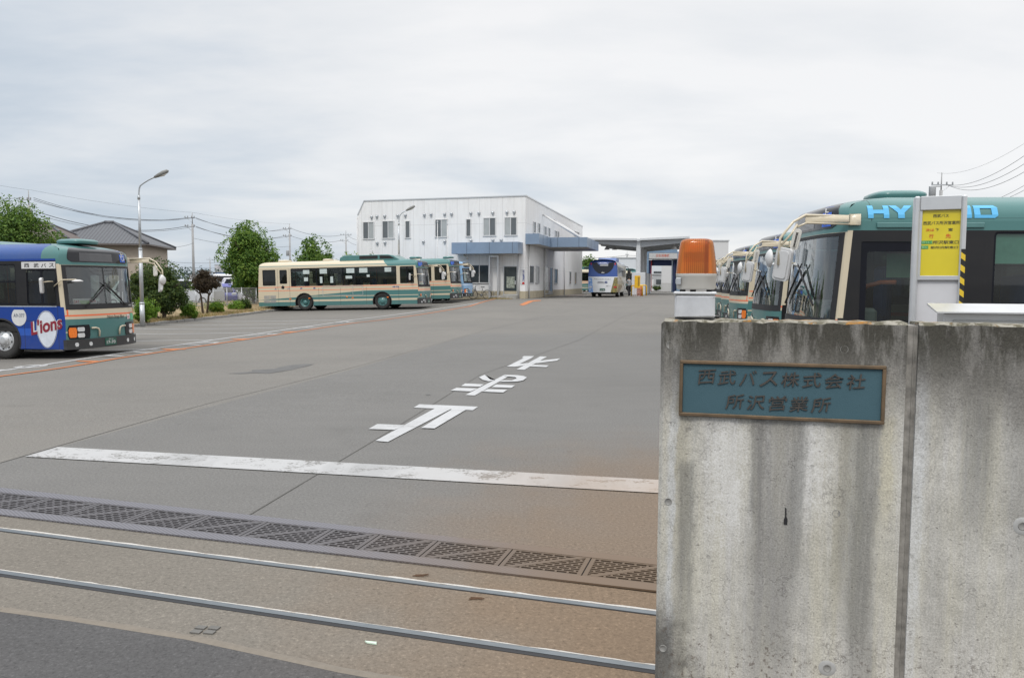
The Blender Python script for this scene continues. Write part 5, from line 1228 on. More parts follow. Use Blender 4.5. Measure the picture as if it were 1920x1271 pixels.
mb = MB(); strip(mb, O0, FXv, FNv, -.02, FL, .0, 1.02, .003, .03); strip(mb, O0, SXv, SNv, .0, SL, .0, 1.02, .003, .03); mb.build('plinth', m_base, bld)
def fpt(px, py): p = on_plane(px, py, O0, FNv); return ((p-O0).dot(FXv), p.z)
def spt(px, py): p = on_plane(px, py, O0, SNv); return ((p-O0).dot(SXv), p.z)
Z4 = lambda x, y: (640+x/4.0, 340+y/4.0)
def win_on(pt, ax, n, r, split=True, blind=0, name='window', frame=None):
    (a0, z1), (a1, z0) = pt(*Z4(r[0], r[1])), pt(*Z4(r[2], r[3])); a0, a1 = sorted((a0, a1)); fw = .055
    mb = MB()
    for x0, x1, y0, y1 in ((a0, a1, z1-fw, z1), (a0-.04, a1+.04, z0-.02, z0+fw), (a0, a0+fw, z0+fw, z1-fw), (a1-fw, a1, z0+fw, z1-fw)): strip(mb, O0, ax, n, x0, x1, y0, y1, .0, .07)
    mid = (a0+a1)/2
    if split: strip(mb, O0, ax, n, mid-.03, mid+.03, z0+fw, z1-fw, .0, .055)
    fo = mb.build(name, frame or m_white, bld)
    halves = [(a0+fw, mid-.03), (mid+.03, a1-fw)] if split else [(a0+fw, a1-fw)]
    for i, (x0, x1) in enumerate(halves):
        mb = MB(); strip(mb, O0, ax, n, x0, x1, z0+fw, z1-fw, .003, .025+.01*i); mb.build('pane', m_blind if i == blind else m_win, fo)
    return fo
m_wing = plain('grey_window_glass', (.11, .12, .125), .06, coat=.6, var=.15, scale=1)
for r, sp_, bl_ in (((163, 305, 248, 434), True, 0), ((308, 298, 397, 430), True, 0), ((480, 297, 518, 427), False, 5), ((704, 286, 798, 420), True, 0), ((936, 283, 974, 416), False, 5), ((1066, 274, 1160, 410), True, 1), ((1224, 270, 1318, 408), True, 1)):
    _w = m_win; m_win = m_wing; win_on(fpt, FXv, FNv, r, sp_, bl_); m_win = _w
win_on(fpt, FXv, FNv, (963, 626, 1110, 765), True, 5)
# entrance door
do = win_on(fpt, FXv, FNv, (1218, 635, 1322, 852), False, 5, 'door', m_alu)
(a0, z1), (a1, z0) = fpt(*Z4(1240, 715)), fpt(*Z4(1300, 800))
mb = MB(); strip(mb, O0, FXv, FNv, min(a0, a1), max(a0, a1), z0, z1, .026, .030); mb.build('shelf_display', plain('shelf_items', (.30, .33, .28), .6, var=.7, scale=9), do)
a0, z0 = fpt(*Z4(1307, 760)); mb = MB(); strip(mb, O0, FXv, FNv, a0-.04, a0+.04, z0-.14, z0+.14, .03, .09); mb.build('handle', m_alu, do)
mb = MB(); (a0, z1), (a1, z0) = fpt(*Z4(1195, 852)), fpt(*Z4(1330, 880)); strip(mb, O0, FXv, FNv, min(a0, a1), max(a0, a1), .2, z1, .03, .7); mb.build('doorstep', m_conc, bld)
# round vent hoods
for x, y, r_ in [(x, y, .10) for x, y in ((228, 267), (268, 263), (326, 260), (424, 256), (481, 254), (624, 251), (674, 248), (775, 246), (827, 244), (972, 239), (1033, 238), (1137, 236), (1243, 232), (1297, 230), (270, 462), (328, 460), (616, 452), (777, 450), (973, 444), (1138, 440), (1200, 440))]:
    a, z = fpt(*Z4(x, y)); c_ = O0+FXv*a+Vector((0, 0, z)); mb = MB(); yaw = math.atan2(FNv.y, FNv.x)
    M = Matrix.Rotation(yaw, 3, 'Z'); b2 = MB(); b2.lathe([(.12, 0), (.12, .04), (.10, .09), (.06, .13), (0, .145)], (0, 0, 0), 12, 'x'); b2.box((.08, 0, -.11), (.12, .16, .04))
    b2.v = [tuple(c_+M @ Vector(p)) for p in b2.v]; b2.build('vent_hood', m_steel, bld)
# blue canopies
m_canopy = plain('canopy_blue', (.20, .27, .37), .4, .1, var=.08, scale=1.5, coat=.2); m_soffit = plain('canopy_soffit', (.42, .41, .39), .7)
m_seam = plain('dark_seam', (.03, .04, .06), .6)
(a0, z1), (a1, z0) = fpt(*Z4(872, 466)), fpt(*Z4(1370, 545)); ca = max(a0, a1); cb_ = min(a0, a1)
mb = MB(); strip(mb, O0, FXv, FNv, cb_+.1, ca, z0, z1, .004, 1.2); cp = mb.build('front_canopy', m_canopy, bld)
mb = MB(); strip(mb, O0, FXv, FNv, cb_+.14, ca-.04, z0-.012, z0-.001, .01, 1.16); mb.build('soffit', m_soffit, cp)
mb = MB()
for x in (940, 1110, 1283): 
    a = on_plane(*Z4(x, 500), O0+FNv*1.2, FNv); a = (a-O0).dot(FXv); strip(mb, O0, FXv, FNv, a-.012, a+.012, z0+.01, z1-.01, 1.2, 1.206)
mb.build('seam', m_seam, cp)
zc1 = D(985, 438.5, 58.2).z; zc0 = D(985, 458, 58.2).z
sc = thing('side_canopy_helper', None, None) if False else None
mb = MB()
def sbox(mb, s0, s1, t0, t1, z0, z1): mb.prism([(s0, z0), (s1, z0), (s1, z1), (s0, z1)], lambda a, b, t: O0+SXv*a+SNv*t+Vector((0, 0, b)), t0, t1)
sbox(mb, -.12, 4.86, .004, 1.02, zc0, zc1); sbox(mb, 4.86, 13.0, .004, 3.95, zc0-.002, zc1-.002); cp = mb.build('side_canopy', m_canopy, bld)
mb = MB(); sbox(mb, -.08, 4.8, .03, .98, zc0-.012, zc0-.003); sbox(mb, 4.92, 12.95, .03, 3.9, zc0-.014, zc0-.005); mb.build('soffit', m_soffit, cp)
mb = MB()
for t in (1.6, 3.3): mb.prism([(t-.012, zc0+.01), (t+.012, zc0+.01), (t+.012, zc1-.01), (t-.012, zc1-.01)], lambda a, b, u: O0+SXv*(4.86-u)+SNv*a+Vector((0, 0, b)), .001, .008)
for s_ in (1.6, 3.3, 7.5, 10.2): mb.prism([(s_-.012, zc0+.01), (s_+.012, zc0+.01), (s_+.012, zc1-.01), (s_-.012, zc1-.01)], lambda a, b, u: O0+SXv*a+SNv*((1.02 if s_ < 4.8 else 3.95)+u)+Vector((0, 0, b)), .001, .008)
mb.build('seam', m_seam, cp)
# canopy tie rods
for (x0, y0), tt in (((1510, 250), 7.6), ((1593, 290), 10.6)):
    s_, z_ = spt(*Z4(x0, y0)); mb = MB(); mb.tube([O0+SXv*s_+SNv*.02+Vector((0, 0, z_)), O0+SXv*tt+SNv*3.2+Vector((0, 0, zc1))], .085, 8); mb.build('tie_rod', m_white, bld)
# side openings
for r in ((1437, 300, 1453, 392), (1472, 312, 1487, 394), (1518, 335, 1534, 410), (1547, 346, 1562, 420), (1600, 368, 1611, 424), (1618, 372, 1629, 428), (1748, 372, 1757, 412), (1760, 376, 1768, 414), (1772, 380, 1780, 416)):
    win_on(spt, SXv, SNv, r, False, 5)
for r in ((1403, 630, 1440, 765), (1455, 635, 1480, 765), (1599, 655, 1618, 768), (1709, 675, 1720, 772), (1747, 680, 1760, 774)): win_on(spt, SXv, SNv, r, False, 5, 'window', m_alu)
win_on(spt, SXv, SNv, (1520, 640, 1580, 842), True, 0, 'door', m_alu)
for x, y0, y1 in ((1398, 478, 872), (1515, 500, 850), (1665, 520, 840)):
    s_, z0 = spt(*Z4(x, y1)); z1 = spt(*Z4(x, y0))[1]; mb = MB(); mb.tube([O0+SXv*s_+SNv*.10+Vector((0, 0, .3)), O0+SXv*s_+SNv*.10+Vector((0, 0, z1))], .055, 8); mb.build('downpipe', m_white, bld)
a, z0 = fpt(*Z4(1333, 876)); mb = MB(); mb.tube([O0+FXv*a+FNv*.10+Vector((0, 0, .3)), O0+FXv*a+FNv*.10+Vector((0, 0, fpt(*Z4(1333, 547))[1]))], .055, 8); mb.build('downpipe', m_white, bld)
mb = MB(); mb.tube([O0+FXv*(FL+.06)+FNv*.02+Vector((0, 0, .2)), O0+FXv*(FL+.06)+FNv*.02+Vector((0, 0, BT-1.2))], .06, 8); mb.build('downpipe', m_white, bld)
a, z = fpt(*Z4(1360, 715)); mb = MB(); strip(mb, O0, FXv, FNv, a-.18, a+.18, fpt(*Z4(1360, 772))[1], fpt(*Z4(1360, 660))[1], .002, .03); bs = mb.build('wall_banner', m_white, bld)
mb = MB(); zt_, zb_ = fpt(*Z4(1360, 668))[1], fpt(*Z4(1360, 750))[1]
for i, ch in enumerate('お客様専用窓口'):
    zz = zt_+(zb_-zt_)*(i+.5)/7; text_to(mb, ch, lambda u, v, t: O0+FXv*(a+.0-(u)*.15)+FNv*.034+Vector((0, 0, zz+(v-.5)*.14)), .02)
mb.build('banner_lettering', plain('navy_ink', (.05, .07, .25), .5), bs)
mb = MB(); strip(mb, O0, FXv, FNv, a-.15, a+.02, zb_-.22, zb_-.06, .031, .036); mb.build('red_stamp', m_red, bs)
# security camera under the front canopy
a, z = fpt(*Z4(950, 570)); c_ = O0+FXv*a+FNv*.45+Vector((0, 0, z)); mb = MB(); d = (FNv*.25+FXv*-.35+Vector((0, 0, -.22))).normalized(); mb.tube([c_-d*.28, c_+d*.22], .085, 8)
mb.tube([c_-d*.1, c_-d*.1-FNv*.2+Vector((0, 0, .3))], .03, 6); tag(mb.build('security_camera', m_offwhite), 'white security camera under the front canopy of the office', 'camera')
# things round the office ------------------------------------------------------
def at(px, py): return G(px, py)
# tall aluminium frame beside the door
p = at(926, 560); fo = thing('sign_frame', 'tall empty aluminium frame standing left of the office door', 'frame', (p.x, p.y, p.z), R(-14))
hh = (560-479)/FPX*p.y
for x in (-.33, .33):
    mb = MB(); mb.cbox(x-.055, x+.055, -.12, .12, 0, hh, .01); mb.build('post', m_alu, fo)
mb = MB(); mb.cbox(-.275, .275, -.12, .12, hh-.16, hh, .01); mb.cbox(-.275, .275, -.05, .05, .12, .20, .01); mb.build('crossbar', m_alu, fo)
mb = MB(); mb.tube([(.0, 0, .2), (.0, 0, .5), (.12, -.1, .52)], .03, 6); mb.build('tap', m_steel, fo)
# flagpoles
for (x0, y0), (x1, y1), Y, lab in (((818.7, 417), (820.5, 520), 56.4, 'left one of two thin white flagpoles before the office'), ((837.5, 421), (839, 520), 56.0, 'right one of two thin white flagpoles before the office')):
    a, b = D(x0, y0, Y), D(x1, y1, Y); mb = MB(); g = gz(b.x, b.y); f_ = thing('flagpole', lab, 'flagpole', (b.x, b.y, g), 0, 'flagpoles before the office')
    mb.tube([(0, 0, 0), (0, 0, a.z-g)], [.036, .024], 8); mb.build('pole', m_white, f_)
    mb = MB(); mb.lathe([(0, .06), (.05, .04), (.065, 0), (.05, -.04), (0, -.06)], (0, 0, a.z-g+.04), 10); mb.build('finial', m_alu, f_)
# bicycles
def bicycle(label, loc, rz, frame_c):
    b = thing('bicycle', label, 'bicycle', loc, rz, 'bicycles by the office'); fm = plain('bike_frame_'+str(frame_c[0]), frame_c, .35, .4)
    for x in (-.53, .53):
        w = MB(); w.tube([(x+.33*math.cos(a), 0, .34+.33*math.sin(a)) for a in [k*math.pi/14 for k in range(29)]], .020, 6, False); wh = w.build('wheel', m_tyre, b)
        s_ = MB()
        for k in range(10):
            a = k*math.pi/5; s_.tube([(x, 0, .34), (x+.32*math.cos(a), 0, .34+.32*math.sin(a))], .004, 4)
        s_.tube([(x, -.05, .34), (x, .05, .34)], .03, 8); s_.build('spokes', m_steel, wh)
        mg = MB(); pr = None
        for k in range(9):
            a = R(30 if x > 0 else 10)+R(15)*k; cur = [(x+.37*math.cos(a), s2, .34+.37*math.sin(a)) for s2 in (-.03, .03)]
            if pr: mg.add(pr+cur, [(0, 1, 3, 2)])
            pr = cur
        mg.build('mudguard', m_steel, b)
    f_ = MB(); f_.tube([(-.53, 0, .34), (-.08, 0, .30), (-.18, 0, .82)], .018, 6); f_.tube([(-.08, 0, .30), (.22, 0, .42), (.38, 0, .80)], .022, 6); f_.tube([(-.53, 0, .34), (-.16, 0, .70)], .014, 6); f_.tube([(.53, 0, .34), (.36, 0, .88), (.33, 0, 1.0)], .018, 6); f_.build('frame', fm, b)
    h = MB(); h.tube([(.15, -.27, 1.0), (.30, -.24, 1.04), (.33, 0, 1.02), (.30, .24, 1.04), (.15, .27, 1.0)], .013, 6); h.build('handlebar', m_steel, b)
    s_ = MB(); s_.cbox(-.32, -.06, -.09, .09, .86, .92, .02); s_.build('saddle', m_black, b)
    k_ = MB(); 
    for z in (.68, .86): k_.tube([(.42, -.16, z), (.70, -.16, z), (.70, .16, z), (.42, .16, z), (.42, -.16, z)], .010, 5)
    for x, y in ((.42, -.16), (.70, -.16), (.70, .16), (.42, .16), (.56, -.16), (.56, .16), (.70, 0)): k_.tube([(x, y, .66), (x, y, .86)], .006, 4)
    k_.tube([(.42, -.16, .67), (.70, .16, .67)], .008, 4); k_.build('basket', m_black, b)
    c_ = MB(); c_.lathe([(0, -.01), (.09, -.01), (.09, .01), (0, .01)], (-.08, -.04, .30), 12, 'y'); c_.build('crank', m_steel, b)
    return b
p = at(903, 561); bicycle('dark city bicycle leaning below the ground floor office window', (p.x-.1, p.y-.2, p.z), R(168), (.05, .05, .055))
p = at(1028, 552); bicycle('silver bicycle parked by the side entrance under the big canopy', (p.x, p.y, p.z), R(75), (.32, .33, .35))
p = at(1037, 551); bicycle('black bicycle behind the silver one at the side entrance', (p.x, p.y+.5, p.z), R(70), (.03, .03, .035))
for (px, py, w, h, d), lab, nm, mt in (((1052, 551, 1.0, 1.25, .7), 'beige metal cabinet by the office side wall', 'cabinet', plain('beige_metal', (.45, .43, .39), .5)), ((1062, 550.5, .7, 1.1, .6), 'grey rounded cabinet next to the beige one', 'cabinet', m_grey)):
    p = at(px, py); c_ = thing(nm, lab, 'cabinet', (p.x, p.y+.3, p.z), R(-12)); mb = MB(); mb.cbox(-w/2, w/2, -d/2, d/2, .05, h, .05); mb.build('casing', mt, c_)
    mb = MB(); mb.bx(-w/2+.06, w/2-.06, -d/2-.012, -d/2-.002, .12, h-.1); dr = mb.build('cabinet_door', mt, c_); mb = MB(); mb.cbox(w/2-.16, w/2-.12, -d/2-.04, -d/2-.012, h*.5, h*.5+.14, .005); mb.build('handle', m_black, dr); mb = MB(); mb.bx(-w/2+.03, w/2-.03, -d/2+.03, d/2-.03, 0, .06); mb.build('foot', m_black, c_)
p = at(1043, 551.5); mb = MB(); mb.lathe([(.28, 0), (.36, .10), (.38, .34), (.36, .36), (.34, .34), (.26, .04), (0, .04)], p, 16); tag(mb.build('bucket', plain('blue_tub', (.03, .12, .35), .5)), 'blue plastic tub on the ground by the cabinets', 'tub')
# ================================================================== TOUR COACH seen from behind
tw = D(1130, 556, 65.0); TL_, TH = 8.9, 3.18
coach = thing('tour_coach', 'blue and white tour coach seen from behind near the fuel canopy', 'bus', (0, 0, 0), 0)
mb = MB(); W2 = 1.22
CP = [(.42, 1.17), (.9, W2), (1.7, W2), (2.6, 1.19), (2.86, 1.12), (3.02, .98), (3.10, .72), (3.14, .3), (3.15, 0)]
def cring(x, dz=0.0): return [Vector((x, w, z)) for z, w in CP]+[Vector((x, -w, z)) for z, w in CP[-2::-1]]
mb.smooth = True; mb.sheet([cring(-x) for x in (.02, .5, 2, 4, 6, 8, TL_)])
mb.cur = 1
rows = []
for z, w in CP:
    xr = .0+.10*max(0, z-1.7)+.35*max(0, (z-2.86)/.29)**2
    rows.append([Vector((-.02-xr-.08*abs(u)**3+.06, u*w, z)) for u in (-1, -.9, -.6, -.2, .2, .6, .9, 1)])
mb.sheet(rows); mb.cur = 2; mb.smooth = False; mb.add([Vector((-.1, 1.17, .42)), Vector((-.1, -1.17, .42)), Vector((-TL_, -1.17, .42)), Vector((-TL_, 1.17, .42))], [(0, 1, 2, 3)])
fr_ = cring(-TL_); mb.add(fr_, [tuple(range(len(fr_)))])
# the coach's own x axis points backwards (rear at 0), so the body extends to -x
NAVY, LBLUE = (.035, .085, .30), (.10, .30, .66)
q = NM('coach_rear_paint', .3, 0, .5, .4); X = q.xyz(); ay = q.math('SUBTRACT', X[1], .05)
col = q.mix(q.math('LESS_THAN', X[2], 1.72), NAVY, (.66, .68, .70)); 
lowb = q.math('LESS_THAN', X[2], 1.66)
lf = q.math('GREATER_THAN', q.math('SUBTRACT', q.math('MULTIPLY', X[1], -1), q.math('MULTIPLY', X[2], .18)), .62-.0); rt_ = q.math('GREATER_THAN', q.math('SUBTRACT', X[1], q.math('MULTIPLY', q.math('SUBTRACT', 1.7, X[2]), .30)), .80)
flow = q.mix(q.ramp(q.noise(7, 5, .7), [(.4, 0), (.6, 1)]), (.10, .11, .05), (.34, .26, .08)); wat = q.mix(q.ramp(q.noise(5, 5, .7), [(.4, 0), (.6, 1)]), (.08, .24, .62), (.50, .62, .80))
gl_ = q.math('GREATER_THAN', X[1], .80); 
lf = q.math('LESS_THAN', q.math('SUBTRACT', X[1], q.math('MULTIPLY', q.math('SUBTRACT', 1.66, X[2]), .11)), -.92)
rt_ = q.math('GREATER_THAN', q.math('ADD', X[1], q.math('MULTIPLY', q.math('SUBTRACT', 1.66, X[2]), .24)), .95)
col = q.mix(q.math('MULTIPLY', lowb, lf), col, wat); col = q.mix(q.math('MULTIPLY', lowb, rt_), col, flow); q.color(col); m_crear = q.m
q = NM('coach_side_paint', .3, 0, .5, .4); X = q.xyz()
sc1 = q.mix(q.ramp(q.noise(3.5, 6, .7, (.6, 1, 1)), [(.35, 0), (.65, 1)]), (.16, .14, .09), (.42, .40, .36)); sc1 = q.mix(q.ramp(q.noise(11, 5, .7), [(.5, 0), (.62, 1)]), sc1, (.30, .24, .06))
sc1 = q.mix(q.math('GREATER_THAN', X[2], 2.72), sc1, (.55, .57, .60)); sc1 = q.mix(q.math('GREATER_THAN', X[2], 2.98), sc1, NAVY); sc1 = q.mix(q.math('LESS_THAN', X[1], 0.0), sc1, NAVY); q.color(sc1); m_cside = q.m
cb2 = mb.build('body', [m_cside, m_crear, m_dark], coach)
def crear(u, z, off=0.0): 
    xr = .10*max(0, z-1.7)+.35*max(0, (z-2.86)/.29)**2; return Vector((.04-xr-.08*abs(u/1.2)**3+off, u, z))
mb = MB(); pts = [(-.92, 2.90), (.92, 2.90)]; cur = [(.92*math.cos(t), 2.90-.98*math.sin(t)**.9) for t in [math.pi*k/18 for k in range(1, 18)]]
mb.fill([[(-.92, 2.90)]+[(-.92*math.cos(math.pi*k/18), 2.90-.95*math.sin(math.pi*k/18)**1.0) for k in range(1, 18)]+[(.92, 2.90)]], lambda a, b: crear(a, b, .03)); rw = mb.build('rear_window', m_blackgloss, coach)
mb = MB(); mb.fill([rrect(-.25, .42, 2.60, 2.78, .02, 2)], lambda a, b: crear(a, b, .04)); mb.build('route_display', m_grey, rw)
mb = MB(); mb.fill([rrect(-.12, .12, 2.03, 2.09, .01, 2)], lambda a, b: crear(a, b, .045)); mb.build('badge', m_white, rw)
for s_ in (-1, 1):
    mb = MB(); mb.fill([rrect(s_*1.0-.05, s_*1.0+.05, 2.70, 2.86, .02, 2)], lambda a, b: crear(a, b, .03)); mb.build('marker_lamp', m_red, coach)
m_greyink = plain('coach_ink', (.12, .12, .14), .6)
mb = MB()
for i, ch in enumerate('季節にときめく、ちちぶ'):
    u0 = -.72+1.40*i/11
    text_to(mb, ch, lambda a, b, t: crear(u0+.09*a, 1.47+.09*b*(1 if i % 3 else 1.15), .035), .015)
mb.build('rear_lettering', m_greyink, coach)
mb = MB(); mb.fill([rrect(-.44, .16, 1.20, 1.34, .02, 2)], lambda a, b: crear(a, b, .034)); sb_ = mb.build('search_box', plain('box_outline', (.45, .47, .50), .5), coach)
mb = MB(); text_to(mb, '西武秩父', lambda a, b, t: crear(-.40+.44*a, 1.235+.07*b, .038), .015); mb.build('box_lettering', m_greyink, sb_)
mb = MB(); mb.fill([rrect(.18, .38, 1.19, 1.35, .02, 2)], lambda a, b: crear(a, b, .036)); mb.build('search_button', plain('button_navy', (.04, .08, .25), .5), sb_)
mb = MB(); mb.tube([crear(.27+.04*math.cos(k*.7), 1.28+.04*math.sin(k*.7), .042) for k in range(10)]+[crear(.34, 1.22, .042)], .008, 4); mb.build('search_symbol', m_white, sb_)
mb = MB(); text_to(mb, '西武バス', lambda a, b, t: crear(.28+.36*a, .92+.07*b, .035), .015); mb.build('company_lettering', m_greyink, coach)
mb = MB(); mb.fill([rrect(-.24, .20, .56, .74, .02, 2)], lambda a, b: crear(a, b, .05)); np_ = mb.build('number_plate', m_plategreen, coach)
mb = MB(); text_to(mb, '11-20', lambda a, b, t: crear(-.16+.30*a, .59+.08*b, .055), .02); mb.build('plate_lettering', m_white, np_)
for s_ in (-1, 1):
    mb = MB(); mb.cbox(-.10, .02, s_*1.02-.12, s_*1.02+.12, .80, .92, .01); mb.build('tail_lamp', m_red if s_ > 0 else m_white, coach)
for x in (1.9, 3.3, 4.7, 6.1):
    mb = MB(); mb.add([(-x+1.2, W2-.0+.006, 1.78), (-x, W2+.006, 1.78), (-x, 1.205, 2.52), (-x+1.2, 1.205, 2.52)], [(0, 1, 2, 3)]); mb.build('window', m_blackgloss, coach)
mb = MB(); mb.add([(-7.2, W2+.006, .55), (-8.1, W2+.006, .55), (-8.1, 1.21, 2.5), (-7.2, 1.21, 2.5)], [(0, 1, 2, 3)]); mb.build('door', m_blackgloss, coach)
mb = MB(); mb.tube([(-8.6, 1.15, 2.75), (-9.15, 1.35, 2.7), (-9.3, 1.45, 2.3)], .03, 6); ma_ = mb.build('mirror_arm', m_black, coach)
mb = MB(); mb.cbox(-9.36, -9.2, 1.32, 1.62, 1.75, 2.4, .05); mb.build('mirror', m_black, ma_)
mb = MB(); mb.prism([(-3.0, 3.08), (-6.0, 3.08), (-5.7, 3.38), (-3.6, 3.38)], lambda a, b, t: Vector((a, t, b)), -.8, .8); bevel(mb.build('roof_unit', plain('coach_navy', (.06, .12, .33), .35), coach), .06)
for x in (-2.3, -6.9):
    for s_ in (-1, 1):
        t_ = MB(); yo = s_*1.16; t_.lathe([(.29, -s_*.3), (.47, -s_*.29), (.48, -s_*.05), (.45, 0), (.3, 0)], (x, yo, .48), 22, 'y'); wh = t_.build('wheel', m_tyre, coach)
        r2_ = MB(); r2_.lathe([(.3, -s_*.01), (.27, -s_*.06), (.12, -s_*.04), (0, -s_*.02)], (x, yo, .48), 18, 'y'); r2_.build('rim', m_alu, wh)
mb = MB(); mb.cbox(-TL_+.3, -.25, -1.0, 1.0, .28, .45, .02); mb.build('chassis', m_dark, coach)
cloc = D(1130, 556, 65.2); coach.location = (cloc.x, cloc.y, gz(cloc.x, cloc.y)); coach.rotation_euler = (0, 0, math.atan2(-EF.y, -EF.x))
# person boarding beside the coach
def person(label, loc, rz, shirt, trousers):
    ver = [(0, 0, .93), (0, 0, 1.12), (0, 0, 1.33), (0, .01, 1.45), (0, .02, 1.56), (0, .03, 1.66), (.10, 0, .88), (.11, .10, .50), (.11, .02, .09), (.11, .16, .04), (-.10, 0, .88), (-.11, -.10, .50), (-.11, -.20, .11), (-.11, -.07, .04),
           (.19, 0, 1.41), (.25, -.03, 1.14), (.23, .12, .92), (-.19, 0, 1.41), (-.25, .05, 1.14), (-.21, .22, 1.0)]
    ed = [(0, 1), (1, 2), (2, 3), (3, 4), (4, 5), (0, 6), (6, 7), (7, 8), (8, 9), (0, 10), (10, 11), (11, 12), (12, 13), (3, 14), (14, 15), (15, 16), (3, 17), (17, 18), (18, 19)]
    rad = [.14, .135, .15, .10, .055, .105, .10, .07, .045, .04, .10, .07, .045, .04, .065, .05, .035, .065, .05, .035]
    me = bpy.data.meshes.new('person'); me.from_pydata(ver, ed, []); o = bpy.data.objects.new('person', me); COL.objects.link(o); o.location = loc; o.rotation_euler = (0, 0, rz)
    sk = o.modifiers.new('Skin', 'SKIN')
    for v, r_ in zip(me.skin_vertices[0].data, rad): v.radius = (r_, r_)
    me.skin_vertices[0].data[0].use_root = True
    ss = o.modifiers.new('Sub', 'SUBSURF'); ss.levels = 2; ss.render_levels = 2
    q = NM('person_clothes_'+label[:6], .8); X = q.xyz()
    c_ = q.mix(q.math('GREATER_THAN', X[2], .97), trousers, shirt); c_ = q.mix(q.math('GREATER_THAN', X[2], 1.50), c_, (.45, .28, .20)); c_ = q.mix(q.math('LESS_THAN', X[2], .08), c_, (.02, .02, .02)); q.color(c_); me.materials.append(q.m)
    h = MB(); h.smooth = True; h.lathe([(0, 1.79), (.05, 1.775), (.09, 1.72), (.102, 1.65), (.085, 1.60)], (0, .005, 0), 14); hair = h.build('hair', m_black, o)
    return tag(o, label, 'person')
pp = D(1179, 552, 72.0); person('person in a grey shirt and dark trousers walking beside the coach', (pp.x, pp.y, gz(pp.x, pp.y)), R(20), (.30, .32, .35), (.02, .02, .025))
# ================================================================== FUEL CANOPY, BARRIERS, WASH GATE
fc = D(1196, 548, 80.0); can = thing('fuel_canopy', 'grey steel wing roof on columns over the fuelling lane', 'canopy', (fc.x, fc.y, gz(fc.x, fc.y)), -YAW)
gzc = gz(fc.x, fc.y); Zc = lambda y: D(1196, y, 80).z-gzc; Xc = lambda x: (D(x, 480, 80)-D(1196, 480, 80)).x
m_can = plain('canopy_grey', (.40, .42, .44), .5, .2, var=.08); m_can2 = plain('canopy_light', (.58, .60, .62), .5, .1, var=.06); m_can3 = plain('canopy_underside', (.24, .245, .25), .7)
zt0, zt1 = Zc(452.5), Zc(450); xl_, xr_ = Xc(1103), Xc(1289)
mb = MB(); mb.prism([(xl_, zt1+.02), (-.15, zt0+.06), (-.15, zt0+.26), (xl_-.0, zt1+.22)][::1], lambda a, b, t: Vector((a, t, b)), -.6, 13.0); mb.prism([(.15, zt0+.06), (xr_, zt1+.10), (xr_, zt1+.30), (.15, zt0+.26)], lambda a, b, t: Vector((a, t, b)), -.6, 13.0); mb.prism([(-.15, zt0+.0), (.15, zt0+.0), (.15, zt0+.2), (-.15, zt0+.2)], lambda a, b, t: Vector((a, t, b)), -.55, 13.0); mb.build('roof', m_can2, can)
for y_ in (0, 6, 12):
    mb = MB(); mb.prism([(Xc(1112), zt1+.0), (-.01, zt0+.04), (-.01, Zc(464)), (Xc(1114), Zc(456))], lambda a, b, t: Vector((a, t, b)), y_-.10, y_+.10); mb.prism([(.01, zt0+.04), (Xc(1280), zt1+.06), (Xc(1280), Zc(456)), (.01, Zc(464))], lambda a, b, t: Vector((a, t, b)), y_-.10, y_+.10); mb.build('beam', m_can, can)
    mb = MB(); mb.cbox(-.20, .20, y_-.22, y_+.22, 0, zt0+.05, .02); mb.bx(-.24, .24, y_-.03, y_+.03, 0, zt0); mb.build('column', m_can2, can)
    mb = MB(); mb.cbox(-.62, .72, y_-.40, y_+.40, 0, Zc(511), .03); mb.build('column_guard', m_can2, can)
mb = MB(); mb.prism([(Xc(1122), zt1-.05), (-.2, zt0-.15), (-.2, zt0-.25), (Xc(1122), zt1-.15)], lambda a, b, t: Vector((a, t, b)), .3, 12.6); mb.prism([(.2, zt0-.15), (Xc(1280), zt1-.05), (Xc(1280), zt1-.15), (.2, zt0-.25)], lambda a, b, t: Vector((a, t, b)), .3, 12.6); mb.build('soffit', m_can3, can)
for px, y_ in ((1133.5, 3.0), (1143, 8.0), (1258, 3.0), (1262, 8.0)):
    x = Xc(px)*(1+y_/80); z1 = Zc(459)+(.2 if y_ > 5 else 0); mb = MB(); mb.tube([(x, y_, z1+.35), (x, y_, z1)], .03, 6); mb.lathe([(.06, 0), (.14, -.08), (.30, -.36), (.27, -.36), (.10, -.06)], (x, y_, z1), 14); mb.build('pendant_lamp', m_grey if px < 1200 else m_white, can)
# yellow sign and hoop barriers
p = D(1193, 554.5, 72); g = gz(p.x, p.y); hz_ = lambda y: D(1193, y, 72).z-g
m_yel = plain('safety_yellow', (.72, .42, .015), .45)
ys_ = thing('lane_sign', 'yellow lane sign on a wire mesh stand before the fuel canopy', 'sign', (p.x, p.y-.5, g)); mb = MB(); mb.cbox(-.26, .26, -.03, .03, hz_(540), hz_(517), .01); bp = mb.build('sign_board', m_yel, ys_)
mb = MB(); zz0, zz1 = hz_(536), hz_(519)
for i in range(9): z = zz0+(zz1-zz0)*i/9; mb.bx(.05, .19, -.034, -.032, z, z+.05); mb.bx(.05, .07, -.035, -.033, z, z+.07)
mb.build('lettering', m_ink, bp)
mb = MB()
for x in (-.25, -.08, .08, .25): mb.tube([(x, 0, 0), (x, 0, hz_(540))], .018, 5)
for k in range(4): z = .06+(hz_(540)-.08)*k/3; mb.tube([(-.25, 0, z), (.25, 0, z)], .014, 5)
mb.build('mesh_stand', plain('pinkish_wire', (.55, .45, .45), .5), ys_)
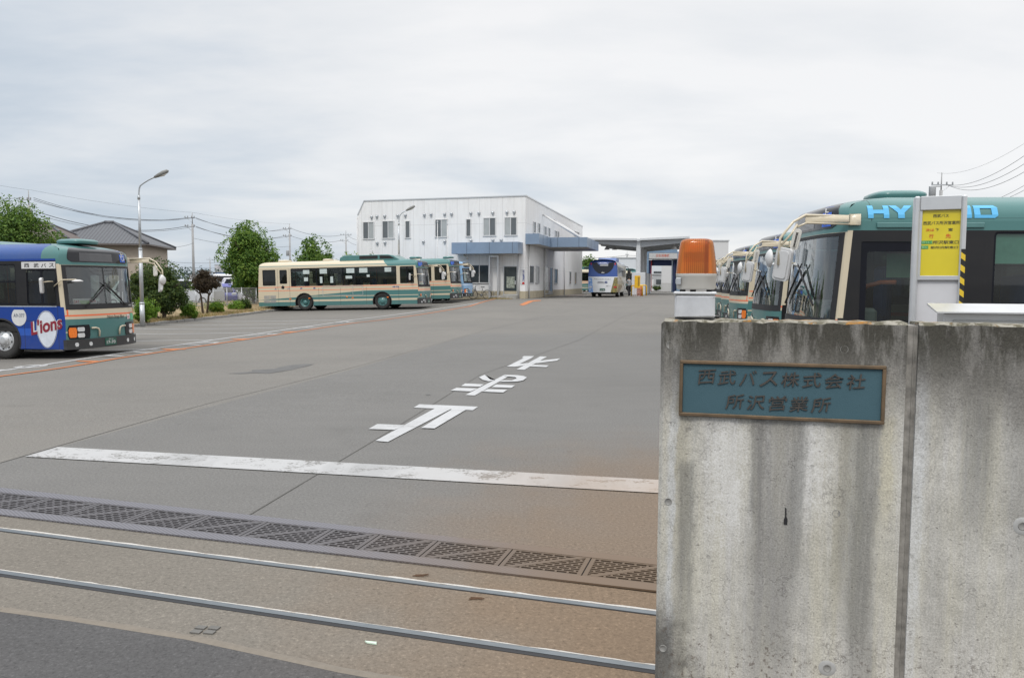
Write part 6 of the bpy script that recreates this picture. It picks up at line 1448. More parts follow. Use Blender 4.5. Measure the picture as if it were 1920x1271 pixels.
for (x0, x1, yb, yt, Y), lab in (((1184, 1204.5, 554, 535.5, 72.6), 'yellow hoop barrier standing right behind the lane sign'), ((1199, 1212, 552.5, 535, 76), 'yellow hoop barrier to the right of the lane sign')):
    a, b = D(x0, yb, Y), D(x1, yb, Y); g = gz(a.x, a.y); h = D(x0, yt, Y).z-g; w = b.x-a.x
    mb = MB(); mb.tube([(0, 0, 0), (0, 0, h-.12), (.04, 0, h-.03), (.12, 0, h), (w-.12, 0, h), (w-.04, 0, h-.03), (w, 0, h-.12), (w, 0, 0)], .055, 8); o = tag(mb.build('hoop_barrier', m_yel), lab, 'barrier', 'yellow hoop barriers'); o.location = (a.x, a.y, g)
p = D(1198, 552, 73.5); g = gz(p.x, p.y); o = thing('fuel_drum', 'rusty orange drum standing between the yellow hoop barriers', 'drum', (p.x+.1, p.y, g)); mb = MB(); mb.lathe([(.0, 0), (.29, 0), (.30, .02), (.29, .28), (.30, .30), (.29, .32), (.29, .58), (.30, .60), (.29, .62), (.29, .88), (.27, .88), (0, .87)], (0, 0, 0), 18); mb.build('drum_body', plain('rust_orange', (.45, .12, .03), .7, var=.4), o); mb = MB(); mb.lathe([(0, .02), (.04, .02), (.04, 0)], (.15, 0, .872), 8); mb.build('cap', m_black, o)
# wash gate
wg = D(1236, 546, 105); g = gz(wg.x, wg.y); wa = thing('wash_gate', 'blue framed bus washing gate with a grey header', 'gate', (wg.x, wg.y, g), 0)
Zw = lambda y: D(1236, y, 105).z-g; Xw = lambda x: (D(x, 500, 105)-D(1236, 500, 105)).x
m_wb = plain('wash_blue', (.16, .24, .34), .5); m_navy = plain('brush_navy', (.02, .03, .08), .9); m_brr = plain('brush_red', (.35, .03, .04), .9)
mb = MB(); mb.bx(Xw(1208), Xw(1214), -.6, 3, 0, Zw(472)); mb.build('frame_post', m_wb, wa); mb = MB(); mb.bx(Xw(1267), Xw(1273), -.6, 3, 0, Zw(472)); mb.build('frame_post', m_wb, wa)
mb = MB(); mb.bx(Xw(1214), Xw(1267), -.6, 3, Zw(474.5), Zw(466.5)); mb.build('frame_top', m_wb, wa)
mb = MB(); mb.bx(Xw(1214.2), Xw(1266.8), -.75, 2.9, Zw(485.5), Zw(475)); hd_ = mb.build('header', plain('header_grey', (.46, .46, .46), .5), wa)
mb = MB(); text_to(mb, '日生洗車機', lambda a, b, t: Vector((Xw(1227)+(Xw(1252)-Xw(1227))*a, -.765, Zw(482.5)+(Zw(477)-Zw(482.5))*b)), .02); mb.build('header_lettering', plain('faded_red', (.50, .14, .10), .6), hd_)
mb = MB(); mb.bx(Xw(1224), Xw(1259), .2, 1.2, Zw(498), Zw(487)); mb.build('top_brush', m_navy, wa)
for x, m_ in ((1216.5, m_navy), (1219, m_brr), (1264, m_navy)):
    mb = MB(); r_ = .22; mb.lathe([(r_, .1), (r_*1.05, 1.0), (r_*.9, 2.0), (r_, Zw(488))], (Xw(x), .0+.3*(x == 1219), 0), 12); mb.build('side_brush', m_, wa)
# things beyond: white panels, plant room, long shed, buses
def slab_building(name, label, px0, px1, y0, y1, Y, depth, mat, roofm=None, bands=()):
    a, b = D(px0, y1, Y), D(px1, y1, Y); g = gz(a.x, a.y); h = D(px0, y0, Y).z-g; w = b.x-a.x
    o = thing(name, label, 'building', (a.x, a.y, g)); mb = MB(); mb.bx(0, w, 0, depth, -.2, h); mb.build('wall', mat, o); mb = MB(); mb.bx(-.15, w+.15, -.15, depth+.1, h, h+.18); mb.build('roof', roofm or m_alu, o)
    for nm, x0, x1, z0, z1, m_ in bands:
        mb = MB(); mb.bx(x0*w, x1*w, -.06, -.005, z0*h, z1*h); mb.build(nm, m_, o)
    return o
slab_building('depot_shed', 'long pale shed beyond the fuel canopy with a row of dark windows', 1150, 1300, 484, 546, 150, 20, plain('pale_cladding', (.62, .65, .68), .6, var=.06), None, [('window', .10, .20, .42, .58, m_win), ('window', .23, .33, .42, .58, m_win), ('window', .36, .46, .42, .58, m_win), ('window', .50, .60, .42, .58, m_win), ('window', .63, .73, .42, .58, m_win)])
slab_building('storage_hut', 'low grey hut behind the wash gate', 1216, 1262, 515, 546, 128, 6, plain('hut_grey', (.40, .41, .42), .7), None, [('door', .1, .2, 0, .7, m_white), ('window', .3, .5, .4, .7, m_win)])
a = D(1240, 540, 116); b = D(1262, 540, 116); g = gz(a.x, a.y); z1 = D(1240, 498, 116).z-g; zm = D(1240, 531, 116).z-g
o = thing('splash_screen', 'white splash screen panel standing beyond the wash gate', 'screen', (a.x, a.y, g)); mb = MB(); mb.bx(0, b.x-a.x, 0, .12, zm, z1); mb.build('panel', m_white, o); mb = MB()
for k in range(10): x = (b.x-a.x)*k/10; mb.bx(x, x+(b.x-a.x)*.085, .02, .08, 0, zm)
mb.build('skirt', plain('skirt_grey', (.50, .50, .49), .7), o)
a = D(1190, 540, 118); 
slab_building('white_block', 'tall white block beyond the row of buses, right of the beacon', 1332, 1364, 452, 540, 140, 12, m_white, m_alu, [('vent', .8, .86, .55, .62, m_grey)])
for (cx, cy), lab, mats_ in (((1091, 551), 'old liveried bus half hidden between the office and the tour coach', None), ((1200, 549), 'bus glimpsed behind the fuel canopy column', None)):
    p = D(cx, cy, 101 if cx < 1100 else 110); r_ = dup(B, (p.x, p.y, gz(p.x, p.y)), R(-8), lab, 'buses at the back of the yard')
    for ch in list(r_.children):
        if ch.name.startswith(('window_card', 'side_lettering', 'advert')): drop(ch)
    r_.location.x += 4.2 if cx < 1100 else 1.0
# ================================================================== VERGE, TREES, FENCE, CARS
kerb = px_line([(150, 622), (200, 617), (262, 612), (300, 607.5), (345, 603), (400, 597.5), (445, 592.5), (480, 588)])
kerb = [kerb[0]-(kerb[1]-kerb[0])*2.5]+kerb+[kerb[-1]+(kerb[-1]-kerb[-2])*3.2]
VB = Vector((-.92, .39, 0)).normalized()     # away from the yard
q = NM('dry_verge_soil', .95); q.color(q.mix(q.ramp(q.noise(2.2, 6, .7, src='World'), [(.38, 0), (.62, 1)]), (.20, .15, .085), (.36, .27, .15))); q.bump(q.noise(20, 5, .7), .6, .03); m_soil = q.m
mb = MB(); rows = []
for p in kerb:
    row = []
    for d, dz in ((.10, .10), (.5, .16), (1.5, .22), (3.5, .26), (7, .26)):
        w = p+VB*d; row.append((w.x, w.y, gz(w.x, w.y)+dz+random.uniform(-.02, .02)))
    rows.append(row)
mb.sheet(rows); struct(mb.build('verge', m_soil))
# rough kerb stones
kroot = thing('kerb', 'broken grey kerb stones edging the dry grass verge', 'kerb'); q = NM('kerb_stone', .9); q.color(q.mix(q.noise(7, 6, .7), (.14, .135, .13), (.33, .325, .31))); m_kerb = q.m
for a, b in zip(kerb, kerb[1:]):
    n_ = max(1, int((b-a).length/.62)); t = (b-a).normalized(); yaw = math.atan2(t.y, t.x)
    for i in range(n_):
        c_ = a.lerp(b, (i+.5)/n_); mb = MB(); L_ = (b-a).length/n_; g = gz(c_.x, c_.y)
        hh = .11+random.uniform(-.025, .02); r_ = random.uniform(-.05, .05)
        mb.cbox(-L_/2+.012, L_/2-.012, -.09, .09, -.05, hh, .02); M = Matrix.Rotation(yaw+r_, 3, 'Z') @ Matrix.Rotation(random.uniform(-.06, .06), 3, 'X')
        mb.v = [tuple(Vector((c_.x, c_.y, g))+VB*.05+M @ Vector(p)) for p in mb.v]; mb.build('kerb_stone', m_kerb, kroot)
# dry grass
def leaf_mat(name, stops, rough=.6, trans=.35, hue=0):
    m = bpy.data.materials.new(name); m.use_nodes = True; t = m.node_tree; b = t.nodes['Principled BSDF']; o = t.nodes['Material Output']
    g = t.nodes.new('ShaderNodeNewGeometry'); cr = t.nodes.new('ShaderNodeValToRGB'); e = cr.color_ramp.elements
    no = t.nodes.new('ShaderNodeTexNoise'); no.inputs['Scale'].default_value = 1.6; no.inputs['Detail'].default_value = 3; co = t.nodes.new('ShaderNodeTexCoord'); t.links.new(co.outputs['Object'], no.inputs['Vector'])
    mm = t.nodes.new('ShaderNodeMath'); mm.operation = 'MULTIPLY_ADD'; mm.inputs[1].default_value = .45; t.links.new(g.outputs['Random Per Island'], mm.inputs[0])
    m2 = t.nodes.new('ShaderNodeMath'); m2.operation = 'MULTIPLY'; m2.inputs[1].default_value = .60; t.links.new(no.outputs[0], m2.inputs[0]); t.links.new(m2.outputs[0], mm.inputs[2])
    while len(e) < len(stops): e.new(.5)
    for i, (p, c) in enumerate(stops): e[i].position = p; e[i].color = (*c, 1)
    t.links.new(mm.outputs[0], cr.inputs[0]); t.links.new(cr.outputs[0], b.inputs['Base Color']); b.inputs['Roughness'].default_value = rough; b.inputs['Specular IOR Level'].default_value = .3
    tl = t.nodes.new('ShaderNodeBsdfTranslucent'); t.links.new(cr.outputs[0], tl.inputs[0]); mx = t.nodes.new('ShaderNodeMixShader'); mx.inputs[0].default_value = trans
    t.links.new(b.outputs[0], mx.inputs[1]); t.links.new(tl.outputs[0], mx.inputs[2]); t.links.new(mx.outputs[0], o.inputs[0]); return m
m_dry = leaf_mat('dry_grass', [(.2, (.30, .21, .10)), (.5, (.42, .32, .17)), (.75, (.28, .27, .09)), (.95, (.15, .20, .05))])
mb = MB()
for _ in range(9000):
    k_ = random.random()*(len(kerb)-1); i = int(k_); p = kerb[i].lerp(kerb[i+1], k_-i)+VB*(.14+5*random.random()**1.6)
    z = gz(p.x, p.y)+.14; h = random.uniform(.05, .20); a = random.uniform(0, 6.28); dx, dy = math.cos(a)*.02, math.sin(a)*.02; lx, ly = random.uniform(-.07, .07), random.uniform(-.07, .07)
    mb.add([(p.x-dx, p.y-dy, z), (p.x+dx, p.y+dy, z), (p.x+lx, p.y+ly, z+h)], [(0, 1, 2)])
tag(mb.build('dry_grass', m_dry), 'dry straw coloured grass over the verge', None, None, 'stuff')
mb = MB()
for _ in range(1600):
    p = at(random.uniform(872, 958), 560)+Vector((random.uniform(-.3, .3), random.uniform(-1.6, .9), 0)); z = gz(p.x, p.y); h = random.uniform(.03, .12); a = random.uniform(0, 6.28); dx, dy = math.cos(a)*.03, math.sin(a)*.03
    mb.add([(p.x-dx, p.y-dy, z), (p.x+dx, p.y+dy, z), (p.x+random.uniform(-.05, .05), p.y, z+h)], [(0, 1, 2)])
tag(mb.build('weedy_grass', m_dry), 'thin yellow grass in front of the office wall', None, None, 'stuff')
# trees ------------------------------------------------------------------------
m_bark = plain('tree_bark', (.085, .065, .05), .9, var=.35, scale=9)
def leaves(mb, c, rad, n, size, tilt=.6, shell=.55, rnd=random):
    """n leaf-sized faces through an ellipsoid clump, denser near its skin"""
    for _ in range(n):
        while True:
            d = Vector((rnd.uniform(-1, 1), rnd.uniform(-1, 1), rnd.uniform(-1, 1)))
            if .05 < d.length < 1: break
        d = d.normalized()*(shell+(1-shell)*rnd.random()**.6)*(1+.18*rnd.gauss(0, 1)*.5); p = Vector((c[0]+d.x*rad[0], c[1]+d.y*rad[1], c[2]+d.z*rad[2]))
        nrm = (d*tilt+Vector((rnd.gauss(0, 1), rnd.gauss(0, 1), rnd.gauss(0, 1)+.5))*.6).normalized(); u = nrm.orthogonal().normalized(); a = rnd.uniform(0, 6.28); w = nrm.cross(u); u, w = u*math.cos(a)+w*math.sin(a), w*math.cos(a)-u*math.sin(a)
        s_ = size*rnd.uniform(.6, 1.3); mb.add([p-u*s_, p+w*s_*.45+nrm*s_*.12, p+u*s_, p-w*s_*.45+nrm*s_*.12], [(0, 1, 2, 3)])
def tree(name, label, base, h, crown, mat, size, nl, trunk_r=.12, stems=1, cz0=.25, group=None, lumps=26, seed=1, crown_shape=1.0, lean=0):
    rnd = random.Random(seed); t = thing(name, label, 'tree' if 'tree' in name else 'shrub', base, 0, group)
    tr = MB(); 
    for s_ in range(stems):
        a = 6.28*s_/max(1, stems)+.5; ox = .12*stems*math.cos(a) if stems > 1 else 0; tr.tube([(ox*.4, 0, -.1), (ox, .02, h*cz0), (ox*1.6+.05, .05, h*.55), (ox*2, 0, h*.8)], [trunk_r*1.25, trunk_r, trunk_r*.6, trunk_r*.2], 8)
        for k in range(6):
            b = rnd.uniform(0, 6.28); z0 = h*rnd.uniform(cz0, .6); r_ = crown[0]*rnd.uniform(.45, .8); tr.tube([(ox, 0, z0), (ox+r_*.5*math.cos(b), r_*.5*math.sin(b), z0+h*.10), (ox+r_*math.cos(b), r_*math.sin(b), z0+h*.2)], [trunk_r*.45, trunk_r*.3, trunk_r*.1], 6)
    tr.build('trunk', m_bark, t)
    cr = MB(); c0 = h*cz0+(h-h*cz0)*.5; rz_ = (h-h*cz0)/2
    for k in range(lumps):
        while True:
            d = Vector((rnd.uniform(-1, 1), rnd.uniform(-1, 1), rnd.uniform(-1, 1)))
            if .35 < d.length < 1: break
        d *= rnd.uniform(.8, 1.0); f_ = 1.0-crown_shape*max(0, d.z)*.45; lr = rnd.uniform(.20, .36)
        c_ = (d.x*crown[0]*(1-lr*.55)*f_+lean*d.z, d.y*crown[1]*(1-lr*.55)*f_, c0+d.z*rz_*(1-lr*.5))
        leaves(cr, c_, (crown[0]*lr, crown[1]*lr, rz_*lr*.8), nl//lumps, size, rnd=rnd)
    leaves(cr, (0, 0, c0), (crown[0]*.62, crown[1]*.62, rz_*.75), nl//6, size*1.1, shell=.2, rnd=rnd)
    for k in range(nl//60):                      # stray sprigs outside the outline
        d = Vector((rnd.gauss(0, 1), rnd.gauss(0, 1), abs(rnd.gauss(0, 1)))).normalized(); c_ = (d.x*crown[0]*1.0*(1-crown_shape*d.z*.4), d.y*crown[1]*1.0, c0+d.z*rz_*1.02); leaves(cr, c_, (size*2,)*3, 4, size*.8, shell=.1, rnd=rnd)
    cr.build('crown', mat, t); return t
G1 = leaf_mat('bright_leaf', [(.15, (.030, .072, .016)), (.40, (.062, .140, .024)), (.60, (.135, .235, .038)), (.80, (.235, .335, .062)), (.96, (.36, .27, .07))])
G2 = leaf_mat('dark_leaf', [(.2, (.024, .048, .015)), (.5, (.055, .095, .026)), (.75, (.13, .18, .04)), (.95, (.22, .20, .06))])
G3 = leaf_mat('red_brown_leaf', [(.2, (.030, .024, .016)), (.5, (.055, .040, .025)), (.75, (.085, .060, .035)), (.95, (.085, .095, .03))])
G4 = leaf_mat('shrub_leaf', [(.2, (.055, .12, .02)), (.45, (.12, .24, .030)), (.7, (.25, .38, .05)), (.95, (.40, .44, .09))])
G5 = leaf_mat('far_leaf', [(.2, (.035, .075, .022)), (.45, (.085, .165, .032)), (.7, (.17, .27, .05)), (.96, (.24, .31, .08))])
def gp(px, Y):
    d = ray(px, 530); x = d.x/d.y*Y; return Vector((x, Y, gz(x, Y)))
def topz(px, py, Y): return D(px, py, Y).z
def tree_at(name, label, px, Y, ytop, wpx, mat, size, nl, **k):
    b = gp(px, Y); h = topz(px, ytop, Y)-b.z; w = wpx/FPX*Y/2; return tree(name, label, b, h, (w, w*.9), mat, size, nl, **k)
TG = 'trees along the left verge'
tree_at('broadleaf_tree', 'tall bright green round tree behind the tail of the cream bus', 468, 51.5, 416, 120, G1, .105, 19000, trunk_r=.10, stems=2, cz0=.04, seed=3, group=TG, lumps=44, crown_shape=.7)
tree_at('broadleaf_tree', 'big green tree rising behind the blue bus at the left edge', 22, 58, 368, 190, G5, .13, 10000, trunk_r=.16, cz0=.15, seed=8, group=TG, lumps=40)
tree_at('round_tree', 'dense dark green rounded tree beside the near street lamp', 297, 38.5, 487, 116, G2, .075, 13000, trunk_r=.10, stems=2, cz0=.02, seed=5, group=TG, lumps=34, crown_shape=.4)
tree_at('small_tree', 'small reddish brown umbrella shaped tree before the parked cars', 383, 42.5, 507, 64, G3, .065, 5200, trunk_r=.055, stems=2, cz0=.46, seed=6, group=TG, lumps=26, crown_shape=.5)
tree_at('broadleaf_tree', 'loose green tree showing above the roof of the cream bus', 590, 58, 444, 86, G5, .12, 6500, trunk_r=.10, cz0=.2, seed=9, group=TG, lumps=30)
tree_at('broadleaf_tree', 'low bright green treetop between the bus roof and the office', 661, 57, 474, 54, G4, .11, 3600, trunk_r=.08, cz0=.2, seed=12, group=TG, lumps=20, crown_shape=.3)
tree_at('young_tree', 'thin dark sapling before the left end of the office', 697, 56.5, 469, 15, G2, .09, 420, trunk_r=.03, cz0=.3, seed=13, group=TG, lumps=8)
tree_at('young_tree', 'second thin sapling before the office, shorter than its neighbour', 718, 56.5, 475, 12, G2, .09, 320, trunk_r=.03, cz0=.3, seed=14, group=TG, lumps=8)
tree_at('broadleaf_tree', 'dull green tree between the office and the tour coach', 1104, 108, 480, 46, G5, .2, 3600, trunk_r=.15, cz0=.15, seed=15, lumps=24)
SG = 'clipped shrubs on the verge'
for lab, px, Y, yt, w, mat, sd in (('bright yellow green shrub at the foot of the near street lamp', 272, 36.0, 559, 54, G4, 21), ('low rounded green shrub right of the near street lamp', 353, 40.0, 566, 38, G4, 22), ('low green shrub under the small reddish tree', 403, 43.8, 563, 42, G4, 23),  ('small shrub near the tail of the cream bus', 442, 46.0, 564, 30, G4, 25), ('shrub tucked beside the trunk of the tall green tree', 458, 46.5, 560, 28, G2, 26)):
    tree_at('clipped_shrub', lab, px, Y, yt, w, mat, .055, 4200, trunk_r=.02, stems=1, cz0=.02, seed=sd, group=SG, lumps=16, crown_shape=.3)
p = at(1094, 548); tree('weed_clump', 'green weeds growing at the far corner of the office', (p.x, p.y, p.z), .9, (.5, .5), G4, .08, 500, trunk_r=.02, cz0=.02, lumps=8, seed=31)
tree_at('far_hedge', 'dark trimmed hedge beyond the wash gate', 1232, 122, 535, 22, G2, .14, 900, trunk_r=.03, cz0=.02, seed=32, lumps=10, crown_shape=.0)
# wire fence behind the trees
fa, fb = gp(240, 45), gp(480, 50.5); fe = thing('wire_fence', 'low grey wire fence between the verge and the car park', 'fence'); n_ = 9
P_ = [fa.lerp(fb, i/(n_-1)) for i in range(n_)]
for p in P_:
    mb = MB(); g = gz(p.x, p.y); mb.tube([(p.x, p.y, g), (p.x, p.y, g+1.35)], .035, 6); mb.build('post', m_steel, fe)
mb = MB()
for z in (.30, 1.30): mb.tube([(p.x, p.y, gz(p.x, p.y)+z) for p in P_], .022, 5)
mb.build('rail', m_steel, fe); mb = MB()
for i in range(150):
    p = fa.lerp(fb, i/149); g = gz(p.x, p.y)
    for s_ in (-1, 1): mb.tube([(p.x-.09*s_, p.y, g+.30), (p.x+.09*s_, p.y, g+.85), (p.x-.09*s_, p.y, g+1.3)], .004, 3, False)
mb.build('wire_mesh', m_steel, fe)
# cars beyond the fence
def side_car(name, label, loc, rz, prof, roofpts, wheels, col, W=.84, R_=.31, ext=None):
    t = thing(name, label, 'car' if 'truck' not in name else 'truck', loc, rz, 'vehicles beyond the fence'); mp = plain(name+'_paint_'+str(round(col[0], 2)), col, .3, coat=.6, var=.05)
    mb = MB(); mb.prism(prof, lambda a, b, s_: Vector((a, s_, b)), -W, W); bevel(mb.build('body', mp, t), .05, 3)
    mb = MB(); mb.prism(roofpts, lambda a, b, s_: Vector((a, s_*(1-.10*(b > roofpts[0][1]+.2)), b)), -W+.03, W-.03); bevel(mb.build('cabin', mp, t), .05, 3)
    zt = max(b for a, b in roofpts); zb = min(b for a, b in roofpts); x0 = min(a for a, b in roofpts); x1 = max(a for a, b in roofpts)
    for sg in (-1, 1):
        for a0, a1 in ((.08, .36), (.40, .66), (.70, .90)):
            mb = MB(); xa, xb = x0+(x1-x0)*a0, x0+(x1-x0)*a1; y0, y1 = sg*(W-.02), sg*(W*.91-.015); cut = (.25*(x1-x0)*.6 if a1 > .85 else 0)
            mb.add([(xa, y0, zb+.08), (xb, y0, zb+.08), (xb-cut*.7, y1, zt-.12), (xa, y1, zt-.12)], [(0, 1, 2, 3)]); mb.build('window', m_blackgloss, t)
        mb = MB(); xf = max(a for a, b in prof); mb.cbox(xf-.30, xf-.02, sg*W*.72-.16, sg*W*.72+.16, .62, .80, .03); mb.build('headlight', m_lampw, t)
        mb = MB(); mb.cbox(x1-.55, x1-.40, sg*(W+.02)-.10, sg*(W+.02)+.10, zb+.02, zb+.18, .04); mb.build('wing_mirror', mp, t)
        for xw in wheels:
            w = MB(); w.lathe([(.19, -sg*.18), (R_*.97, -sg*.17), (R_, -sg*.1), (R_, -sg*.03), (R_*.9, 0), (.2, 0)], (xw, sg*(W+.01), R_), 20, 'y'); wh = w.build('wheel', m_tyre, t)
            r_ = MB(); r_.lathe([(.2, -sg*.01), (.15, -sg*.03), (.05, sg*.005), (0, sg*.005)], (xw, sg*(W+.01), R_), 14, 'y'); r_.build('rim', m_alu, wh)
    mb = MB(); xs0 = x1-.02; mb.add([(xs0+.02, -W*.85, zb+.06), (xs0+.02, W*.85, zb+.06), (roofpts[-2][0]+.03, W*.75, zt-.06), (roofpts[-2][0]+.03, -W*.75, zt-.06)], [(0, 1, 2, 3)]); mb.build('windscreen', m_blackgloss, t)
    return t
gpv = gp(352, 53); van = side_car('minivan', 'silver minivan facing left behind the wire fence and the small trees', gpv, R(176), [(-2.2, .30), (2.25, .30), (2.32, .6), (2.25, .84), (1.55, 1.02), (-2.2, 1.02)], [(-2.18, 1.0), (1.75, 1.0), (1.55, 1.10), (.70, 1.68), (.3, 1.78), (-1.95, 1.76), (-2.15, 1.5)][0:2]+[(.75, 1.70), (.3, 1.78), (-1.95, 1.76)][0:0]+[(.62, 1.78), (-1.95, 1.76)], (1.45, -1.4), (.62, .65, .70))
gpv = gp(413, 56); side_car('hatchback', 'purple blue hatchback behind the fence right of the small tree', gpv, R(-60), [(-1.7, .28), (1.75, .28), (1.8, .6), (1.7, .80), (-1.7, .84)], [(-1.68, .82), (1.0, .82), (.35, 1.45), (-1.4, 1.45)], (1.1, -1.1), (.10, .11, .36))
gpv = gp(425, 60); trk = thing('small_truck', 'white flat nosed truck with its dark open engine bay, behind the fence', 'truck', gpv, R(-75), 'vehicles beyond the fence')
mb = MB(); mb.prism([(.0, .45), (1.55, .45), (1.6, 1.1), (1.45, 2.05), (1.25, 2.15), (.0, 2.15)], lambda a, b, s_: Vector((a, s_, b)), -.82, .82); bevel(mb.build('cab', m_white, trk), .06, 3)
mb = MB(); mb.add([(1.615, -.70, 1.18), (1.615, .70, 1.18), (1.49, .66, 1.98), (1.49, -.66, 1.98)], [(0, 1, 2, 3)]); mb.build('windscreen', m_blackgloss, trk)
mb = MB(); mb.cbox(1.55, 1.63, -.70, .70, .50, 1.0, .02); mb.build('grille', m_dark, trk)
for s_ in (-1, 1):
    mb = MB(); mb.cbox(1.56, 1.66, s_*.62-.12, s_*.62+.12, .62, .82, .02); mb.build('headlight', m_lampw, trk)
    mb = MB(); mb.add([(.25, s_*.825, 1.2), (1.35, s_*.825, 1.2), (1.25, s_*.825, 1.98), (.25, s_*.825, 1.98)], [(0, 1, 2, 3)]); mb.build('window', m_blackgloss, trk)
    for x in (.9, -2.2):
        w = MB(); w.lathe([(.2, -s_*.2), (.37, -s_*.19), (.38, -s_*.03), (.3, 0), (0, -s_*.02)], (x, s_*.84, .38), 18, 'y'); w.build('wheel', m_tyre, trk)
mb = MB(); mb.cbox(-3.2, -.08, -.9, .9, .72, 1.25, .02); mb.build('load_bed', m_white, trk)
mb = MB(); mb.cbox(1.60, 1.66, -.25, .25, .46, .58, .01); mb.build('number_plate', m_yel, trk)
gpv = gp(455, 57); side_car('delivery_van', 'white van mostly hidden behind the tall green tree', gpv, R(175), [(-2.0, .28), (1.95, .28), (2.0, .6), (1.9, .95), (-2.0, .98)], [(-1.98, .96), (1.6, .96), (1.1, 1.85), (-1.95, 1.88)], (1.3, -1.3), (.72, .72, .72))
gpv = gp(262, 50); side_car('minivan', 'white van half hidden behind the dense rounded tree', gpv, R(178), [(-2.0, .28), (1.95, .28), (2.0, .6), (1.9, .95), (-2.0, .98)], [(-1.98, .96), (1.6, .96), (.9, 1.85), (-1.95, 1.88)], (1.3, -1.3), (.66, .67, .68))
# ================================================================== HOUSES
q = NM('kawara_tiles', .45, 0, .5); X = q.xyz('UV'); s1 = q.math('FRACT', q.math('MULTIPLY', X[0], 3.3)); s2 = q.math('FRACT', q.math('MULTIPLY', X[1], 3.6))
rib = q.math('ABSOLUTE', q.math('SUBTRACT', s1, .5)); q.color(q.mix(q.math('MULTIPLY', q.math('GREATER_THAN', rib, .36), .75), q.mix(q.noise(3, 4, .6), (.055, .058, .066), (.095, .098, .108)), (.02, .02, .025))); q.bump(rib, .8, .05); m_tile = q.m
def hip_house(label, C, ax, ay, W_, D_, ze, zr, wall_c, over=.6, ridge=.35, wins=(), tile=None):
    """C = near corner on the ground; ax, ay unit vectors along its two visible walls"""
    o = thing('house', label, 'house'); tile = tile or m_tile; z0 = gz(C.x, C.y)-.3
    mb = MB(); P = lambda a, b, z: C+ax*a+ay*b+Vector((0, 0, z-C.z))
    b_ = [P(0, 0, z0), P(W_, 0, z0), P(W_, D_, z0), P(0, D_, z0), P(0, 0, ze), P(W_, 0, ze), P(W_, D_, ze), P(0, D_, ze)]
    mb.add(b_, [(0, 1, 5, 4), (1, 2, 6, 5), (2, 3, 7, 6), (3, 0, 4, 7)]); mb.build('wall', plain('stucco_'+str(wall_c[0]), wall_c, .85, var=.08), o)
    e_ = [P(-over, -over, ze), P(W_+over, -over, ze), P(W_+over, D_+over, ze), P(-over, D_+over, ze)]
    r1 = P(W_*.5-W_*ridge*.5, D_*.5, zr); r2_ = P(W_*.5+W_*ridge*.5, D_*.5, zr)
    mb = MB(); faces = [(e_[0], e_[1], r2_, r1), (e_[1], e_[2], r2_), (e_[2], e_[3], r1, r2_), (e_[3], e_[0], r1)]; uvs = []
    for f_ in faces:
        mb.add(f_, [tuple(range(len(f_)))]); u = (f_[1]-f_[0]).normalized(); n = (f_[1]-f_[0]).cross(f_[2]-f_[0]).normalized(); v = n.cross(u); uvs += [((p-f_[0]).dot(u), (p-f_[0]).dot(v)) for p in f_]
    mb.add([p-Vector((0, 0, .14)) for p in e_], [(0, 1, 2, 3)]); uvs += [(0, 0)]*4
    for i in range(4): a, b = e_[i], e_[(i+1) % 4]; mb.add([a, b, b-Vector((0, 0, .14)), a-Vector((0, 0, .14))], [(0, 1, 2, 3)]); uvs += [(0, 0)]*4
    rf = mb.build('roof', tile, o); uv = rf.data.uv_layers.new(name='UVMap')
    for i, c_ in enumerate(uvs): uv.data[i].uv = c_
    mb = MB(); mb.tube([r1, r2_], .18, 6)
    for e, r in ((e_[0], r1), (e_[1], r2_), (e_[2], r2_), (e_[3], r1)): mb.tube([e+Vector((0, 0, .05)), r], .13, 6)
    mb.build('ridge_tiles', plain('ridge_tile', (.085, .088, .10), .5), rf)
    mb = MB()
    for i in range(4): mb.tube([e_[i]-Vector((0, 0, .12)), e_[(i+1) % 4]-Vector((0, 0, .12))], .07, 6)
    mb.build('gutter', plain('gutter_brown', (.12, .10, .09), .5), rf)
    for a0, a1, za, zb, side in wins:
        fn = (lambda a, t: C+ax*a-ay*t) if side == 0 else (lambda a, t: C+ay*a-ax*t)
        mb = MB(); mb.prism([(a0, za), (a1, za), (a1, zb), (a0, zb)], lambda a, b, t: Vector((fn(a, t).x, fn(a, t).y, b)), -.02, .05); w_ = mb.build('window', m_alu, o)
        mb = MB(); mb.prism([(a0+.08, za+.08), (a1-.08, za+.08), (a1-.08, zb-.08), (a0+.08, zb-.08)], lambda a, b, t: Vector((fn(a, t).x, fn(a, t).y, b)), .03, .056); mb.build('pane', m_win, w_)
    return o
Y_ = 70; hc = gp(206, Y_); ze = topz(200, 456, Y_); zr = topz(200, 422, Y_+4)
ax = Vector((math.cos(R(-8)), math.sin(R(-8))+.45, 0)).normalized(); ay = Vector((-ax.y, ax.x, 0))
ax_h = Vector((.93, .36, 0)).normalized(); ay_h = Vector((-.36, .93, 0)).normalized()
hz0 = hc.z
hip_house('beige house with a dark tiled hip roof behind the near street lamp', hc+Vector((-5.7, 0, 0)), Vector((.985, .17, 0)), Vector((-.17, .985, 0)), 8.2, 8.5, ze, zr+.3, (.43, .37, .31), .65, .10, ((3.2, 4.5, 3.4, 4.4, 0), (4.0, 5.2, 1.6, 2.7, 0), (5.8, 6.8, .6, 1.6, 0)))
Y2 = 64; h2 = gp(60, Y2); hip_house('brown roofed house mostly behind the big tree at the left edge', h2+Vector((-4.6, 0, 0)), Vector((.97, .24, 0)), Vector((-.24, .97, 0)), 6.6, 8, topz(140, 447, Y2), topz(92, 420, Y2)+.4, (.40, .34, .27), .5, .3, (), plain('brown_tile', (.10, .075, .065), .6, var=.3))
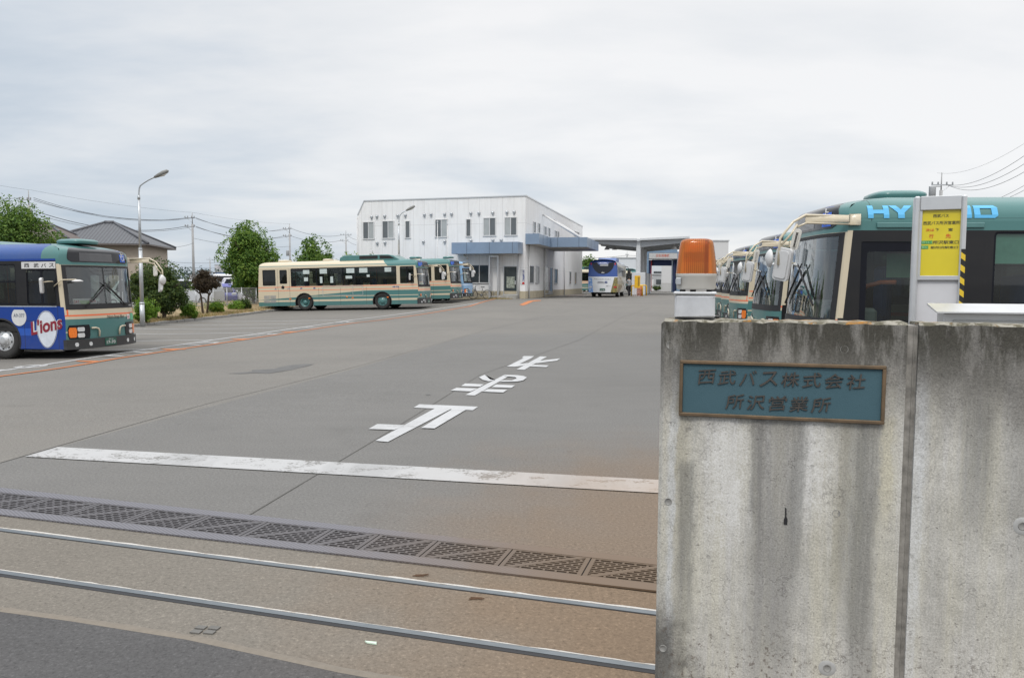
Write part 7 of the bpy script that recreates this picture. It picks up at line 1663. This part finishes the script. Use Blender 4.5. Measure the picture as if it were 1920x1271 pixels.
# far town and wooded line
for i, (x0, x1, yt, Y, c_, lab) in enumerate(((404, 421, 511, 230, (.10, .20, .38), 'far blue shop front with a red band beyond the car park'), (356, 372, 516, 260, (.45, .45, .45), 'far pale house roof beyond the fence'), (403, 409, 497, 400, (.55, .55, .57), 'far pale tower block on the horizon'))):
    slab_building('far_building', lab, x0, x1, yt, 532, Y, 12, plain('far_wall_%s' % 'abc'[i], c_, .7), m_grey, [('red_band', .0, 1.0, .42, .66, plain('shop_red', (.55, .04, .03), .5))] if i == 0 else [('window', .2, .8, .5, .7, m_win)])
mb = MB(); rnd = random.Random(4)
for k in range(150):
    px = rnd.uniform(-80, 1290); Y = rnd.uniform(330, 420); c_ = gp(px, Y)+Vector((0, 0, rnd.uniform(1.5, 4.5))); r_ = rnd.uniform(3, 6); leaves(mb, c_, (r_*1.6, r_, r_*.9), 130, .7, rnd=rnd)
tag(mb.build('wooded_ridge', leaf_mat('haze_tinted_leaf', [(.2, (.06, .095, .10)), (.5, (.09, .13, .125)), (.9, (.13, .17, .15))])), 'haze tinted wooded line along the horizon', None, None, 'stuff')  # distance haze is put into these blue-grey leaf colours
# ================================================================== LAMPS, POLES, WIRES
def street_lamp(label, px, Y, ytop, yarm, px_arm, px_head, y_head, sc=1.0):
    b = gp(px, Y); o = thing('street_lamp', label, 'street lamp', b, 0, 'swan neck street lamps'); zt = topz(px, ytop, Y)-b.z; k = Y/FPX
    mb = MB(); z2 = zt*.42; mb.tube([(0, 0, 0), (0, 0, zt*.18)], .105*sc, 10); mb.tube([(0, 0, zt*.18), (0, 0, zt*.60)], [.085*sc, .080*sc], 10); mb.tube([(0, 0, zt*.60), (0, 0, zt)], [.062*sc, .05*sc], 10); mb.tube([(0, 0, zt-.12), (0, 0, zt+.06)], .062*sc, 10); mb.tube([(0, 0, zt*.175), (0, 0, zt*.19)], .11*sc, 10); mb.tube([(0, 0, zt*.595), (0, 0, zt*.607)], .088*sc, 10); mb.build('post', m_steel, o)
    hx = (px_head-px)*k; hz = topz(px, y_head, Y)-b.z; ax_ = (px_arm-px)*k; az = topz(px, yarm, Y)-b.z
    arm = [Vector((0, 0, zt)), Vector((.01, 0, zt+(az-zt)*.35)), Vector((ax_*.35, 0, zt+(az-zt)*.75)), Vector((ax_, 0, az)), Vector((ax_+(hx-ax_)*.5, 0, az+(hz-az)*.58)), Vector((hx, 0, hz))]
    sm_ = []
    for i in range(len(arm)-1):
        p0, p1, p2, p3 = arm[max(0, i-1)], arm[i], arm[i+1], arm[min(len(arm)-1, i+2)]
        for s_ in range(5): t = s_/5; sm_.append(.5*((2*p1)+(p2-p0)*t+(2*p0-5*p1+4*p2-p3)*t*t+(3*p1-p0-3*p2+p3)*t**3))
    sm_.append(arm[-1]); mb = MB(); mb.tube(sm_, .034*sc, 8); mb.build('arm', m_steel, o)
    d = (arm[-1]-arm[-2]).normalized(); mb = MB(); L_ = .62*sc; mb.tube([arm[-1]-d*.08, arm[-1]+d*.10, arm[-1]+d*.35*sc, arm[-1]+d*L_*.9, arm[-1]+d*L_], [.05*sc, .085*sc, .11*sc, .08*sc, .02], 10); hd2 = mb.build('lamp_head', plain('lamp_grey', (.20, .20, .19), .5), o)
    mb = MB(); dn = Vector((d.z, 0, -d.x)); mb.tube([arm[-1]+d*.14*sc+dn*.05, arm[-1]+d*.34*sc+dn*.06, arm[-1]+d*L_*.85+dn*.04], [.04*sc, .08*sc, .04*sc], 8); mb.build('lamp_glass', m_offwhite, hd2)
    return o
street_lamp('near grey swan neck street lamp standing beside the dense rounded tree', 265, 35, 369, 347, 270, 298, 331)
street_lamp('far swan neck street lamp standing in front of the office', 748.5, 55, 419, 401, 753, 764, 394)
m_pole = plain('concrete_pole', (.36, .36, .36), .8, var=.15); m_cable = plain('black_cable', (.05, .055, .065), .6)
def pole(label, px, ytop, Y, arms, lean=0.0, tf=False, r_=.16):
    b = gp(px, Y); o = thing('utility_pole', label, 'utility pole', b, 0, 'concrete utility poles'); h = topz(px, ytop, Y)-b.z; mb = MB(); mb.tube([(0, 0, 0), (0, 0, h*.86)], [r_*1.25, r_*.9], 10); mb.tube([(0, 0, h*.86), (0, 0, h)], [.07, .05], 6); mb.build('pole', m_pole, o)
    for y, x0, x1 in arms:
        z = topz(px, y, Y)-b.z; k = Y/FPX; mb = MB(); mb.bx(x0*k, x1*k, -.06, .06, z-.05, z+.05); am = mb.build('crossarm', m_steel, o)
        for f_ in (.03, .3, .7, .97):
            x = (x0+(x1-x0)*f_)*k; mb = MB(); mb.lathe([(.05, 0), (.09, .06), (.05, .12), (.09, .18), (.04, .26), (0, .26)], (x, 0, z+.05), 8); mb.build('insulator', m_grey, am)
        mb = MB(); mb.tube([(0, 0, z-.7), ((x0 if abs(x0) > x1 else x1)*k*.7, 0, z-.05)], .025, 4); mb.build('brace', m_steel, am)
    if tf:
        z = topz(px, tf[1], Y)-b.z; mb = MB(); mb.lathe([(0, .5), (.26, .5), (.30, .42), (.30, -.4), (.26, -.45), (0, -.45)], (tf[0]*Y/FPX, 0, z), 12); mb.build('transformer', m_grey, o); mb = MB(); mb.tube([(0, 0, z+.5), (tf[0]*Y/FPX*1.4, 0, z+.5), (tf[0]*Y/FPX*1.4, 0, z-.5)], .04, 5); mb.build('bracket', m_steel, o)
    return o
pole('utility pole above the big tree at the left edge', 60, 357, 90, [(375, -18, 4)], tf=(1, 402))
pole('utility pole between the near lamp and the tall green tree', 363.5, 399, 110, [(409, -14, 4), (425, -14, 4)], tf=False)
pole('utility pole above the tail of the cream bus', 544.5, 420, 140, [(429.5, -12, 3), (443, -12, 3)], tf=(-4, 475))
pole('utility pole close to the left end of the office roof', 649.5, 432, 165, [(441, -10, 10), (451.5, -10, 4)])
pole('small far utility pole above the reddish tree', 394.5, 482, 300, [(487, -6, 6)], r_=.22)
pole('utility pole rising behind the nearest right hand bus', 1757, 324, 75, [(347, -18, 22)], tf=(-16, 360))
pole('far utility pole seen under the fuel canopy roof', 1175, 471, 260, [(478, -3, 3), (484, -3, 3)], r_=.35)
def wire(label, a, b, sag, r_=.022, ya=None):
    A_, B_ = D(*a), D(*b); mb = MB(); mb.tube([A_.lerp(B_, i/16)-Vector((0, 0, sag*4*(i/16)*(1-i/16))) for i in range(17)], r_, 4, False); tag(mb.build('power_cable', m_cable), label, 'cable', 'power cables between the poles')
ws = [((-60, 336, 85), (60, 357, 90), .1, .010, 'thin top wire left of the first pole'), ((60, 357, 90), (363.5, 399, 110), .3, .010, 'thin top wire from the first pole to the second'), ((363.5, 399, 110), (544.5, 420, 140), .3, .010, 'thin top wire from the second pole to the third'),
      ((-60, 373, 85), (42, 371, 90), .1, .02, 'cable running left from the first crossarm'),
      ((63, 371, 90), (351, 408.5, 110), 1.15, .024, 'upper bundle cable sagging from the first pole to the second'), ((63, 374, 90), (365, 408, 110), 1.25, .024, 'second bundle cable sagging from the first pole to the second'), ((63, 377, 90), (368, 408.5, 110), 1.0, .018, 'third bundle cable sagging from the first pole to the second'),
      ((63, 395, 90), (351, 424, 110), 1.3, .035, 'thick lower cable sagging behind the tiled roof'), ((63, 401, 90), (366, 424.5, 110), 1.3, .022, 'thin lower cable sagging behind the tiled roof'),
      ((367, 408.5, 110), (533, 429, 140), 1.1, .026, 'upper cable from the second pole toward the third'), ((367, 410, 110), (547, 429, 140), 1.0, .022, 'upper parallel cable from the second pole toward the third'), ((367, 424.5, 110), (533, 442.5, 140), 1.1, .03, 'middle cable from the second pole toward the third'), ((367, 426, 110), (547, 442.5, 140), 1.0, .022, 'middle parallel cable from the second pole toward the third'),
      ((363, 447, 110), (544, 462, 140), .6, .02, 'low cable from the second pole toward the third'), ((300, 462, 100), (363, 456, 110), .3, .02, 'low cable from the tiled house to the second pole'), ((300, 490, 160), (420, 492, 220), .3, .03, 'low far cable above the reddish tree'), ((300, 498, 160), (430, 502, 220), .3, .03, 'lowest far cable above the reddish tree'),
      ((547, 429, 140), (640, 441, 165), .7, .03, 'upper cable from the third pole to the fourth'), ((547, 443, 140), (640, 451, 165), .7, .03, 'lower cable from the third pole to the fourth'), ((652, 442, 165), (680, 451, 170), .3, .025, 'upper cable from the fourth pole to behind the office'), ((652, 452, 165), (680, 461, 170), .3, .025, 'lower cable from the fourth pole to behind the office'),
      ((1757, 324.5, 75), (1990, 222, 40), .9, .008, 'thin top wire rising to the right from the right hand pole'), ((1775, 347, 75), (1990, 240, 40), .9, .016, 'upper of three cables rising right from the right hand pole'), ((1778, 348, 75), (1990, 258, 40), 1.0, .016, 'middle of three cables rising right from the right hand pole'), ((1781, 349, 75), (1990, 276, 40), 1.1, .016, 'lowest of three cables rising right from the right hand pole'),
      ((1860, 377, 60), (1990, 302, 40), .2, .014, 'left cable rising above the nearest bus roof'), ((1872, 378, 60), (1990, 312, 40), .2, .014, 'right cable rising above the nearest bus roof'),
      ((1040, 482, 250), (1175, 479, 260), .6, .05, 'far cable left of the pole under the fuel canopy'), ((1175, 479, 260), (1300, 470, 250), .6, .05, 'far cable right of the pole under the fuel canopy')]
for a, b, sag, r_, lab in ws: wire(lab, a, b, sag, r_)
